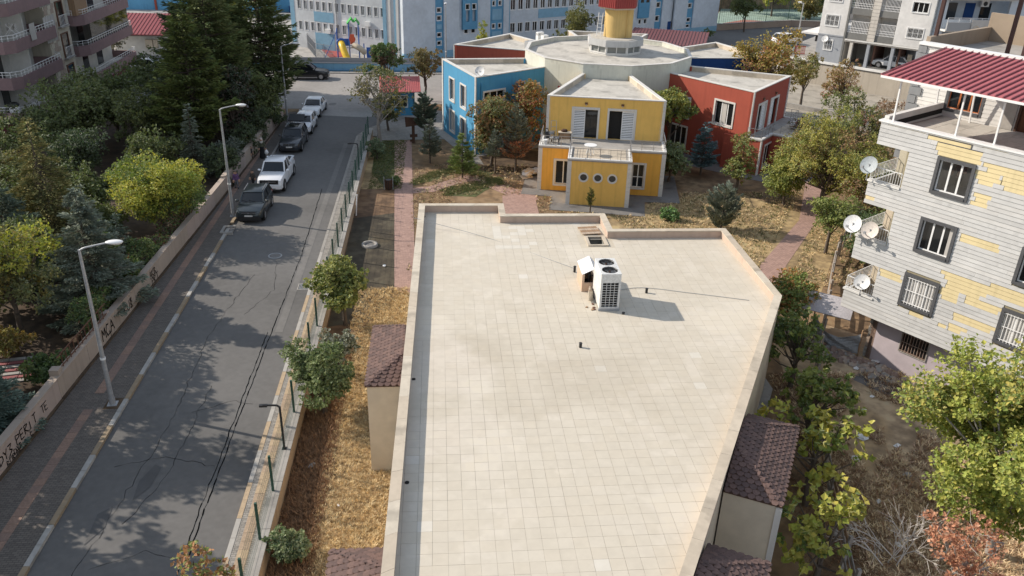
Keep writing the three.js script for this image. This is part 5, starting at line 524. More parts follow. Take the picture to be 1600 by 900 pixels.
// ---------------------------------------------------------------- left wall with railing and graffiti
{ const t = thing('garden_wall', 'long weathered plaster wall with graffiti along the left pavement', 'wall'); const pts = []; for (let z = -8; z >= -81; z -= 3) pts.push([wallX(z), z]);
  const yt = z => z < -56 ? 1.25 : 1.15; const r = rng(17);
  for (let i = 0; i < pts.length - 1; i++) { const [a, b] = [pts[i], pts[i + 1]]; mesh('wall_panel', prism([[a[0], a[1] - 0.012], [b[0], b[1] + 0.012], [b[0] - 0.28, b[1] + 0.012], [a[0] - 0.28, a[1] - 0.012]], 0, yt(a[1]) + r() * 0.03), r() < 0.5 ? K.wallTan : K.wallPink, t); mesh('wall_coping', prism([[a[0] + 0.04, a[1] - 0.006], [b[0] + 0.04, b[1] + 0.006], [b[0] - 0.32, b[1] + 0.006], [a[0] - 0.32, a[1] - 0.006]], yt(a[1]) + 0.031, yt(a[1]) + 0.1), K.wallTan, t); mesh('wall_foot', prism([[a[0] + 0.1, a[1]], [b[0] + 0.1, b[1]], [b[0], b[1]], [a[0], a[1]]], 0.13, 0.2 + r() * 0.05), K.soilDark, t); }
  const ink = (c) => mat(c, null, 0.8), blk = ink([0.16, 0.135, 0.12]), rd = ink([0.6, 0.04, 0.05]);
  const write = (str, z, y, h, m, slant = 0, bold = 1) => { // painted letters as flat strokes on the wall face
    const G = { D: [[0, 0, 0, 1], [0, 1, .6, .7], [.6, .7, .6, .3], [.6, .3, 0, 0]], Y: [[0, 1, .3, .5], [.6, 1, .3, .5], [.3, .5, .3, 0]], 3: [[0, 1, .6, 1], [.6, 1, .2, .55], [.2, .55, .6, .3], [.6, .3, 0, 0]], P: [[0, 0, 0, 1], [0, 1, .6, .85], [.6, .85, .6, .6], [.6, .6, 0, .5]], E: [[0, 0, 0, 1], [0, 1, .55, 1], [0, .5, .45, .5], [0, 0, .55, 0]], R: [[0, 0, 0, 1], [0, 1, .6, .85], [.6, .85, 0, .5], [0, .5, .6, 0]], İ: [[.2, 0, .2, .8]], T: [[0, 1, .7, 1], [.35, 1, .35, 0]], K: [[0, 0, 0, 1], [0, .5, .6, 1], [0, .5, .6, 0]], M: [[0, 0, .1, 1], [.1, 1, .35, .4], [.35, .4, .6, 1], [.6, 1, .7, 0]], C: [[.6, .9, .2, 1], [.2, 1, 0, .5], [0, .5, .2, 0], [.2, 0, .6, .1]], A: [[0, 0, .35, 1], [.35, 1, .7, 0], [.15, .4, .55, .4]], '8': [[0, 0, .5, .5], [.5, .5, 0, 1], [0, 1, .5, 1], [.5, 1, 0, .5], [0, .5, .5, 0], [.5, 0, 0, 0]], B: [[0, 0, 0, 1], [0, 1, .5, .75], [.5, .75, 0, .5], [0, .5, .6, .25], [.6, .25, 0, 0]], U: [[0, 1, 0, .2], [0, .2, .3, 0], [.3, 0, .6, .2], [.6, .2, .6, 1]], '=': [[0, .3, .6, .3], [0, .6, .6, .6]], X: [[0, 0, .6, 1], [0, 1, .6, 0]], Ζ: [[0, 1, .6, 1], [.6, 1, 0, 0], [0, 0, .6, 0]] };
    const gs = []; let zz = z; const w = h * 0.11 * bold; for (const ch of str) { for (const [a, b, c, d] of G[ch] || []) { const p = [zz - a * h, y + b * h + a * slant], q = [zz - c * h, y + d * h + c * slant], x = (k) => wallX(k) + 0.014, l = Math.hypot(q[0] - p[0], q[1] - p[1]) || 1, nz = -(q[1] - p[1]) / l * w / 2, ny = (q[0] - p[0]) / l * w / 2; gs.push(quad([x(p[0]), p[1] + ny, p[0] + nz], [x(p[0]), p[1] - ny, p[0] - nz], [x(q[0]), q[1] - ny, q[0] - nz], [x(q[0]), q[1] + ny, q[0] + nz])); } zz -= h * 0.82; } if (gs.length) { gs.forEach(g => { for (let i = 0; i < g.attributes.normal.count; i++) g.attributes.normal.setXYZ(i, 1, 0, 0); }); mesh('graffiti', gs, m, t); } };
  write('DY3', -26.9, 0.5, 0.42, blk); write('PERİT', -28.2, 0.55, 0.42, blk); write('TE', -30.3, 0.55, 0.36, blk); write('DYB', -27.9, 0.3, 0.26, blk); write('BURAK', -27.3, 0.16, 0.28, blk); write('E', -29.2, 0.25, 0.3, blk); write('=', -27.5, 0.33, 0.25, K.white);
  write('MCA', -36.6, 0.42, 0.6, blk); write('Y', -37.4, 0.2, 0.4, blk); write('H', -35.2, 0.5, 0.5, rd, 0, 3); write('AKB', -43.2, 0.62, 0.42, blk); write('PRT', -43.4, 0.18, 0.42, blk); write('BU8', -39.4, 0.4, 0.5, K.wallPink);
  mesh('gate_pier', bx(-16.95, -16.55, 0, 1.5, -32.6, -32.2), K.wallTan, t); mesh('gate_pier', bx(-16.9, -16.5, 0, 1.35, -38.2, -37.8), K.wallPink, t);
  for (let i = 0; i < 12; i++) mesh('wall_bar', bar([wallX(-33 - i * 0.4) - 0.14, 1.2, -33 - i * 0.4], [wallX(-33 - i * 0.4) - 0.14, 1.95, -33 - i * 0.4], 0.03), K.rust, t); mesh('wall_rail', [bar([wallX(-32.6) - 0.14, 1.9, -32.6], [wallX(-37.8) - 0.14, 1.9, -37.8], 0.04), bar([wallX(-32.6) - 0.14, 1.35, -32.6], [wallX(-37.8) - 0.14, 1.35, -37.8], 0.04)], K.rust, t); }
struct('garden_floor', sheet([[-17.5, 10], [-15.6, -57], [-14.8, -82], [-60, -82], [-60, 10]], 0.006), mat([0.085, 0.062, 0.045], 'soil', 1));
{ const g = []; const t = thing('garden_steps', 'red and white striped paving in the left garden behind the wall', 'paving', [-20.2, 0.02, -34.6], 0.2); for (let i = 0; i < 7; i++) for (let k = 0; k < 4; k++) mesh('paving_slab', bx(-1.4 + k * 0.72, -0.72 + k * 0.72, 0, 0.05, -1.2 + i * 0.34, -0.98 + i * 0.34), i % 2 ? mat([0.3, 0.1, 0.1], 'grain') : K.concrete, t); }
// ---------------------------------------------------------------- right fence wall
{ const t = thing('fence_wall', 'low wall with green posts and wire mesh along the yellow pavement', 'fence'); for (let i = 0, z = -10; z > -73.5; z -= 2.52, i++) { const z1 = Math.max(-74, z - 2.5); mesh('wall_block', bx(-6.32, -5.98, 0, 0.79, z1, z), K.coping, t); mesh('coping', bx(-6.36, -5.94, 0.791, 0.85, z1, z), K.concrete, t); }
  mesh('garden_face', bx(-5.979, -5.96, 0, 0.78, -74, -10), mat([0.46, 0.34, 0.23], 'streak'), t);
  const zs = []; for (let z = -17.1; z > -73.5; z -= 2.5) zs.push(z); zs.forEach((z, i) => { if (Math.abs(z + 27.1) > 0.2) mesh('fence_post', [bx(-6.23, -6.15, 0.85, 2.4, z - 0.04, z + 0.04)], K.green, t); if (i < zs.length - 1) { const g = []; for (let k = 1; k < 25; k++) g.push(bx(-6.192, -6.188, 0.9, 2.3, z - k * 0.1 - 0.002, z - k * 0.1 + 0.002)); for (let k = 0; k < 8; k++) g.push(bx(-6.193, -6.187, 0.91 + k * 0.2, 0.916 + k * 0.2, z - 2.47, z - 0.03)); mesh('mesh_panel', g, K.green, t); } }); }
for (const [z, l] of [[-27.1, 'black bent arm garden lamp on the low wall nearest the viewer'], [-62.2, 'black bent arm garden lamp on the low wall near the gate'], ]) { const t = thing('garden_lamp', l, 'lamp post', [-6.19, 0.85, z]); mesh('pole', bar([0, 0, 0], [0, 1.95, 0], 0.075), K.black, t); mesh('arm', [bar([0, 1.93, 0], [-0.1, 2.02, 0], 0.07), bar([-0.1, 2.02, 0], [-0.62, 2.06, 0.02], 0.06)], K.black, t); mesh('lamp_head', bx(-0.75, -0.45, 1.99, 2.07, -0.05, 0.08), K.black, t); mesh('base_plate', bx(-0.09, 0.09, 0, 0.02, -0.09, 0.09), K.black, t); }
// ---------------------------------------------------------------- street lamps
function streetLamp(pos, h, arm, turn, label) { const t = thing('street_lamp', label, 'street lamp', pos, turn); mesh('pole', [rod([0, 0, 0], [0, h, 0], 0.11, 0.055, 12)], K.galv, t); mesh('base_plate', [bx(-0.2, 0.2, 0, 0.03, -0.2, 0.2), cyl(0.14, 0.12, 0.3, 0, 0.03, 0, 12)], K.galv, t); mesh('band', fin(new THREE.CylinderGeometry(0.115, 0.115, 0.09, 12).translate(0, 2.3, 0)), K.whiteM, t); const a = mesh('arm', tube([[0, h - 0.05, 0], [0.15, h + 0.05, 0], [arm * 0.5, h + 0.14, 0], [arm, h + 0.24, 0]], 0.04, 8, 16), K.galv, t); mesh('lamp_head', [fin(new THREE.SphereGeometry(0.3, 16, 8).scale(1.15, 0.28, 0.55).translate(arm + 0.3, h + 0.27, 0))], K.whiteM, a); mesh('lens', fin(new THREE.SphereGeometry(0.2, 12, 6).scale(1.1, 0.3, 0.5).translate(arm + 0.36, h + 0.2, 0)), K.curtain, a); return t; }
streetLamp([-14.3, 0.13, -31.6], 7.3, 1.05, 0.1, 'tall grey street lamp nearest the viewer on the left pavement');
streetLamp([-14.0, 0.13, -54.2], 7.3, 1.05, 0.05, 'tall grey street lamp beside the dark green parked car');
streetLamp([-14.15, 0.13, -78.3], 7.0, 1.0, 0.2, 'grey street lamp at the far end of the pine trees');
streetLamp([44.6, 0, -103.6], 8.5, -1.0, 0.5, 'grey street lamp in front of the colourful fence'); streetLamp([0.9, 0, -103.6], 7.6, -0.3, 1.3, 'grey street lamp in front of the school behind the red wing');
// ---------------------------------------------------------------- vehicles
function loft(st, seg_ = 1) { // st: [x, [[y,z]...]] cross sections, same count; closes ends
  const g = [], n = st[0][1].length; const P = (i, k) => [st[i][0], st[i][1][k % n][0], st[i][1][k % n][1]];
  for (let i = 0; i < st.length - 1; i++) for (let k = 0; k < n; k++) { const a = P(i, k), b = P(i, k + 1), c = P(i + 1, k + 1), d = P(i + 1, k); g.push(...a, ...b, ...c, ...a, ...c, ...d); }
  for (const [i, f] of [[0, 0], [st.length - 1, 1]]) { for (let k = 1; k < n - 1; k++) { const a = P(i, 0), b = P(i, k), c = P(i, k + 1); f ? g.push(...a, ...b, ...c) : g.push(...a, ...c, ...b); } }
  const geo = new THREE.BufferGeometry(); geo.setAttribute('position', new THREE.Float32BufferAttribute(g, 3)); return fin(toCreasedNormals(geo, 0.55));
}
function makeCar(name, label, o) { // x forward, built around the ground point under its middle
  const { L = 4.4, W = 1.8, H = 1.5, hood = 0.95, belt = 0.95, cowl = 0.75, roofF = 0.2, roofR = -1.4, rear = -1.95, paint, kind = 'sedan', plate = K.white, trimD } = o, t = thing(name, label, o.cat || 'car', o.pos, o.turn, o.group), w = W / 2, f = L / 2, T_ = K.black;
  const P = new THREE.MeshPhysicalMaterial({ roughness: 0.32, metalness: o.metal ?? 0.2, clearcoat: 0.7, clearcoatRoughness: 0.1 }); P.color.setRGB(...paint);
  const sec = (x, top, hw, low = 0.26) => [x, [[low, -hw * 0.9], [low + 0.12, -hw], [top - 0.22, -hw], [top - 0.05, -hw * 0.93], [top, -hw * 0.7], [top, hw * 0.7], [top - 0.05, hw * 0.93], [top - 0.22, hw], [low + 0.12, hw], [low, hw * 0.9]].map(q => q)];
  const tail = kind === 'pickup' ? belt + 0.12 : belt + (kind === 'sedan' ? 0.03 : 0.05);
  const body = mesh('body', loft([sec(-f, tail - 0.28, w * 0.86, 0.38), sec(-f + 0.08, tail - 0.06, w * 0.94), sec(-f + 0.3, tail, w), sec(-f * 0.3, belt, w), sec(cowl, belt, w), sec(cowl + 0.15, hood + 0.03, w), sec(f - 0.5, hood - 0.05, w * 0.97), sec(f - 0.12, hood - 0.16, w * 0.9), sec(f - 0.02, hood - 0.33, w * 0.82, 0.34)]), P, t);
  const gs = (x, y, hw) => [x, [[belt - 0.05, -w * 0.9], [y - 0.02, -hw], [y, -hw * 0.8], [y, hw * 0.8], [y - 0.02, hw], [belt - 0.05, w * 0.9]]];
  const rw = w * 0.74; // glasshouse: base section and roof section
  const cabin = mesh('windows', loft([[rear, [[belt - 0.03, -w * 0.88], [belt, -w * 0.85], [belt + 0.01, -w * 0.8], [belt + 0.01, w * 0.8], [belt, w * 0.85], [belt - 0.03, w * 0.88]]], gs(roofR, H - 0.05, rw), gs(roofF, H - 0.05, rw), [cowl + 0.12, [[belt - 0.03, -w * 0.88], [belt, -w * 0.85], [belt + 0.01, -w * 0.8], [belt + 0.01, w * 0.8], [belt, w * 0.85], [belt - 0.03, w * 0.88]]]]), o.glass || K.glass, t);
  mesh('roof', loft([[roofR - 0.12, [[H - 0.09, -rw * 0.95], [H - 0.05, -rw * 0.85], [H - 0.05, rw * 0.85], [H - 0.09, rw * 0.95]]], [roofR + 0.1, [[H - 0.06, -rw * 1.03], [H, -rw * 0.82], [H, rw * 0.82], [H - 0.06, rw * 1.03]]], [(roofR + roofF) / 2, [[H - 0.06, -rw * 1.03], [H + 0.02, -rw * 0.82], [H + 0.02, rw * 0.82], [H - 0.06, rw * 1.03]]], [roofF - 0.05, [[H - 0.06, -rw * 1.03], [H, -rw * 0.82], [H, rw * 0.82], [H - 0.06, rw * 1.03]]], [roofF + 0.1, [[H - 0.1, -rw * 0.97], [H - 0.06, -rw * 0.85], [H - 0.06, rw * 0.85], [H - 0.1, rw * 0.97]]]]), o.roofMat || P, t);
  for (const s of [-1, 1]) { mesh('pillar', [bar([cowl + 0.1, belt, s * w * 0.87], [roofF + 0.05, H - 0.06, s * rw * 1.01], 0.075), bar([rear, belt, s * w * 0.87], [roofR - 0.02, H - 0.06, s * rw * 1.01], 0.12), bar([(roofF + roofR) / 2 - 0.05, belt - 0.02, s * w * 0.905], [(roofF + roofR) / 2 - 0.05, H - 0.06, s * rw * 1.012], 0.07)], P, t);
    mesh('mirror', [fin(new THREE.SphereGeometry(0.12, 10, 6).scale(0.7, 0.75, 1).translate(cowl - 0.05, belt + 0.09, s * (w + 0.08)))], P, t);
    mesh('headlight', fin(new THREE.SphereGeometry(0.16, 10, 6).scale(0.75, 0.5, 1.15).translate(f - 0.2, hood - 0.25, s * w * 0.68)), K.curtain, t); mesh('fog_light', bx(f - 0.1, f - 0.03, 0.42, 0.5, s * w * 0.6 - 0.1, s * w * 0.6 + 0.1), K.black, t); mesh('tail_light', bx(-f - 0.0, -f + 0.14, tail - 0.35, tail - 0.15, s * w * 0.78 - 0.12, s * w * 0.78 + 0.08), mat([0.3, 0.01, 0.01], null, 0.3), t);
    mesh('sill', bx(-f * 0.5, f * 0.45, 0.22, 0.34, s * w * 0.98 - 0.03, s * w * 0.98 + 0.03), trimD || K.black, t); mesh('door_handle', [bx(-0.2, -0.02, belt - 0.16, belt - 0.13, s * (w + 0.01) - 0.015, s * (w + 0.01) + 0.015), bx(-1.1, -0.92, belt - 0.16, belt - 0.13, s * (w + 0.01) - 0.015, s * (w + 0.01) + 0.015)], trimD || P, t); mesh('door_gap', [bx(0.2 - 0.005, 0.2 + 0.005, 0.4, belt - 0.03, s * (w + 0.003) - 0.004, s * (w + 0.003) + 0.004), bx(-0.72, -0.71, 0.4, belt - 0.03, s * (w + 0.003) - 0.004, s * (w + 0.003) + 0.004)], K.black, t);
    for (const x of [f - 0.85, -f + 0.85]) { const R = o.R || 0.33; mesh('wheel_arch', fin(new THREE.CylinderGeometry(R + 0.07, R + 0.07, 0.04, 24).rotateX(Math.PI / 2).translate(x, R + 0.02, s * (w - 0.012))), K.dark, t); const wh = mesh('wheel', [fin(new THREE.CylinderGeometry(R, R, 0.22, 24).rotateX(Math.PI / 2)), fin(new THREE.TorusGeometry(R - 0.05, 0.05, 6, 24).translate(0, 0, s * 0.1))], T_, t); wh.position.set(x, R, s * (w - 0.1)); mesh('rim', [fin(new THREE.CylinderGeometry(R * 0.62, R * 0.62, 0.02, 18).rotateX(Math.PI / 2).translate(0, 0, s * 0.115)), ...[0, 1, 2, 3, 4].map(k => xf(bx(-0.03, 0.03, 0, R * 0.6, s * 0.12, s * 0.12 + s * 0.015), 0, 0, 0, 0, 0, k * 1.2566))], K.steel, wh); } }
  mesh('grille', [bx(f - 0.06, f - 0.005, hood - 0.36, hood - 0.2, -w * 0.5, w * 0.5), bx(f - 0.08, f - 0.01, 0.36, 0.5, -w * 0.45, w * 0.45)], K.black, t); mesh('grille_bar', [bx(f - 0.03, f + 0.004, hood - 0.29, hood - 0.265, -w * 0.5, w * 0.5)], K.steel, t); mesh('emblem', fin(new THREE.CylinderGeometry(0.055, 0.055, 0.02, 14).rotateZ(Math.PI / 2).scale(1, 0.7, 1.2).translate(f + 0.006, hood - 0.275, 0)), K.steel, t);
  mesh('number_plate', bx(f - 0.03, f + 0.012, 0.5, 0.6, -0.26, 0.26), plate, t); mesh('number_plate', bx(-f - 0.012, -f + 0.05, 0.62, 0.72, -0.26, 0.26), plate, t); mesh('bumper_lip', bx(f - 0.14, f - 0.0, 0.22, 0.34, -w * 0.84, w * 0.84), trimD || K.black, t); mesh('wiper', [bar([cowl + 0.12, belt + 0.02, -0.4], [cowl - 0.02, belt + 0.12, 0.2], 0.02), bar([cowl + 0.12, belt + 0.02, 0.15], [cowl - 0.02, belt + 0.12, 0.65], 0.02)], K.black, t);
  if (o.extra) o.extra(t, { P, w, f, rw, H, belt }); return t;
}
const cg = 'cars parked along the left kerb', faceUs = -Math.PI / 2;
makeCar('parked_car', 'dark green compact SUV parked first at the left kerb, front bumper towards the viewer', { pos: [-12.72, 0.02, -55.2], turn: faceUs, paint: [0.03, 0.04, 0.045], metal: 0.5, L: 4.35, W: 1.82, H: 1.58, hood: 1.02, belt: 1.02, cowl: 0.72, roofF: 0.05, roofR: -1.55, rear: -2.0, R: 0.35, group: cg, extra: (t, { rw, H }) => { for (const s of [-1, 1]) mesh('roof_rail', bar([-1.4, H + 0.04, s * rw * 0.92], [-0.05, H + 0.04, s * rw * 0.92], 0.04), K.steel, t); mesh('lower_grille', bx(2.1, 2.18, 0.34, 0.5, -0.75, 0.75), K.black, t); } });
makeCar('pickup_truck', 'white pickup truck parked between the dark green car and the grey car', { cat: 'pickup truck', pos: [-12.32, 0.02, -61.6], turn: faceUs - 0.03, paint: [0.72, 0.73, 0.75], metal: 0, L: 5.35, W: 1.92, H: 1.84, hood: 1.18, belt: 1.16, cowl: 0.95, roofF: 0.4, roofR: -0.75, rear: -0.95, R: 0.4, group: cg, extra: (t, { P, w, H }) => { mesh('cargo_bed', [bx(-2.5, -1.0, 1.288, 1.295, -0.72, 0.72)], K.black, t); mesh('bed_rail', [bx(-2.55, -0.98, 1.27, 1.34, -w + 0.05, -w + 0.2), bx(-2.55, -0.98, 1.27, 1.34, w - 0.2, w - 0.05), bx(-2.6, -2.45, 1.27, 1.34, -w + 0.2, w - 0.2)], P, t); mesh('front_grille', bx(2.56, 2.66, 0.72, 1.02, -0.66, 0.66), K.black, t); mesh('bumper', bx(2.55, 2.7, 0.42, 0.66, -0.86, 0.86), P, t);  } });
makeCar('parked_car', 'dark grey SUV parked with its tailgate raised beside the woman in black', { pos: [-12.5, 0.02, -71.2], turn: faceUs - 0.02, paint: [0.05, 0.055, 0.065], metal: 0.55, L: 4.55, W: 1.85, H: 1.64, hood: 1.04, belt: 1.03, cowl: 0.75, roofF: 0.1, roofR: -1.65, rear: -2.1, R: 0.36, group: cg, extra: (t, { P, w, H, rw }) => { mesh('tailgate', [slab([-1.7, H + 0.06, -rw], [-1.7, H + 0.06, rw], [-2.6, H + 0.42, rw * 0.95], [-2.6, H + 0.42, -rw * 0.95], 0.08)], K.black, t); mesh('boot_opening', bx(-2.2, -2.12, 0.75, 1.35, -0.6, 0.6), K.dark, t); for (const s of [-1, 1]) mesh('roof_rail', bar([-1.5, H + 0.04, s * rw * 0.9], [-0.05, H + 0.04, s * rw * 0.9], 0.045), K.steel, t); mesh('roof_glass', bx(-1.35, -0.1, H + 0.021, H + 0.03, -0.45, 0.45), K.glass, t); } });
makeCar('parked_car', 'white hatchback parked second from the far end, behind the raised tailgate', { pos: [-12.3, 0.02, -76.4], turn: faceUs - 0.04, paint: [0.7, 0.71, 0.73], metal: 0, L: 4.1, W: 1.76, H: 1.48, hood: 0.95, belt: 0.97, cowl: 0.8, roofF: 0.15, roofR: -1.5, rear: -1.9, group: cg });
makeCar('parked_car', 'white saloon car parked last in the kerbside row, nearest the crossing', { pos: [-12.25, 0.02, -82.6], turn: faceUs - 0.06, paint: [0.72, 0.73, 0.74], metal: 0, L: 4.6, W: 1.8, H: 1.45, hood: 0.92, belt: 0.93, cowl: 0.75, roofF: 0.1, roofR: -1.1, rear: -1.75, group: cg });
makeCar('crossing_car', 'black SUV with silver sills on the cross street by the blue school wall', { pos: [-14.9, 0.02, -98.4], turn: 0.02, paint: [0.012, 0.013, 0.016], metal: 0.3, L: 4.6, W: 1.85, H: 1.72, hood: 1.08, belt: 1.08, cowl: 0.75, roofF: 0.15, roofR: -1.75, rear: -2.1, R: 0.37, trimD: K.steel, extra: (t, { rw, H }) => { for (const s of [-1, 1]) mesh('roof_rail', bar([-1.5, H + 0.05, s * rw * 0.9], [0, H + 0.05, s * rw * 0.9], 0.045), K.steel, t); } });
makeCar('roadside_car', 'white hatchback on the upper road behind the colourful fence', { pos: [46.2, 2.52, -110.6], turn: 0.35, paint: [0.72, 0.73, 0.74], metal: 0, L: 4.1, W: 1.75, H: 1.5, hood: 0.95, belt: 0.97 });
makeCar('yard_car', 'white car mostly hidden by trees by the red roofed house', { pos: [-33.8, 0.02, -101.5], turn: 0.4, paint: [0.72, 0.73, 0.74], metal: 0 }); makeCar('yard_car', 'white car glimpsed through the dark trees in front of the apartment block', { pos: [-31.2, 0.02, -96], turn: 0.9, paint: [0.7, 0.71, 0.72], metal: 0 }); makeCar('bay_car', 'white car parked inside the open bay under the white apartment block', { pos: [52.9, 2.5, -95.4], turn: 2.4, paint: [0.7, 0.7, 0.7], metal: 0, L: 4, H: 1.5 });
// ---------------------------------------------------------------- people
function figure(bones, cell, pal) { // one continuous skin: smooth union of tapered capsules, coloured by the nearest bone
  let lo = [1e9, 1e9, 1e9], hi = [-1e9, -1e9, -1e9]; for (const b of bones) for (const [p, r] of [[b[0], b[2]], [b[1], b[3]]]) for (let i = 0; i < 3; i++) { lo[i] = Math.min(lo[i], p[i] - r); hi[i] = Math.max(hi[i], p[i] + r); }
  const ext = Math.max(...hi.map((h, i) => h - lo[i])) * 1.16, c = hi.map((h, i) => (h + lo[i]) / 2), N = Math.min(120, Math.ceil(ext / cell)), mc = new MarchingCubes(N, new THREE.MeshBasicMaterial(), false, false, 150000); mc.isolation = 0;
  const d1 = (p, b) => { const [A, B, r0, r1] = b, ab = [B[0] - A[0], B[1] - A[1], B[2] - A[2]], ap = [p[0] - A[0], p[1] - A[1], p[2] - A[2]], l2 = ab[0] ** 2 + ab[1] ** 2 + ab[2] ** 2 || 1e-9, t = Math.min(1, Math.max(0, (ap[0] * ab[0] + ap[1] * ab[1] + ap[2] * ab[2]) / l2)); return Math.hypot(ap[0] - ab[0] * t, ap[1] - ab[1] * t, ap[2] - ab[2] * t) - (r0 + (r1 - r0) * t); };
  const W = (i, k) => c[k] + ((i - N / 2) / (N / 2)) * ext / 2; const kk = 0.03;
  for (let z = 0; z < N; z++) for (let y = 0; y < N; y++) for (let x = 0; x < N; x++) { const p = [W(x, 0), W(y, 1), W(z, 2)]; let s = 0, m = 1e9; for (const b of bones) { const d = d1(p, b); m = Math.min(m, d); s += Math.exp(-Math.min(50, d / kk)); } mc.field[x + y * N + z * N * N] = m > 0.2 ? -m : kk * Math.log(Math.max(1e-20, s)); }
  mc.update(); const n = mc.count, pos = new Float32Array(n * 3), nor = new Float32Array(n * 3), col = new Float32Array(n * 3);
  for (let i = 0; i < n; i++) { const p = [0, 1, 2].map(k => mc.positionArray[i * 3 + k] * ext / 2 + c[k]); let best = 1e9, id = 0; bones.forEach((b, j) => { const d = d1(p, b); if (d < best) { best = d; id = j; } }); const q = pal[bones[id][4]]; for (let k = 0; k < 3; k++) { pos[i * 3 + k] = p[k]; nor[i * 3 + k] = mc.normalArray[i * 3 + k]; col[i * 3 + k] = q[k]; } }
  const g = new THREE.BufferGeometry(); g.setAttribute('position', new THREE.BufferAttribute(pos, 3)); g.setAttribute('normal', new THREE.BufferAttribute(nor, 3)); g.setAttribute('color', new THREE.BufferAttribute(col, 3)); return fin(g);
}
const clothM = new THREE.MeshStandardMaterial({ vertexColors: true, roughness: 0.95 });
function handBones(w, d, r) { const o = []; const s = Math.sign(w[0]) || 1; o.push([w, [w[0], w[1] - 0.07, w[2] + 0.01], r * 1.3, r * 1.5, 'skin']); for (let i = 0; i < 4; i++) { const x = w[0] + (i - 1.5) * 0.019, L = [0.05, 0.06, 0.065, 0.05][i]; o.push([[x, w[1] - 0.085, w[2] + 0.012], [x, w[1] - 0.085 - L, w[2] + 0.03], 0.009, 0.007, 'skin']); } o.push([[w[0] - s * 0.02, w[1] - 0.03, w[2] + 0.02], [w[0] - s * 0.045, w[1] - 0.085, w[2] + 0.035], 0.011, 0.009, 'skin']); return o; }
function person(name, label, pos, turn, H, o) { const k = H / 1.72, v = (x, y, z) => [x * k, y * k, z * k], B = [];
  const add = (a, b, r0, r1, c) => B.push([a, b, r0 * k, r1 * k, c]); const st = o.stride ?? 0.12;
  for (const s of [-1, 1]) { const f = s * st; if (o.robe) { } else { add(v(s * 0.09, 0.9, 0), v(s * 0.1, 0.48, f * 0.6), 0.085, 0.062, 'legs'); add(v(s * 0.1, 0.48, f * 0.6), v(s * 0.1, 0.1, f - 0.05), 0.06, 0.042, 'legs'); } add(v(s * 0.1, 0.045, f - 0.05), v(s * 0.11, 0.035, f + 0.12), 0.045, 0.035, 'shoe');
    const aw = o.arms?.[s < 0 ? 0 : 1] || [0.28, 0.88, 0.08]; add(v(s * 0.18, 1.38, 0), v(s * 0.245, 1.12, -0.03), 0.062, 0.048, 'top'); add(v(s * 0.245, 1.12, -0.03), v(s * aw[0], aw[1], aw[2]), 0.045, 0.032, o.short ? 'skin' : 'top'); for (const h of handBones(v(s * aw[0], aw[1], aw[2]), 0, 0.02)) B.push(h); }
  if (o.robe) { add(v(0, 0.95, 0), v(0, 0.12, 0.02), 0.15, 0.24, 'legs'); add(v(0, 0.3, 0.05), v(0, 0.1, 0.1), 0.2, 0.2, 'legs'); }
  add(v(0, 0.95, 0), v(0, 1.15, 0), 0.145, 0.14, o.robe ? 'top' : 'top'); add(v(-0.06, 1.28, 0), v(0.06, 1.28, 0), 0.135, 0.135, 'top'); add(v(-0.12, 1.37, 0), v(0.12, 1.37, 0), 0.075, 0.075, 'top'); add(v(0, 1.4, 0), v(0, 1.52, 0.015), 0.055, 0.05, 'skin');
  add(v(0, 1.6, 0.01), v(0, 1.56, 0.03), 0.095, 0.08, 'skin'); add(v(0, 1.585, 0.1), v(0, 1.565, 0.125), 0.014, 0.016, 'skin'); for (const s of [-1, 1]) { add(v(s * 0.092, 1.6, 0.01), v(s * 0.095, 1.57, 0.005), 0.018, 0.014, o.scarf ? 'hair' : 'skin'); add(v(s * 0.034, 1.61, 0.094), v(s * 0.034, 1.61, 0.096), 0.012, 0.012, 'hair'); }
  add(v(-0.02, 1.53, 0.098), v(0.02, 1.53, 0.098), 0.008, 0.008, 'lip'); add(v(0, 1.65, -0.025), v(0, 1.6, -0.045), 0.098, 0.088, 'hair'); if (o.scarf) { add(v(0, 1.5, -0.05), v(0, 1.36, -0.08), 0.1, 0.13, 'hair'); add(v(0, 1.45, 0.03), v(0, 1.38, 0.05), 0.085, 0.1, 'hair'); }
  const t = thing(name, label, 'person', pos, turn); mesh('body', figure(B, H / 85, { skin: [0.42, 0.25, 0.17], lip: [0.3, 0.1, 0.08], hair: [0.02, 0.016, 0.013], legs: [0.05, 0.05, 0.06], shoe: [0.03, 0.03, 0.03], top: [0.2, 0.1, 0.2], ...o.pal }), clothM, t); return t; }
person('person', 'child in a purple top and grey trousers walking by the garden wall', [-14.95, 0.13, -59.9], 0.4, 1.3, { pal: { top: [0.13, 0.07, 0.16], legs: [0.16, 0.16, 0.18] } });
person('person', 'child in dark clothes and white shoes walking at the kerb by the pickup', [-13.85, 0.13, -60.4], -0.3, 1.2, { pal: { top: [0.07, 0.06, 0.05], legs: [0.025, 0.025, 0.025], shoe: [0.5, 0.48, 0.45] }, arms: [[0.26, 0.95, 0.14], [0.27, 0.9, -0.05]] });
person('person', 'woman in a long black skirt and white headscarf carrying a white bag', [-14.45, 0.13, -67.4], 0.2, 1.66, { robe: true, scarf: true, pal: { hair: [0.5, 0.47, 0.43], top: [0.075, 0.08, 0.05], legs: [0.01, 0.01, 0.011] }, arms: [[0.26, 0.9, 0.05], [0.3, 0.86, 0.02]] });
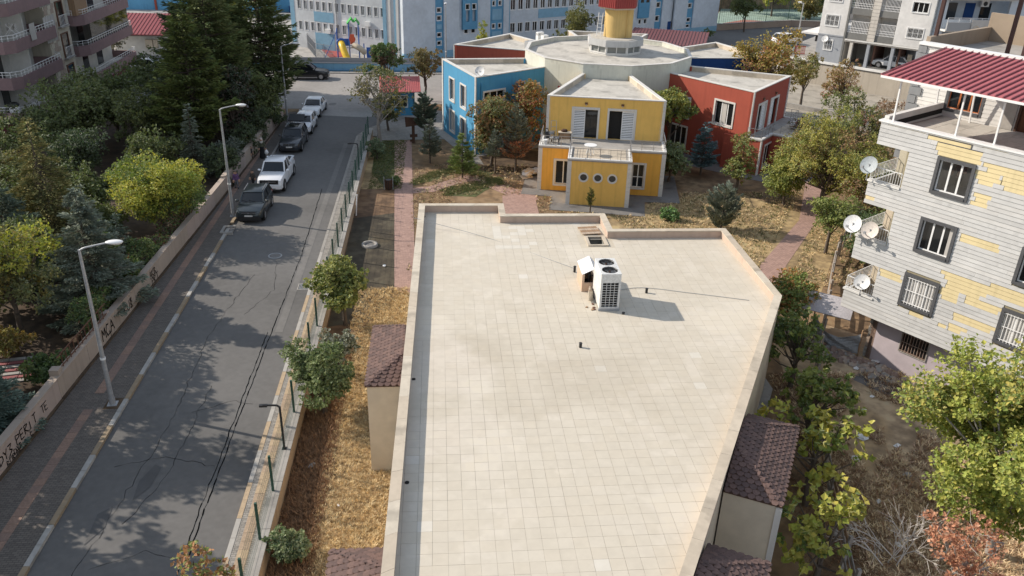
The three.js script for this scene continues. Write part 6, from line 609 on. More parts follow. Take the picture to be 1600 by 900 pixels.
{ const t = tag(mesh('shopping_bag', [(() => { const g = new THREE.SphereGeometry(0.17, 12, 10); const p = g.attributes.position, r = rng(8); for (let i = 0; i < p.count; i++) { const y = p.getY(i), k = y > 0 ? 1 - y * 2.4 : 1 + hash(i, 2) * 0.1; p.setXYZ(i, p.getX(i) * k * 1.0, y * 1.35, p.getZ(i) * k * 0.65); } g.computeVertexNormals(); return fin(g); })()], K.whiteM), 'white plastic shopping bag in the hand of the woman in black', 'bag'); t.position.set(-14.12, 0.62, -67.4); }
person('person', 'person sitting low by the hedge at the edge of the left pavement', [-15.25, 0.13, -66.9], 1.4, 1.1, { pal: { top: [0.02, 0.02, 0.02], legs: [0.02, 0.02, 0.02] } });
person('person', 'person in a black and red top inside the top window of the sided house', [22.75, 9.0, -33.3], -1.3, 1.75, { pal: { top: [0.06, 0.015, 0.015], hair: [0.5, 0.48, 0.45], legs: [0.02, 0.02, 0.02] }, short: true, arms: [[0.2, 1.1, 0.25], [0.2, 1.15, 0.28]] });
// ---------------------------------------------------------------- left apartment block
{ const t = thing('maroon_balcony_block', 'apartment block with maroon balcony bands and cream stone at the upper left', 'building', [0, 0, 0]); const band = mat([0.27, 0.18, 0.18], 'plaster'), st = mat([0.58, 0.53, 0.43], 'streak'), wl = mat([0.72, 0.71, 0.67], 'plaster'), mar = mat([0.22, 0.055, 0.075], 'plaster'), dkw = K.dark;
  const X0 = -36.0; mesh('core_wall', [bx(-52, X0 - 1.2, 0, 22, -100, -71.8)], wl, t); mesh('ground_wall', [bx(-52, X0 + 0.6, 0, 1.95, -99, -72.6)], mar, t); mesh('ground_base', [bx(-52, X0 + 0.64, 0, 0.5, -99.1, -72.5)], K.concrete, t); { const S = seg([-52, -72.55], [X0 + 0.6, -72.55]); win(t, S, 13.4, 0.55, 1.5, 1.3, { c: 0.06, bars: K.black, m: mar }); }
  mesh('stone_wall', bx(-38, X0 + 0.9, 0, 22, -85.5, -80.6), st, t); { for (let y = 0.3; y < 17; y += 0.42) for (let i = 0; i < 3; i++) { const a = -82.7 + i * 0.7 - (Math.round(y / 0.42) % 2) * 0.2; mesh('stone_block', bx(X0 + 0.9, X0 + 0.94, y, y + 0.4, a, a + 0.66), hash(i, y) < 0.5 ? st : K.wallTan, t); } }
  for (let f = 0; f < 5; f++) { const y = 2.0 + f * 2.85; // floor level
    const A = [[-39, -71.2], [-34.6, -71.2], [-34.0, -72.0], [-34.0, -79.9], [-34.7, -80.55], [-39, -80.55]], Bp = [[-36, -85.6], [-34.7, -85.6], [-34.0, -86.6], [-34.0, -99.2], [-34.5, -99.6], [-39, -99.6]];
    for (const [P, nm] of [[A, 'a'], [Bp, 'b']]) { const inn = insetPoly(P, 0.16); mesh('balcony_slab', prism(insetPoly(P, 0.05), y - 0.2, y), K.white, t); const n = P.length; mesh('balcony_band', [0, 1, 2, 3, 4].map(i => prism([P[i], P[i + 1], inn[i + 1], inn[i]], y - 0.25, y + 0.72)), band, t); railing('balcony_railing', insetPoly(P, 0.08).slice(nm === 'a' ? 0 : 0, 5), y + 0.72, 0.45, K.whiteM, t, { sp: 0.62, rails: [1, 0.5], r: 0.022 }); }
    mesh('back_wall', [bx(X0 - 0.9, X0 - 0.7, y, y + 2.65, -80.5, -72.3), bx(-39, X0 - 0.9, y, y + 2.65, -72.3, -72.1), bx(X0 - 0.9, X0 - 0.7, y, y + 2.65, -99.4, -85.7)], wl, t);
    for (const [z, w, m] of [[-74.6, 1.2, K.glass], [-77.6, 1.4, f === 2 ? K.wood : K.glassB], [-88.5, 2.2, f === 2 ? K.wood : K.glass], [-92.5, 1.4, K.glass], [-96.5, 1.6, K.glassB]]) mesh('balcony_door', bx(X0 - 0.7, X0 - 0.66, y + 0.02, y + 2.2, z, z + w), m, t);
    mesh('partition', [bx(X0 - 0.7, X0 + 1.0, y, y + 2.62, -76.2, -76.0)], wl, t); if (f === 2) mesh('shutter', [bx(-34.9, -34.3, y + 0.72, y + 2.6, -88.6, -85.7)], K.wood, t); if (f === 1) mesh('glazing', [bx(-34.2, -34.16, y + 0.72, y + 2.6, -98.8, -88)], K.glass, t);
    const w = mesh('french_window', [bx(X0 + 0.9, X0 + 0.98, y + 0.1, y + 2.3, -84.75, -84.6), bx(X0 + 0.9, X0 + 0.98, y + 0.1, y + 2.3, -83.3, -83.15), bx(X0 + 0.9, X0 + 0.98, y + 2.2, y + 2.3, -84.6, -83.3)], K.rust, t); mesh('pane', bx(X0 + 0.9, X0 + 0.92, y + 0.1, y + 2.2, -84.6, -83.3), K.glass, w); railing('window_grille', [[X0 + 1.15, -84.8], [X0 + 1.15, -83.1]], y + 0.1, 0.95, K.whiteM, t, { sp: 0.28, rails: [1, 0.05], r: 0.02 }); mesh('window_shelf', bx(X0 + 0.94, X0 + 1.25, y - 0.02, y + 0.09, -84.9, -83.0), K.concrete, t);
  }
  for (const [i, z, y, l] of [[0, -75.3, 7.95, 'white cloth hanging over the upper maroon balcony rail'], [1, -78.8, 7.3, 'grey curtain drawn across the right end of the middle maroon balcony'], [2, -78.6, 10.3, 'grey curtain drawn across the right end of the upper maroon balcony']]) { const g = []; const n = 24, h = i ? 2.2 : 1.35, w = i ? 2.2 : 0.95; for (let k = 0; k < n; k++) { const a = k / n, b = (k + 1) / n, q = (u) => (i ? 0.06 : 0.02) * Math.sin(u * 26); g.push(slab([q(a), 0, -w * a], [q(b), 0, -w * b], [q(b), h, -w * b], [q(a), h, -w * a], 0.01)); } const c = tag(mesh(i ? 'curtain' : 'hanging_cloth', g, K.curtain), l, i ? 'curtain' : 'cloth'); c.position.set(i ? -34.25 : -33.93, i ? y - 0.2 : y, z + 0.5); }
  for (const [z, y, l] of [[-73.6, 8.6, 'washing on a drying rack at the left of the upper maroon balcony'], [-75.0, 2.05, 'drying rack with pale washing on the lowest maroon balcony']]) { const k = thing('drying_rack', l, 'drying rack', [-34.8, y, z]); mesh('frame', [bar([-0.5, 0, -0.3], [0.3, 0.9, -0.3], 0.03), bar([0.5, 0, -0.3], [-0.3, 0.9, -0.3], 0.03), bar([-0.5, 0, 0.3], [0.3, 0.9, 0.3], 0.03), bar([0.5, 0, 0.3], [-0.3, 0.9, 0.3], 0.03)], K.whiteM, k); mesh('washing', [bx(-0.35, -0.33, 0.35, 0.92, -0.28, 0.2), bx(0.1, 0.12, 0.4, 0.92, -0.2, 0.28), bx(0.3, 0.32, 0.5, 0.92, -0.28, 0.1)], K.curtain, k); }
  { const k = thing('water_tank', 'dark dome shaped object on the lowest maroon balcony', 'tank', [-35.2, 2.02, -71.9]); mesh('dome', fin(new THREE.SphereGeometry(0.42, 14, 8).scale(1, 0.55, 1).translate(0, 1.25, 0)), K.black, k); mesh('stand', [bx(-0.3, 0.3, 0, 1.15, -0.3, 0.3)], K.whiteM, k); } }
{ const t = thing('red_roofed_house', 'small white house with a red metal roof behind the pine trees', 'house', [-36.3, 0, -113.5], 0.0); const S = seg([-3.5, 4.2], [3.2, 4.2]); mesh('wall', [wallGeo(S, 0, 3.0), bx(2.96, 3.2, 0, 3.4, -6, 3.96), bx(-3.5, -3.26, 0, 3.4, -6, 3.96), bx(3.2, 6, 0, 2.4, -6, 1.8)], K.white, t); mesh('roof', [slab([-4.2, 3.0, 5], [4, 3.0, 5], [4, 4.6, -1.5], [-4.2, 4.6, -1.5], 0.12), slab([4, 3.0, -8], [-4.2, 3.0, -8], [-4.2, 4.6, -1.5], [4, 4.6, -1.5], 0.12), ...Array.from({ length: 19 }, (_, i) => bar([-4.1 + i * 0.45, 3.03, 5], [-4.1 + i * 0.45, 4.63, -1.5], 0.05))], mat([0.3, 0.06, 0.065], 'grain', 0.5), t); mesh('eave', bx(-4.2, 4, 2.78, 2.98, 4.6, 4.95), K.concreteD, t); mesh('side_roof', slab([3, 2.5, 2.2], [6.3, 2.3, 2.2], [6.3, 2.4, -6], [3, 2.7, -6], 0.1), K.concreteD, t); mesh('opening', bx(3.6, 5.6, 1.3, 2.2, 1.81, 1.83), K.dark, t); for (const x of [0.2, 1.15]) mesh('air_conditioner', bx(x, x + (x < 1 ? 0.85 : 0.5), 1.3, 2.3, 4.21, 4.5), K.coping, t); }
// ---------------------------------------------------------------- small things in the gardens
{ const t = thing('concrete_well', 'round concrete well ring in the shaded grass strip', 'well', [-4.5, 0, -49.2]); mesh('ring', fin(new THREE.LatheGeometry([[0.36, 0], [0.36, 0.16], [0.5, 0.16], [0.52, 0]].map(p => new THREE.Vector2(...p)), 28)), K.concrete, t); mesh('lid', cyl(0.36, 0.36, 0.06, 0, 0, 0, 24), K.concreteD, t); }
{ const t = thing('white_pipe', 'white pipe standing beside the fence wall in the grass', 'pipe', [-5.8, 0, -54.5]); mesh('pipe', rod([0, 0, 0], [0.1, 1.4, -0.2], 0.05), K.whiteM, t); mesh('cap', rod([0.1, 1.4, -0.2], [0.105, 1.46, -0.21], 0.065), K.whiteM, t); }
{ const t = thing('wooden_sign', 'dark carved wooden sign shaped like a house at the end of the brick path', 'sign', [-2.3, 0, -72.4], 0.2); mesh('post', [bx(-0.12, 0.12, 0, 1.5, -0.06, 0.06), bx(-0.3, 0.35, 0.5, 0.75, -0.05, 0.05), bx(-0.3, -0.05, 0.1, 0.3, -0.05, 0.05)], K.woodD, t); mesh('roof_board', [slab([-0.7, 1.5, 0.25], [1.1, 1.7, 0.25], [1.1, 2.1, -0.15], [-0.7, 2.3, -0.15], 0.06)], K.woodD, t); }
{ const t = thing('litter_bin', 'grey slatted litter bin beside the brick path', 'litter bin', [-3.85, 0, -59.9]); for (let i = 0; i < 10; i++) { const a = i * 0.628; mesh('slat', bar([0.22 * Math.cos(a), 0.1, 0.22 * Math.sin(a)], [0.26 * Math.cos(a), 0.8, 0.26 * Math.sin(a)], 0.08, 0.02), K.woodD, t); } mesh('post', [bx(-0.35, -0.3, 0, 1.0, -0.03, 0.03), bx(0.3, 0.35, 0, 1.0, -0.03, 0.03)], K.greyM, t); mesh('liner', cyl(0.2, 0.23, 0.7, 0, 0.08, 0, 14), K.black, t); }
{ const r = rng(41); const t = thing('rubble_bags', 'heap of pale rubble bags at the left corner of the yellow wing', 'heap', [7.1, 0, -63.2]); for (let i = 0; i < 9; i++) { const g = new THREE.IcosahedronGeometry(0.3 + r() * 0.15, 1); const p = g.attributes.position; for (let k = 0; k < p.count; k++) { const s = 0.8 + 0.35 * hash(Math.round(p.getX(k) * 90), Math.round(p.getZ(k) * 70) + i); p.setXYZ(k, p.getX(k) * s, p.getY(k) * s * 0.6, p.getZ(k) * s); } g.computeVertexNormals(); const o = mesh('bag', fin(g), i % 3 ? K.white : K.coping, t); o.position.set((r() - 0.5) * 1.5, 0.15 + r() * 0.35, (r() - 0.5) * 0.9); o.rotation.y = r() * 3; } mesh('board', xf(bx(-0.5, 0.5, 0, 0.03, -0.25, 0.25), -0.3, 0.1, 0.6, 0.5, 0.3), K.coping, t); }
{ const r = rng(52); const spots = [[22.1, -35], [21.4, -33.9], [22.9, -33.2], [20.6, -32.6], [21.9, -31.8], [19.8, -30.9], [18.9, -29.8], [20.4, -29.5], [17.9, -27.9], [19.1, -27.2], [16.9, -26.4], [18.5, -25.3], [16.6, -23.8], [17.9, -22.9], [16.2, -21.5], [17.4, -20.9], [16.0, -19.8], [21.2, -30.4], [20.2, -33.4], [-5.2, -27.0], [-3.9, -24.6], [-4.9, -32], [-3.4, -46]];
  spots.forEach(([x, z], i) => { const g = new THREE.IcosahedronGeometry((i < 19 ? 0.09 : 0.05) + r() * r() * 0.16, 1), p = g.attributes.position; for (let k = 0; k < p.count; k++) { const s = 0.6 + 0.7 * hash(Math.round(p.getX(k) * 300) + i, Math.round(p.getY(k) * 300)); p.setXYZ(k, p.getX(k) * s * 1.4, p.getY(k) * s * 0.5, p.getZ(k) * s); } g.computeVertexNormals(); const o = tag(mesh('litter', fin(g), i % 4 === 3 ? K.concrete : K.whiteM), i < 19 ? 'crumpled white litter lying on the dry ground beside the sided house' : 'scrap of white litter lying in the left grass strip', 'litter', i < 19 ? 'white litter on the waste ground' : 'white litter in the grass strip'); o.position.set(x, 0.06, z); o.rotation.y = r() * 6; }); }
{ const r = rng(63), gs = [[], [], []]; for (let i = 0; i < 420; i++) { const a = r(), b = r(), x = mix(17.5, 22.2, a) + (b - 0.5) * 1.5, z = mix(-37, -31.5, a) + (b - 0.5) * 3.4 - 0.4; const g = new THREE.DodecahedronGeometry(0.06 + r() * r() * 0.2, 0); g.scale(1 + r() * 0.6, 0.6, 1).rotateY(r() * 6).rotateX(r()); g.translate(x, 0.05, z); gs[i % 3].push(fin(g)); } [K.concrete, K.wallTan, mat([0.3, 0.22, 0.18], 'grain')].forEach((m, i) => mesh('rubble', gs[i], m, scene, { kind: 'stuff', label: i === 0 ? 'grey broken rubble at the foot of the sided house' : i === 1 ? 'tan broken rubble at the foot of the sided house' : 'brown stone rubble at the foot of the sided house' })); }
{ const t = thing('tarpaulin', 'grey tarpaulin slung below the corner balcony of the sided house', 'tarpaulin', [20.0, 0, -35.6], -0.9); const g = [], n = 10, m = 6, P = (i, j) => { const u = i / n, v = j / m; return [mix(-1.3, 1.3, u), 1.15 * v + 0.15 - 0.55 * Math.sin(Math.PI * u) * v + 0.03 * Math.sin(u * 20 + v * 5), 0.3 * Math.sin(Math.PI * u) + 0.06 * Math.sin(v * 9 + u * 14)]; }; for (let i = 0; i < n; i++) for (let j = 0; j < m; j++) g.push(slab(P(i, j), P(i + 1, j), P(i + 1, j + 1), P(i, j + 1), 0.01)); mesh('sheet', g, mat([0.3, 0.31, 0.32], 'grain', 0.6), t); mesh('stake', [rod([-1.3, 0, 0], [-1.3, 1.5, 0], 0.04), rod([1.3, 0, 0], [1.3, 1.5, 0], 0.04)], K.wood, t); }
tag(mesh('corrugated_sheet', [slab([18.2, 1.9, -36.4], [20.2, 1.9, -34.9], [20.9, 2.4, -36.0], [18.9, 2.4, -37.5], 0.05)], mat([0.42, 0.4, 0.42], 'grain', 0.6)), 'grey corrugated sheet below the lowest corner balcony', 'sheet');
{ const t = thing('plank_fence', 'row of weathered planks and posts between the gardens and the waste ground', 'fence'); const r = rng(88); const pts = [[13.2, -19], [16.4, -30], [21.8, -40.5], [24.5, -45.6], [28.3, -51.4]]; for (let i = 0; i < pts.length - 1; i++) { const a = pts[i], b = pts[i + 1], L = Math.hypot(b[0] - a[0], b[1] - a[1]), n = Math.round(L / 1.6); for (let k = 0; k < n; k++) { const t0 = k / n, t1 = (k + 1) / n, p = [mix(a[0], b[0], t0), mix(a[1], b[1], t0)], q = [mix(a[0], b[0], t1), mix(a[1], b[1], t1)]; mesh('fence_post', bar([p[0], 0, p[1]], [p[0] + (r() - 0.5) * 0.15, 1.3 + r() * 0.3, p[1]], 0.12), K.barkPale, t); for (const y of [0.45, 0.85, 1.2]) mesh('plank', bar([p[0], y + (r() - 0.5) * 0.15, p[1]], [q[0], y + (r() - 0.5) * 0.15, q[1]], 0.03, 0.16), r() < 0.5 ? K.barkPale : K.wood, t); } } }
// ---------------------------------------------------------------- vegetation
const leafM = new THREE.MeshPhysicalMaterial({ vertexColors: true, side: THREE.DoubleSide, roughness: 0.9, transmission: 0.4, thickness: 0 });
const needleM = new THREE.MeshStandardMaterial({ vertexColors: true, side: THREE.DoubleSide, roughness: 0.95 });
const PAL = { green: [[.076, .136, .031], [.119, .178, .037], [.170, .212, .048]], lime: [[.34, .38, .04], [.48, .46, .06], [.24, .3, .04]], olive: [[.145, .162, .048], [.221, .212, .060], [.306, .246, .051]], orange: [[.442, .204, .051], [.340, .221, .051], [.153, .170, .043], [.510, .289, .068]], dark: [[.1, .135, .032], [.13, .165, .04], [.155, .18, .05]], blue: [[.18, .21, .155], [.235, .265, .2], [.14, .165, .115]], bluedark: [[.11, .145, .1], [.14, .175, .125], [.085, .11, .075]], brown: [[.442, .204, .119], [.340, .145, .076], [.510, .272, .170]], gold: [[.204, .204, .068], [.306, .272, .102], [.119, .136, .051]], grey: [[.221, .204, .145], [.170, .162, .102], [.272, .238, .170]] };
function leafBuffer() { const P = [], N = [], C = []; return { P, N, C, leaf(p, ax, nx, L, W, c, fold = 0.2) { const s = V3().crossVectors(nx, ax).normalize(), n = V3().crossVectors(ax, s).normalize(), t = p.clone().addScaledVector(ax, L), m = p.clone().addScaledVector(ax, L * 0.45), a = m.clone().addScaledVector(s, W / 2).addScaledVector(n, W * fold), b = m.clone().addScaledVector(s, -W / 2).addScaledVector(n, W * fold); for (const q of [p, a, t, p, t, b]) P.push(q.x, q.y, q.z); const n1 = V3().crossVectors(a.clone().sub(p), t.clone().sub(p)).normalize(), n2 = V3().crossVectors(t.clone().sub(p), b.clone().sub(p)).normalize(); for (let i = 0; i < 3; i++) N.push(n1.x, n1.y, n1.z); for (let i = 0; i < 3; i++) N.push(n2.x, n2.y, n2.z); for (let i = 0; i < 6; i++) C.push(c[0], c[1], c[2]); }, geo() { const g = new THREE.BufferGeometry(); g.setAttribute('position', new THREE.Float32BufferAttribute(P, 3)); g.setAttribute('normal', new THREE.Float32BufferAttribute(N, 3)); g.setAttribute('color', new THREE.Float32BufferAttribute(C, 3)); g.setAttribute('uv', new THREE.Float32BufferAttribute(new Float32Array(P.length / 3 * 2), 2)); return g; } }; }
const rv = r => { const z = r() * 2 - 1, a = r() * Math.PI * 2, q = Math.sqrt(1 - z * z); return V3(q * Math.cos(a), z, q * Math.sin(a)); };
const jit = (c, r, k = 0.35) => { const m = 1 - k / 2 + r() * k; return [c[0] * m * (0.9 + r() * 0.2), c[1] * m, c[2] * m]; };
function broadleaf(o) { // crown of leaf clumps with gaps, limbs reaching into the clumps
  const { h, R, y0 = h * 0.3, n = 4500, size = 0.16, pal = PAL.green, seed = 1, k = 16, spread = 0.42, sparse = 0.5, trunkR = 0.05 + h * 0.012, bark = K.bark, lean = [0, 0], hang = 0, wide = 1, pal2, dead } = o, r = rng(seed * 7919 + 13), B = leafBuffer(), blobs = [];
  const cy = (h + y0) / 2, ry = (h - y0) / 2;
  for (let i = 0; i < k; i++) { let d = rv(r); const q = Math.pow(r(), 0.45) * (1 - spread * 0.6) * (0.85 + r() * 0.3) * (o.reach || 1), br = R * spread * (0.45 + r() * 0.8); blobs.push({ c: V3(d.x * R * q + lean[0], cy + d.y * ry * q, d.z * R * q + lean[1]), r: br, ry: Math.min(br, ry * spread * 1.4) * (0.7 + r() * 0.4), p: pal2 && r() < (o.mix ?? 0.3) ? pal2 : pal, t: r() }); }
  const tot = blobs.reduce((s, b) => s + b.r * b.r, 0);
  for (const b of blobs) { const m = Math.round(n * b.r * b.r / tot), tw = Math.max(5, Math.round(m / 14)), sub = Array.from({ length: tw }, () => { const d = rv(r); return V3(b.c.x + d.x * b.r * Math.pow(r(), 0.4), b.c.y + d.y * b.ry * Math.pow(r(), 0.4), b.c.z + d.z * b.r * Math.pow(r(), 0.4)); });
    for (let i = 0; i < m; i++) { const q = sub[Math.floor(r() * tw)], d = rv(r), sp = b.r * 0.3 * Math.pow(r(), sparse), p = V3(q.x + d.x * sp, q.y + d.y * sp * 0.8, q.z + d.z * sp); const out = p.clone().sub(V3(lean[0], cy - ry * 0.3, lean[1])).normalize(); const ax = rv(r).add(out.clone().multiplyScalar(0.6)).add(V3(0, -0.25 - hang, 0)).normalize(), nx = rv(r).multiplyScalar(0.7).add(out.multiplyScalar(0.5)).add(V3(0, 0.7, 0)).normalize(); const c = b.p[Math.min(b.p.length - 1, Math.floor((b.t * 0.55 + r() * 0.45) * b.p.length))]; const s = size * (0.65 + r() * 0.7); B.leaf(p, ax, nx, s, s * 0.75 * wide, jit(c, r)); } }
  const limbs = []; const top = V3(lean[0] * 0.6, y0 + (h - y0) * 0.35, lean[1] * 0.6), curve = (a, b, ra, rb) => { const m = a.clone().lerp(b, 0.5).add(V3((r() - 0.5) * R * 0.15, -R * 0.04, (r() - 0.5) * R * 0.15)); limbs.push(rod(a.toArray(), m.toArray(), ra, (ra + rb) / 2, 6), rod(m.toArray(), b.toArray(), (ra + rb) / 2, rb, 6)); };
  curve(V3(0, -0.05, 0), top, trunkR * 1.25, trunkR * 0.7); for (const b of blobs) { const a = V3(0, 0, 0).lerp(top, 0.45 + r() * 0.55); curve(a, b.c, trunkR * 0.45, trunkR * 0.12); }
  if (dead) for (let i = 0; i < dead; i++) { const b = blobs[i % blobs.length], d = rv(r); d.y = Math.abs(d.y) * 0.7; curve(b.c, b.c.clone().addScaledVector(d, R * 0.5), trunkR * 0.16, 0.006); }
  return { crown: B.geo(), trunk: limbs, bark };
}
function conifer(o) { // whorls of branches carrying needle sprays
  const { h, R, y0 = 0.3, n = 5000, pal = PAL.blue, seed = 1, power = 0.85, droop = 0.25, len = 0.2, trunkR = 0.04 + h * 0.012, base, curl = 0.1, wid = 0.3, tipUp = 0 } = o, r = rng(seed * 104729 + 7), B = leafBuffer(), limbs = [rod([0, -0.05, 0], [0, h * 0.55, 0], trunkR, trunkR * 0.6, 7), rod([0, h * 0.55, 0], [0, h * 0.97, 0], trunkR * 0.6, 0.01, 6)];
  const br = []; let tot = 0; const lv = Math.max(9, Math.round((h - y0) / 0.3)); for (let i = 0; i < lv; i++) { const t = i / lv, L0 = R * Math.pow(1 - t, power) * (o.round ? Math.min(1, 0.35 + t * 3) : 1), m = Math.max(4, Math.round(5 + 6 * (1 - t))); for (let j = 0; j < m; j++) { const L = Math.max(0.12, L0 * (0.6 + r() * 0.5)), a = r() * 6.283; br.push({ y: y0 + (h - y0) * (t + r() / lv), a, L, t, tone: r() }); tot += L; } }
  for (const b of br) { const m = Math.round(n * b.L / tot), dir = V3(Math.cos(b.a), 0, Math.sin(b.a)), sd = V3(-Math.sin(b.a), 0, Math.cos(b.a)); const at = u => V3(0, b.y - droop * b.L * u + (curl + tipUp) * b.L * u * u, 0).addScaledVector(dir, b.L * u); if (b.L > R * 0.4 && br.length < 900) limbs.push(rod(at(0).toArray(), at(0.85).toArray(), trunkR * 0.28, 0.008, 4));
    for (let i = 0; i < m; i++) { const u = 0.12 + 0.88 * Math.pow(r(), 0.7), side = (r() - 0.5) * 2, w = side * b.L * wid * (1.1 - u * 0.75), p = at(u).addScaledVector(sd, w).add(V3((r() - 0.5) * 0.08, (r() - 0.5) * 0.1 * (1 + b.L * 0.3) - Math.abs(w) * 0.15, (r() - 0.5) * 0.08)); const ax = dir.clone().addScaledVector(sd, side * 0.9).add(V3((r() - 0.5) * 0.6, 0.12 + (r() - 0.5) * 0.7 + tipUp, (r() - 0.5) * 0.6)).normalize(); const c0 = (base && b.t < 0.25 && r() < 0.7) ? base : pal; const c = c0[Math.min(c0.length - 1, Math.floor((b.tone * 0.5 + r() * 0.5) * c0.length))]; const s = len * (0.6 + r() * 0.7); B.leaf(p, ax, V3(r() - 0.5, 1, r() - 0.5).normalize(), s, s * 0.36, jit(c, r, 0.45), 0.35); } }
  return { crown: B.geo(), trunk: limbs, bark: K.bark };
}
function plant(name, label, cat, pos, built, o = {}) { const t = thing(name, label, cat, pos, o.turn || 0, o.group); mesh('trunk', built.trunk, built.bark, t); const c = new THREE.Mesh(built.crown, o.m || leafM); c.name = o.part || 'crown'; t.add(c); return t; }
const bl = (label, x, z, o, name = 'broadleaf_tree', cat = 'tree') => plant(name, label, cat, [x, 0, z], broadleaf({ seed: Math.round(Math.abs(x * 31 + z * 17)), ...o }), { m: leafM });
const cn = (label, x, z, o, name = 'spruce_tree', cat = 'tree') => plant(name, label, cat, [x, 0, z], conifer({ seed: Math.round(Math.abs(x * 29 + z * 13)), ...o }), { m: needleM });
// left gardens: tall pines
const pine = { pal: [[.115, .155, .05], [.145, .18, .06], [.18, .2, .075]], len: 0.42, droop: 0.1, curl: 0.3, wid: 0.45, power: 0.6, y0: 1.8, round: true, n: 22000 };
cn('tall dark pine overhanging the pavement at the far street lamp', -16.4, -80.5, { ...pine, h: 14, R: 4.6 }, 'pine_tree');
cn('tallest dark pine in the row behind the raised tailgate car', -19.4, -73.8, { ...pine, h: 15.5, R: 4.4 }, 'pine_tree');
cn('dark pine behind the second street lamp and the two children', -19.2, -66.5, { ...pine, h: 11.5, R: 3.6, pal: [...PAL.dark, [.05, .06, .025]] }, 'pine_tree');
cn('tall pine with sunlit greyish top left of the tallest pine', -22.3, -80.5, { ...pine, h: 15.5, R: 3.9, pal: [[.085, .119, .060], [.119, .153, .076], [.060, .093, .043]] }, 'pine_tree');
cn('pine behind the far pines beside the schoolyard', -21.5, -86, { ...pine, h: 13.5, R: 3.6, pal: [[.102, .136, .060], [.068, .102, .043]] }, 'pine_tree');
bl('sunlit yellow green tree showing between the tops of the pines', -21.2, -92, { h: 13, R: 3.4, y0: 4, pal: PAL.lime, n: 4500, size: 0.28 });
bl('dark broadleaf tree standing under the far pines by the wall', -16.4, -75.5, { h: 6.5, R: 2.6, y0: 0.6, pal: PAL.dark, n: 4500, size: 0.24 });
bl('dark reddish tree under the pines beside the woman in black', -17.4, -71, { h: 7.5, R: 2.4, y0: 0.8, pal: [[.085, .068, .043], [.051, .076, .031], [.119, .076, .051]], n: 4500, size: 0.24 });
bl('large dark tree in front of the maroon apartment balconies', -28.5, -68.5, { h: 7.2, R: 4.6, y0: 1.2, pal: PAL.dark, n: 8000, size: 0.24, k: 26 });
bl('dark olive tree left of the large tree by the apartment block', -31.2, -64.5, { h: 4.8, R: 3.2, y0: 1, pal: [...PAL.dark, [.06, .065, .022]], n: 5500, size: 0.22 });
bl('mid green tree lit yellowish at its top beside the pine row', -23.6, -66.5, { h: 6.8, R: 3.0, y0: 0.9, pal: [[.102, .128, .034], [.145, .170, .037], [.187, .196, .043]], n: 6500, size: 0.2 });
bl('dark round tree below the red roofed house', -25.8, -80.5, { h: 6.6, R: 3.2, y0: 1, pal: PAL.dark, n: 5000, size: 0.26, pal2: PAL.lime, mix: 0.12 });
bl('low dark tree in front of the maroon ground floor', -26.5, -60.5, { h: 4.6, R: 2.8, y0: 0.6, pal: [[.060, .093, .031], [.085, .119, .034]], n: 5000, size: 0.2 });
bl('dark tree between the round yellow green tree and the pines', -20.6, -60.5, { h: 4.8, R: 2.6, y0: 0.5, pal: PAL.dark, n: 5000, size: 0.2 });
bl('orange autumn tree beside the red roofed house', -38.4, -104.5, { h: 8.8, R: 3.4, y0: 1.6, pal: PAL.orange, n: 4200, size: 0.26, pal2: PAL.grey });
bl('yellow green tree at the top edge behind the red roofed house', -28.5, -108, { h: 10, R: 3, y0: 3, pal: PAL.lime, n: 3000, size: 0.3 });
bl('bright yellow green round tree leaning over the left wall', -17.5, -51.3, { h: 5.5, R: 3.5, y0: 0.9, reach: 0.86, pal: PAL.lime, n: 30000, size: 0.14, k: 60, spread: 0.3, pal2: [[.170, .238, .037], [.119, .170, .034]], mix: 0.25 });
cn('slender silver conifer beside the second street lamp', -18.6, -63, { h: 5.6, R: 1.3, n: 4500, pal: PAL.blue, len: 0.24 });
bl('grey green shrub behind the wall near the two children', -16.5, -63.5, { h: 3.2, R: 1.5, y0: 0.2, pal: [[.153, .170, .128], [.102, .128, .085]], n: 2600, size: 0.16 }, 'shrub', 'shrub');
cn('large blue spruce behind the nearest street lamp', -18.0, -40.6, { h: 6.9, R: 2.9, n: 40000, len: 0.2, droop: 0.22, curl: 0.2 });
cn('small blue spruce left of the round yellow green tree', -19.8, -45.5, { h: 5.4, R: 1.7, n: 6000, pal: PAL.blue, len: 0.2 });
cn('blue green spruce top between the large spruce and the hedge', -18.0, -44.8, { h: 3.9, R: 1.4, n: 4500, pal: PAL.bluedark, len: 0.18 });
cn('fresh green young pine between the blue spruces', -18.3, -42.9, { h: 4.4, R: 1.5, n: 5500, pal: [[.136, .204, .060], [.187, .255, .068]], len: 0.2, tipUp: 0.2 }, 'pine_tree');
cn('tall cedar with golden drooping tips at the left edge', -23.6, -49.2, { h: 8.2, R: 3.2, n: 22000, pal: PAL.gold, len: 0.22, droop: 0.1, curl: -0.25 }, 'cedar_tree');
cn('blue cedar at the left edge below the golden cedar', -24.2, -44.8, { h: 6.6, R: 3.3, n: 20000, pal: PAL.bluedark, len: 0.24 }, 'cedar_tree');
bl('loose yellow olive tree at the left edge of the picture', -20.9, -38.2, { h: 6.0, R: 3.0, y0: 1.2, pal: PAL.olive, n: 6500, size: 0.17, k: 22, pal2: PAL.lime, mix: 0.35, sparse: 0.7 });
cn('spreading blue green spruce at the left edge nearest the viewer', -19.2, -29.4, { h: 5.9, R: 2.6, n: 30000, pal: [[.119, .170, .136], [.170, .221, .170], [.085, .128, .102]], len: 0.2, droop: 0.15 });
bl('dark green shrub behind the wall railing', -17.9, -33.6, { h: 1.9, R: 1.1, y0: 0.1, pal: PAL.green, n: 2500, size: 0.14 }, 'shrub', 'shrub');
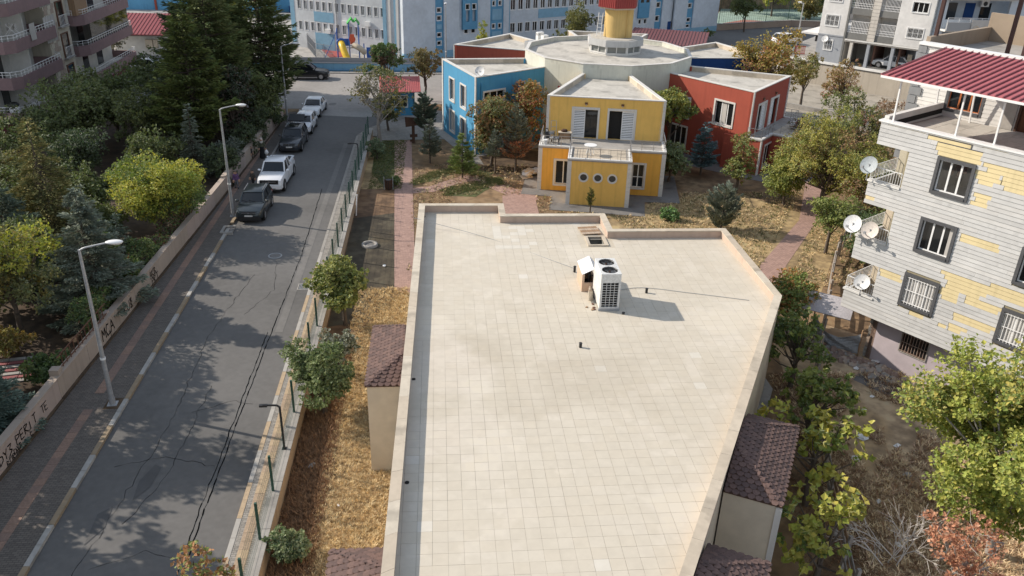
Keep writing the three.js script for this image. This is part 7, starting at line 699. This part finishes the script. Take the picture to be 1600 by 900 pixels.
bl('dark broadleaf tree behind the large blue spruce', -22.8, -42.2, { h: 5.6, R: 2.4, y0: 1, pal: PAL.dark, n: 4500, size: 0.18 });
bl('yellow shrub at the foot of the olive tree', -20.6, -36.2, { h: 1.5, R: 1.2, y0: 0.1, pal: [[.340, .238, .051], [.272, .238, .051]], n: 1800, size: 0.14 }, 'shrub', 'shrub');
cn('dark fir left of the picture edge behind the nearest wall', -20.6, -25.0, { h: 7.5, R: 2.6, n: 6000, pal: PAL.bluedark, len: 0.26 }); bl('broadleaf tree left of the picture edge beside the bottom of the wall', -20.4, -20.6, { h: 7.5, R: 3.0, y0: 1.6, pal: PAL.green, n: 4500, size: 0.22, sparse: 0.9 });
bl('broadleaf tree left of the picture edge behind the spruce', -24.5, -33.0, { h: 7.5, R: 3.0, y0: 1.6, pal: PAL.olive, n: 4500, size: 0.22, sparse: 0.9 });

bl('dark undergrowth tree in the middle of the left garden', -22.8, -54.5, { h: 3.8, R: 2.6, y0: 0.3, pal: PAL.dark, n: 5000, size: 0.2 });
bl('low mixed shrub below the golden cedar and the apartment', -27.5, -53.5, { h: 3.4, R: 3.0, y0: 0.2, pal: [...PAL.dark, [.1, .05, .03]], n: 5500, size: 0.2 }, 'shrub', 'shrub');
bl('dark green shrub between the cedar and the round bright tree', -21.0, -50.0, { h: 3.0, R: 2.0, y0: 0.2, pal: PAL.dark, n: 4000, size: 0.18 }, 'shrub', 'shrub');
bl('broad dark tree left of the pines above the mid green tree', -27.6, -72.5, { h: 6.6, R: 3.6, y0: 1, pal: PAL.dark, n: 7000, size: 0.24 });
bl('leafy dark tree closing the gap under the pine row', -22.0, -70.5, { h: 6.4, R: 2.8, y0: 0.6, pal: [[.05, .075, .03], [.06, .09, .03]], n: 6000, size: 0.22 });
bl('dark shrub between the blue cedar and the olive tree', -23.6, -40.2, { h: 3.4, R: 2.2, y0: 0.2, pal: PAL.dark, n: 4000, size: 0.18 }, 'shrub', 'shrub');
bl('olive green tree below the maroon ground floor window', -30.2, -58.5, { h: 4.0, R: 2.6, y0: 0.3, pal: PAL.olive, n: 5000, size: 0.2 });
{ // clipped hedge behind the wall
  const r = rng(606), B = leafBuffer(); for (let i = 0; i < 17000; i++) { const u = r(), z = mix(-36.5, -55.5, u), hgt = 1.7 + 0.5 * Math.sin(u * 19) + 0.25 * Math.sin(u * 47), x0 = wallX(z) - 0.95, e = r(), top = r() < 0.5; const bulge = 0.75 + 0.25 * Math.sin(z * 1.9) * Math.sin(z * 0.83); const p = top ? V3(x0 + (r() - 0.5) * 1.5 * bulge, hgt - 0.25 * r() * r() - Math.abs(r() - 0.5) * 0.25, z) : V3(x0 + 0.75 * bulge - 0.25 * r(), 0.3 + r() * (hgt - 0.3), z); const brown = u > 0.52 && u < 0.9 ? 0.45 : 0.06; const c = r() < brown ? [[.14, .06, .03], [.2, .1, .04], [.09, .045, .025]][Math.floor(r() * 3)] : PAL.green[Math.floor(r() * 3)]; B.leaf(p, rv(r), V3(r() - 0.2, 0.8, r() - 0.5).normalize(), 0.12 + r() * 0.1, 0.1, jit(c, r)); }
  const t = thing('hedge', 'long green and reddish brown hedge behind the left wall', 'hedge'); const c = new THREE.Mesh(B.geo(), leafM); c.name = 'foliage'; t.add(c); mesh('stems', Array.from({ length: 30 }, (_, i) => { const z = -36.8 - i * 0.63; return rod([wallX(z) - 0.95, 0, z], [wallX(z) - 0.95 + (r() - 0.5) * 0.5, 1.4, z + (r() - 0.5) * 0.4], 0.04, 0.015); }), K.bark, t); }
// grass strip right of the road
bl('half bare grey tree with sparse leaves at the gate end of the fence', -5.2, -72.4, { h: 7.8, R: 3.1, y0: 1.4, pal: PAL.grey, n: 3000, size: 0.17, k: 18, sparse: 0.9, dead: 26, bark: K.barkPale, pal2: PAL.olive, mix: 0.3 });
bl('olive green tree behind the half bare tree beside the kiosk', -4.7, -76.3, { h: 4.4, R: 1.7, y0: 0.6, pal: [[.119, .136, .043], [.170, .170, .051]], n: 2600, size: 0.16 });
bl('bushy green tree behind the kiosk with brown tips', -5.2, -86.6, { h: 7.4, R: 2.5, y0: 1.8, pal: PAL.green, n: 5500, size: 0.22, pal2: [[.170, .102, .051], [.102, .136, .043]], mix: 0.3 });
bl('loose golden brown tree between the kiosk and the blue wing', -1.5, -88, { h: 6.4, R: 2.3, y0: 1.6, pal: [[.255, .187, .060], [.187, .170, .051]], n: 3000, size: 0.2, sparse: 0.8 });
bl('small yellow green street tree beside the fence wall', -5.0, -38.7, { h: 4.3, R: 1.5, y0: 0.9, pal: [[.221, .255, .060], [.306, .323, .076], [.153, .196, .043]], n: 5000, size: 0.17, k: 16, spread: 0.46, wide: 1.2 });
bl('green bushy tree beside the shingled left porch', -5.1, -30.7, { h: 4.2, R: 1.5, y0: 0.4, pal: [[.12, .17, .05], [.17, .22, .07], [.2, .25, .09], [.1, .14, .04]], n: 9000, size: 0.14, k: 22, spread: 0.42 });
bl('silvery shrub between the two small trees of the grass strip', -4.8, -33.8, { h: 3.2, R: 0.95, y0: 0.4, pal: [[.204, .221, .145], [.340, .357, .272], [.119, .145, .068]], n: 2200, size: 0.13 }, 'shrub', 'shrub');
bl('small round variegated bush in the dry grass at the bottom', -5.25, -22.0, { h: 1.35, R: 0.66, y0: 0.05, pal: [[.170, .238, .085], [.340, .391, .204], [.102, .153, .051]], n: 3400, size: 0.1, k: 16, spread: 0.5 }, 'bush', 'bush');
bl('autumn coloured sapling at the bottom edge beside the road', -6.55, -17.2, { h: 4.7, R: 1.15, y0: 2.9, pal: [[.42, .38, .09], [.4, .2, .08], [.24, .28, .07], [.35, .34, .08]], n: 1000, size: 0.13, k: 10, sparse: 0.9 }, 'sapling', 'sapling');
bl('low green shrub by the fence posts near the gate', -5.2, -67.6, { h: 1.7, R: 1.0, y0: 0.05, pal: [[.119, .170, .076], [.170, .221, .102]], n: 2000, size: 0.14 }, 'shrub', 'shrub'); bl('small shrub right behind the litter bin', -3.4, -60.6, { h: 0.8, R: 0.5, y0: 0.02, pal: PAL.green, n: 900, size: 0.12 }, 'shrub', 'shrub');
// kindergarten garden
cn('dark blue rounded conifer on a trunk beside the wooden sign', -1.3, -72.4, { h: 4.3, R: 1.55, y0: 1.3, n: 6000, pal: PAL.bluedark, round: true, power: 0.6, len: 0.22, tipUp: 0.5 });
cn('slim pale blue spruce in front of the rounded conifer', -0.8, -66.4, { h: 3.7, R: 0.95, y0: 0.7, n: 4500, len: 0.18, tipUp: 0.5, power: 0.7 });
cn('young bright green pine at the corner of the blue wing', 1.75, -62.4, { h: 3.6, R: 1.25, y0: 0.6, n: 4500, pal: [[.170, .238, .068], [.255, .306, .085], [.119, .170, .051]], len: 0.22, tipUp: 0.3 }, 'pine_tree');
cn('blue spruce with brown lower branches left of the yellow wing', 6.05, -64.0, { h: 5.6, R: 1.5, y0: 1.3, n: 6500, base: PAL.brown, len: 0.2, tipUp: 0.6, power: 0.7 });
cn('smaller blue spruce on a bare trunk beside the taller one', 4.4, -63.8, { h: 3.5, R: 0.85, y0: 1.5, n: 2600, len: 0.18, tipUp: 0.5 });
bl('orange tinged autumn tree against the blue wing', 4.2, -65.8, { h: 6.0, R: 2.2, y0: 1.2, pal: [[.17, .18, .05], [.3, .16, .055], [.2, .2, .055], [.12, .15, .04]], n: 9000, size: 0.2, k: 26, hang: 0.3 });
bl('taller orange autumn tree between the blue and yellow wings', 7.6, -69.5, { h: 7.0, R: 2.3, y0: 1.2, pal: [[.408, .204, .051], [.221, .204, .051], [.340, .136, .051]], n: 5500, size: 0.2, k: 18, hang: 0.3 });
cn('tiny thuja sapling in front of the round windows', 10.6, -54.9, { h: 1.75, R: 0.32, y0: 0.5, n: 1200, pal: [[.153, .170, .043], [.102, .128, .034]], len: 0.11, tipUp: 0.8, power: 0.5, round: true }, 'thuja');
cn('blue spruce leaning in front of the red wing', 21.1, -63.4, { h: 4.3, R: 1.5, y0: 0.9, n: 6000, pal: [[.119, .204, .221], [.170, .255, .272], [.085, .145, .153]], len: 0.2, tipUp: 0.3 });
cn('wide silver blue spruce bush behind the hall roof edge', 19.1, -51.6, { h: 3.1, R: 1.65, y0: 0.15, n: 9000, len: 0.18, round: true, power: 0.6, tipUp: 0.7 });
bl('small bright green shrub in front of the yellow wing', 15.9, -53.4, { h: 0.9, R: 0.62, y0: 0.02, pal: [[.136, .255, .068], [.221, .340, .102]], n: 1200, size: 0.2 }, 'shrub', 'shrub');
bl('drooping yellow green tree between the yellow and red wings', 19.3, -67.2, { h: 7.4, R: 2.05, y0: 2.6, pal: [[.221, .272, .048], [.340, .340, .060], [.136, .187, .037]], n: 6000, size: 0.2, hang: 0.7, k: 18 });
bl('pale leafy shrub at the right corner of the yellow wing', 18.0, -61.6, { h: 3.4, R: 1.4, y0: 0.2, pal: [[.153, .221, .085], [.238, .289, .128]], n: 3500, size: 0.2 }, 'shrub', 'shrub');
bl('thin olive tree in front of the corner of the red wing', 22.6, -59.0, { h: 5.0, R: 1.6, y0: 0.4, pal: [[.170, .221, .051], [.255, .272, .060], [.340, .170, .068]], n: 3200, size: 0.15, sparse: 0.9 });
bl('large feathery yellow green acacia beside the red brick path', 27.4, -54.4, { h: 7.3, R: 4.5, y0: 0.9, pal: [[.272, .289, .043], [.374, .340, .060], [.204, .238, .043]], n: 30000, size: 0.13, k: 64, spread: 0.24, sparse: 0.8, pal2: [[.340, .204, .085], [.238, .221, .051]], mix: 0.2, hang: 0.3 });
bl('green and rust coloured tree behind the large acacia', 32.8, -60.5, { h: 8.4, R: 3.7, y0: 1.0, pal: [[.204, .221, .051], [.153, .187, .048], [.289, .255, .068]], n: 20000, size: 0.14, k: 56, spread: 0.25, pal2: [[.340, .170, .119], [.272, .170, .085]], mix: 0.3, sparse: 0.8 });
bl('small green tree on a thin trunk above the brick path', 24.7, -47.4, { h: 4.3, R: 1.7, y0: 1.5, pal: [[.187, .238, .051], [.272, .306, .060]], n: 4500, size: 0.14, sparse: 0.8 });
bl('dark green climbers below the middle corner balcony', 26.3, -45.2, { h: 3.9, R: 2.0, y0: 0.2, pal: [[.085, .145, .037], [.136, .187, .051]], n: 6500, size: 0.15 }, 'climbers', 'climbing plant');
bl('green shrub mass behind the sided house corner', 29.4, -47.5, { h: 5.6, R: 2.4, y0: 0.3, pal: [[.119, .170, .043], [.187, .221, .051]], n: 6000, size: 0.17, pal2: PAL.orange, mix: 0.12 }, 'shrub', 'shrub');
bl('reddish brown shrub left of the rust coloured tree', 30.4, -66.5, { h: 4.6, R: 1.7, y0: 0.4, pal: [[.306, .170, .119], [.204, .170, .068]], n: 3000, size: 0.15, sparse: 0.9 }, 'shrub', 'shrub');
cn('little blue spruce beside the courtyard wall', 33.2, -70.2, { h: 3.2, R: 1.0, n: 2500, pal: PAL.bluedark });
bl('slender green tree on the courtyard edge left of the retaining wall lamp', 38.8, -86.4, { h: 6.0, R: 2.0, y0: 1.7, pal: [[.204, .221, .051], [.272, .255, .060], [.340, .238, .068]], n: 3600, size: 0.17 });
bl('pinkish orange autumn tree below the open parking bays', 40.4, -80.5, { h: 6.6, R: 2.4, y0: 1.8, pal: [[.408, .238, .119], [.340, .272, .085], [.476, .255, .170]], n: 3600, size: 0.17, sparse: 0.9 });
bl('wide yellow orange tree behind the red wing roof', 31.2, -77.6, { h: 9.2, R: 3.4, y0: 3, pal: [[.374, .255, .043], [.306, .255, .043], [.442, .204, .068]], n: 7500, size: 0.22, k: 24, pal2: PAL.olive, mix: 0.3 });
bl('round green tree in the schoolyard behind the pale hall', 17.0, -106.5, { h: 7.4, R: 3.1, y0: 1.5, pal: [[.136, .153, .034], [.204, .204, .043], [.102, .128, .034]], n: 5500, size: 0.24 });
bl('young tree in front of the school behind the upper red wing', 5.4, -103, { h: 6.2, R: 1.2, y0: 2, pal: PAL.lime, n: 1400, size: 0.2 }); bl('small dark tree with a round crown at the sports court', 49.5, -136.4, { h: 6.6, R: 2.7, y0: 2.2, pal: PAL.dark, n: 4000, size: 0.3 }); bl('low shrubs at the school corner behind the tower', 27, -121, { h: 2.4, R: 1.8, y0: 0.2, pal: PAL.green, n: 1500, size: 0.24 }, 'shrub', 'shrub'); bl('dark low hedge shrub beside the school door', 31.5, -123, { h: 2.0, R: 2.2, y0: 0.1, pal: PAL.dark, n: 1500, size: 0.24 }, 'shrub', 'shrub'); bl('small green bush at the foot of the school end block', 40.5, -127, { h: 2.0, R: 1.0, y0: 0.1, pal: PAL.green, n: 900, size: 0.2 }, 'bush', 'bush');
[['yellow tinged tree behind the sports court fence', 61, -155, 8, 3.4, PAL.lime], ['green tree right of the sports court', 67, -152, 9, 3.8, PAL.green], ['green tree along the upper road left of the white apartment block', 72, -148, 9.5, 4, PAL.green], ['dark green tree nearest the white apartment block on the upper road', 76, -143, 10, 4, [...PAL.green, ...PAL.olive]], ['olive tree behind the stone wall of the upper road', 64, -147, 5, 2.6, PAL.olive], ['bare brownish tree behind the sports court', 57, -160, 9, 2.6, PAL.grey]].forEach(([l, x, z, h, R, pal]) => bl(l, x, z, { h, R, y0: 1, pal, n: 3500, size: 0.32 }));
// right side, beside the hall and on the waste ground
bl('feathery green tree at the right corner of the hall roof', 18.3, -37.2, { h: 3.3, R: 1.9, y0: 0.8, pal: [[.136, .204, .043], [.204, .255, .051], [.442, .238, .068]], n: 4500, size: 0.15, sparse: 0.8 });
bl('dark leafy tree close to the right wall of the hall', 16.2, -31.8, { h: 4.6, R: 2.2, y0: 1.0, pal: [[.102, .162, .037], [.153, .204, .044], [.255, .289, .051]], n: 2600, size: 0.17, k: 30, spread: 0.24, sparse: 0.8, wide: 1.1 });
bl('small leafy tree beside the plank fence behind the first porch', 15.2, -27.6, { h: 3.6, R: 1.9, y0: 0.9, pal: [[.170, .221, .043], [.255, .289, .051]], n: 1900, size: 0.19, k: 26, spread: 0.24, sparse: 0.9, wide: 1.2 });
bl('sparse mulberry with large yellow green leaves by the right porch', 13.7, -23.8, { h: 4.0, R: 2.3, y0: 1.3, pal: [[.340, .357, .043], [.459, .425, .060], [.221, .272, .043]], n: 800, size: 0.24, k: 20, spread: 0.26, sparse: 0.9, wide: 1.25, hang: 0.4 });
bl('sparse yellow green mulberry at the bottom beside the lower porch', 12.2, -19.6, { h: 4.0, R: 2.3, y0: 1.2, pal: [[.340, .357, .043], [.425, .391, .060], [.170, .238, .043]], n: 950, size: 0.22, k: 20, spread: 0.26, sparse: 0.9, wide: 1.25, hang: 0.4 });
bl('big sunlit linden with large leaves in the lower right corner', 19.3, -20.9, { h: 8.4, R: 3.7, y0: 1.2, pal: [[.31, .36, .055], [.41, .43, .075], [.22, .28, .045], [.46, .42, .09]], n: 40000, size: 0.145, k: 60, spread: 0.28, wide: 1.2, sparse: 0.6, bark: K.barkPale });
bl('dead branch bush with orange brown leaves at the bottom right', 16.1, -18.2, { h: 4.4, R: 1.5, y0: 1.4, pal: [[.612, .306, .170], [.476, .221, .119], [.714, .408, .255]], n: 1700, size: 0.12, k: 12, dead: 22, bark: K.barkPale, sparse: 0.8 }, 'dry_bush', 'bush');
{ const r = rng(717), g = []; const grow = (p, d, L, w, k) => { const q = p.clone().addScaledVector(d, L); g.push(rod(p.toArray(), q.toArray(), w, w * 0.6, 5)); if (k > 0) for (let i = 0; i < 3; i++) grow(p.clone().lerp(q, 0.55 + 0.45 * r()), d.clone().add(rv(r).multiplyScalar(0.55)).add(V3(-0.08, -0.02, 0)).normalize(), L * (0.62 + r() * 0.2), w * 0.6, k - 1); }; for (let i = 0; i < 8; i++) grow(V3((r() - 0.5) * 0.8, 0, (r() - 0.5) * 0.9), V3((r() - 0.62) * 1.5, 0.8, (r() - 0.5) * 1.4).normalize(), 0.85 + r() * 0.35, 0.022, 3); const t = thing('bare_bush', 'bare pale grey twiggy bush left of the linden', 'bush', [15.4, 0, -20.9]); mesh('branches', g, mat([0.78, 0.73, 0.68], 'grain'), t); }
// dry grass, weeds
function tufts(name, label, n, place, blades, hgt, cols, seed) { const r = rng(seed), B = leafBuffer(); for (let i = 0; i < blades; i++) { const a = r() * 6.283, l = hgt * (0.5 + r() * 0.8), d = V3(Math.cos(a) * (0.3 + r() * 0.9), 0.75, Math.sin(a) * (0.3 + r() * 0.9)).normalize(); B.leaf(V3((r() - 0.5) * 0.12, 0, (r() - 0.5) * 0.12), d, V3(-d.y * Math.cos(a), 0.6, -d.y * Math.sin(a)).normalize(), l, 0.016 + l * 0.05, [1, 1, 1]); } const m = new THREE.InstancedMesh(B.geo(), new THREE.MeshStandardMaterial({ vertexColors: true, side: THREE.DoubleSide, roughness: 1 }), n); const o = new THREE.Object3D(), c = new THREE.Color(); let k = 0; for (let i = 0; i < n; i++) { const p = place(r); if (!p) continue; o.position.set(p[0], p[2] || 0, p[1]); o.rotation.set((r() - 0.5) * 0.5, r() * 6.28, (r() - 0.5) * 0.5); const s = 0.5 + r() * 0.9; o.scale.set(s, s * (0.7 + r() * 0.5), s); o.updateMatrix(); m.setMatrixAt(k, o.matrix); const q = cols[Math.floor(r() * cols.length)], j = 0.8 + r() * 0.4; m.setColorAt(k, c.setRGB(q[0] * j, q[1] * j, q[2] * j)); k++; } m.count = k; m.name = name; m.userData = { kind: 'stuff', label }; scene.add(m); return m; }
const strawC = [[.74, .58, .33], [.64, .48, .27], [.8, .66, .41], [.5, .36, .2]], brownC = [[.3, .18, .1], [.36, .22, .12], [.22, .13, .075]], greenC = [[.09, .12, .035], [.13, .15, .045], [.2, .18, .07]];
bl('leafy lime green tree between the red wing terrace and the brick path', 25.4, -56.4, { h: 4.3, R: 2.3, y0: 0.5, pal: [[.3, .32, .05], [.22, .27, .05]], n: 7000, size: 0.15, sparse: 0.8 });
bl('rusty leaved tree behind the brick path beside the sided house', 29.5, -51.8, { h: 5.6, R: 2.6, y0: 0.4, pal: [[.26, .25, .06], [.3, .18, .09], [.18, .22, .05]], n: 8000, size: 0.15, sparse: 0.8 });
[[-20.5, -24.5, 9, 3.4, 'nearest the spruce'], [-21.5, -30.5, 9.2, 3.4, 'behind the spruce'], [-20.5, -18.5, 9, 3.4, 'below the spruce'], [-23, -36.5, 9.4, 3.2, 'beside the olive tree'], [-21, -12.5, 9, 3.4, 'at the lowest end']].forEach(([x, z, h, R, w]) => bl('tall tree outside the left picture edge ' + w, x, z, { h, R, y0: 3, pal: PAL.green, n: 7500, size: 0.24, k: 24, spread: 0.36, sparse: 0.8 }));
[['dark shrub hanging over the wall above the two children', -16.0, -61.2, 3.2, 1.5], ['dark shrub hanging over the wall above the woman in black', -15.9, -67.5, 3.4, 1.6], ['dark shrub over the wall opposite the raised tailgate car', -15.7, -72, 3.6, 1.6], ['dark shrub over the wall at the white hatchback', -15.4, -76.5, 3.4, 1.5]].forEach(([l, x, z, h, R]) => bl(l, x, z, { h, R, y0: 0.2, pal: [[.07, .1, .035], [.09, .125, .04]], n: 4000, size: 0.17, k: 22 }, 'shrub', 'shrub'));
const nz2 = fbm(808, 6, 3);
const paved = (x, z) => { for (const [ph, w, d] of [[-10.7, 6, 20.5], [-10.7, 3.5, 23.6], [49.3, 6, 19], [-70.7, 5.2, 16]]) { const c = Math.cos(ph * RAD), s = Math.sin(ph * RAD), a = x - 15.6, b = z + 77.8, l = a * c - b * s, q = a * s + b * c; if (Math.abs(l) < w && q < d && q > 0) return true; } if (x > 3.8 && x < 7 && z < -44 && z > -58.6) return true; const u = (-z - 41.4) / 21; return u > 0 && x > 17.6 + u * 12.4 - 0.2 && x < 19.2 + u * 12.4 + 0.3; };
tufts('dry_grass', 'golden dry grass in the strip beside the hall', 15000, r => { const z = mix(-14, -43, r()), x = mix(-4.75, -1.9, Math.pow(r(), 0.8)); return nz2(x / 9 + 0.5, -z / 30 % 1) > 0.3 ? [x, z] : null; }, 7, 0.13, strawC, 1);
tufts('brown_weeds', 'brown dead weeds along the inner side of the fence wall', 8000, r => { const z = mix(-14, -37, r()), x = mix(-5.9, -4.4, r()); return [x, z]; }, 7, 0.16, brownC, 2);
tufts('green_grass', 'green grass in the lawn patches by the brick path', 5500, r => { const a = r(); if (a < 0.35) return [mix(-5.4, -2.9, r()), mix(-60, -73, r())]; const t = r(); return a < 0.7 ? [mix(-2, 4.4, t) + (r() - .5), mix(-61, -64.4, Math.sin(t * 3.1) * 0.9 + 0.1) + (r() - .5) * 1.2] : [mix(0.3, 4.8, t) + (r() - .5) * 0.5, mix(-59.2, -61.9, t) + (r() - .5) * 1.8]; }, 7, 0.16, greenC, 3);
tufts('dry_grass', 'dry yellow grass on the garden lawns behind the hall', 12000, r => { const x = mix(8, 29, r()), z = mix(-42.5, -59, r()); return !paved(x, z) && nz2(x / 25 + 0.2, -z / 25 % 1) > 0.4 ? [x, z] : null; }, 6, 0.15, [...strawC, ...greenC], 4);
tufts('dry_grass', 'brownish dry grass in the garden between the path and the yellow wing', 6000, r => { const x = mix(-2, 8, r()), z = mix(-45, -66, r()); return !paved(x, z) && nz2(x / 15 + 0.4, -z / 19 % 1) > 0.42 ? [x, z] : null; }, 6, 0.15, [...strawC, ...brownC, ...greenC], 5);
tufts('dry_weeds', 'tangled brown dry weeds on the waste ground', 10000, r => { const t = r(), z = mix(-12, -33, t), x = mix(13.5 + t * 2.2, 19.5 + t * 2.8, r()); return nz2(x / 13, -z / 17 % 1) > 0.3 ? [x, z] : null; }, 8, 0.2, [...brownC, [.74, .58, .36], [.8, .64, .42], [.56, .38, .26], [.68, .52, .32]], 6);
tufts('fallen_leaves', 'brown fallen leaves between the right porches and the plank fence', 5000, r => { const t = r(), z = mix(-12, -28, t); return [mix(8.8 + t * 4.6, 12.2 + t * 4.2, r()) + 0.9, z]; }, 5, 0.08, [[.22, .11, .06], [.17, .08, .04], [.3, .17, .08]], 7);
scene.traverse(o => { if (o.isMesh) { o.castShadow = o.receiveShadow = true; } });
renderer.render(scene, camera);
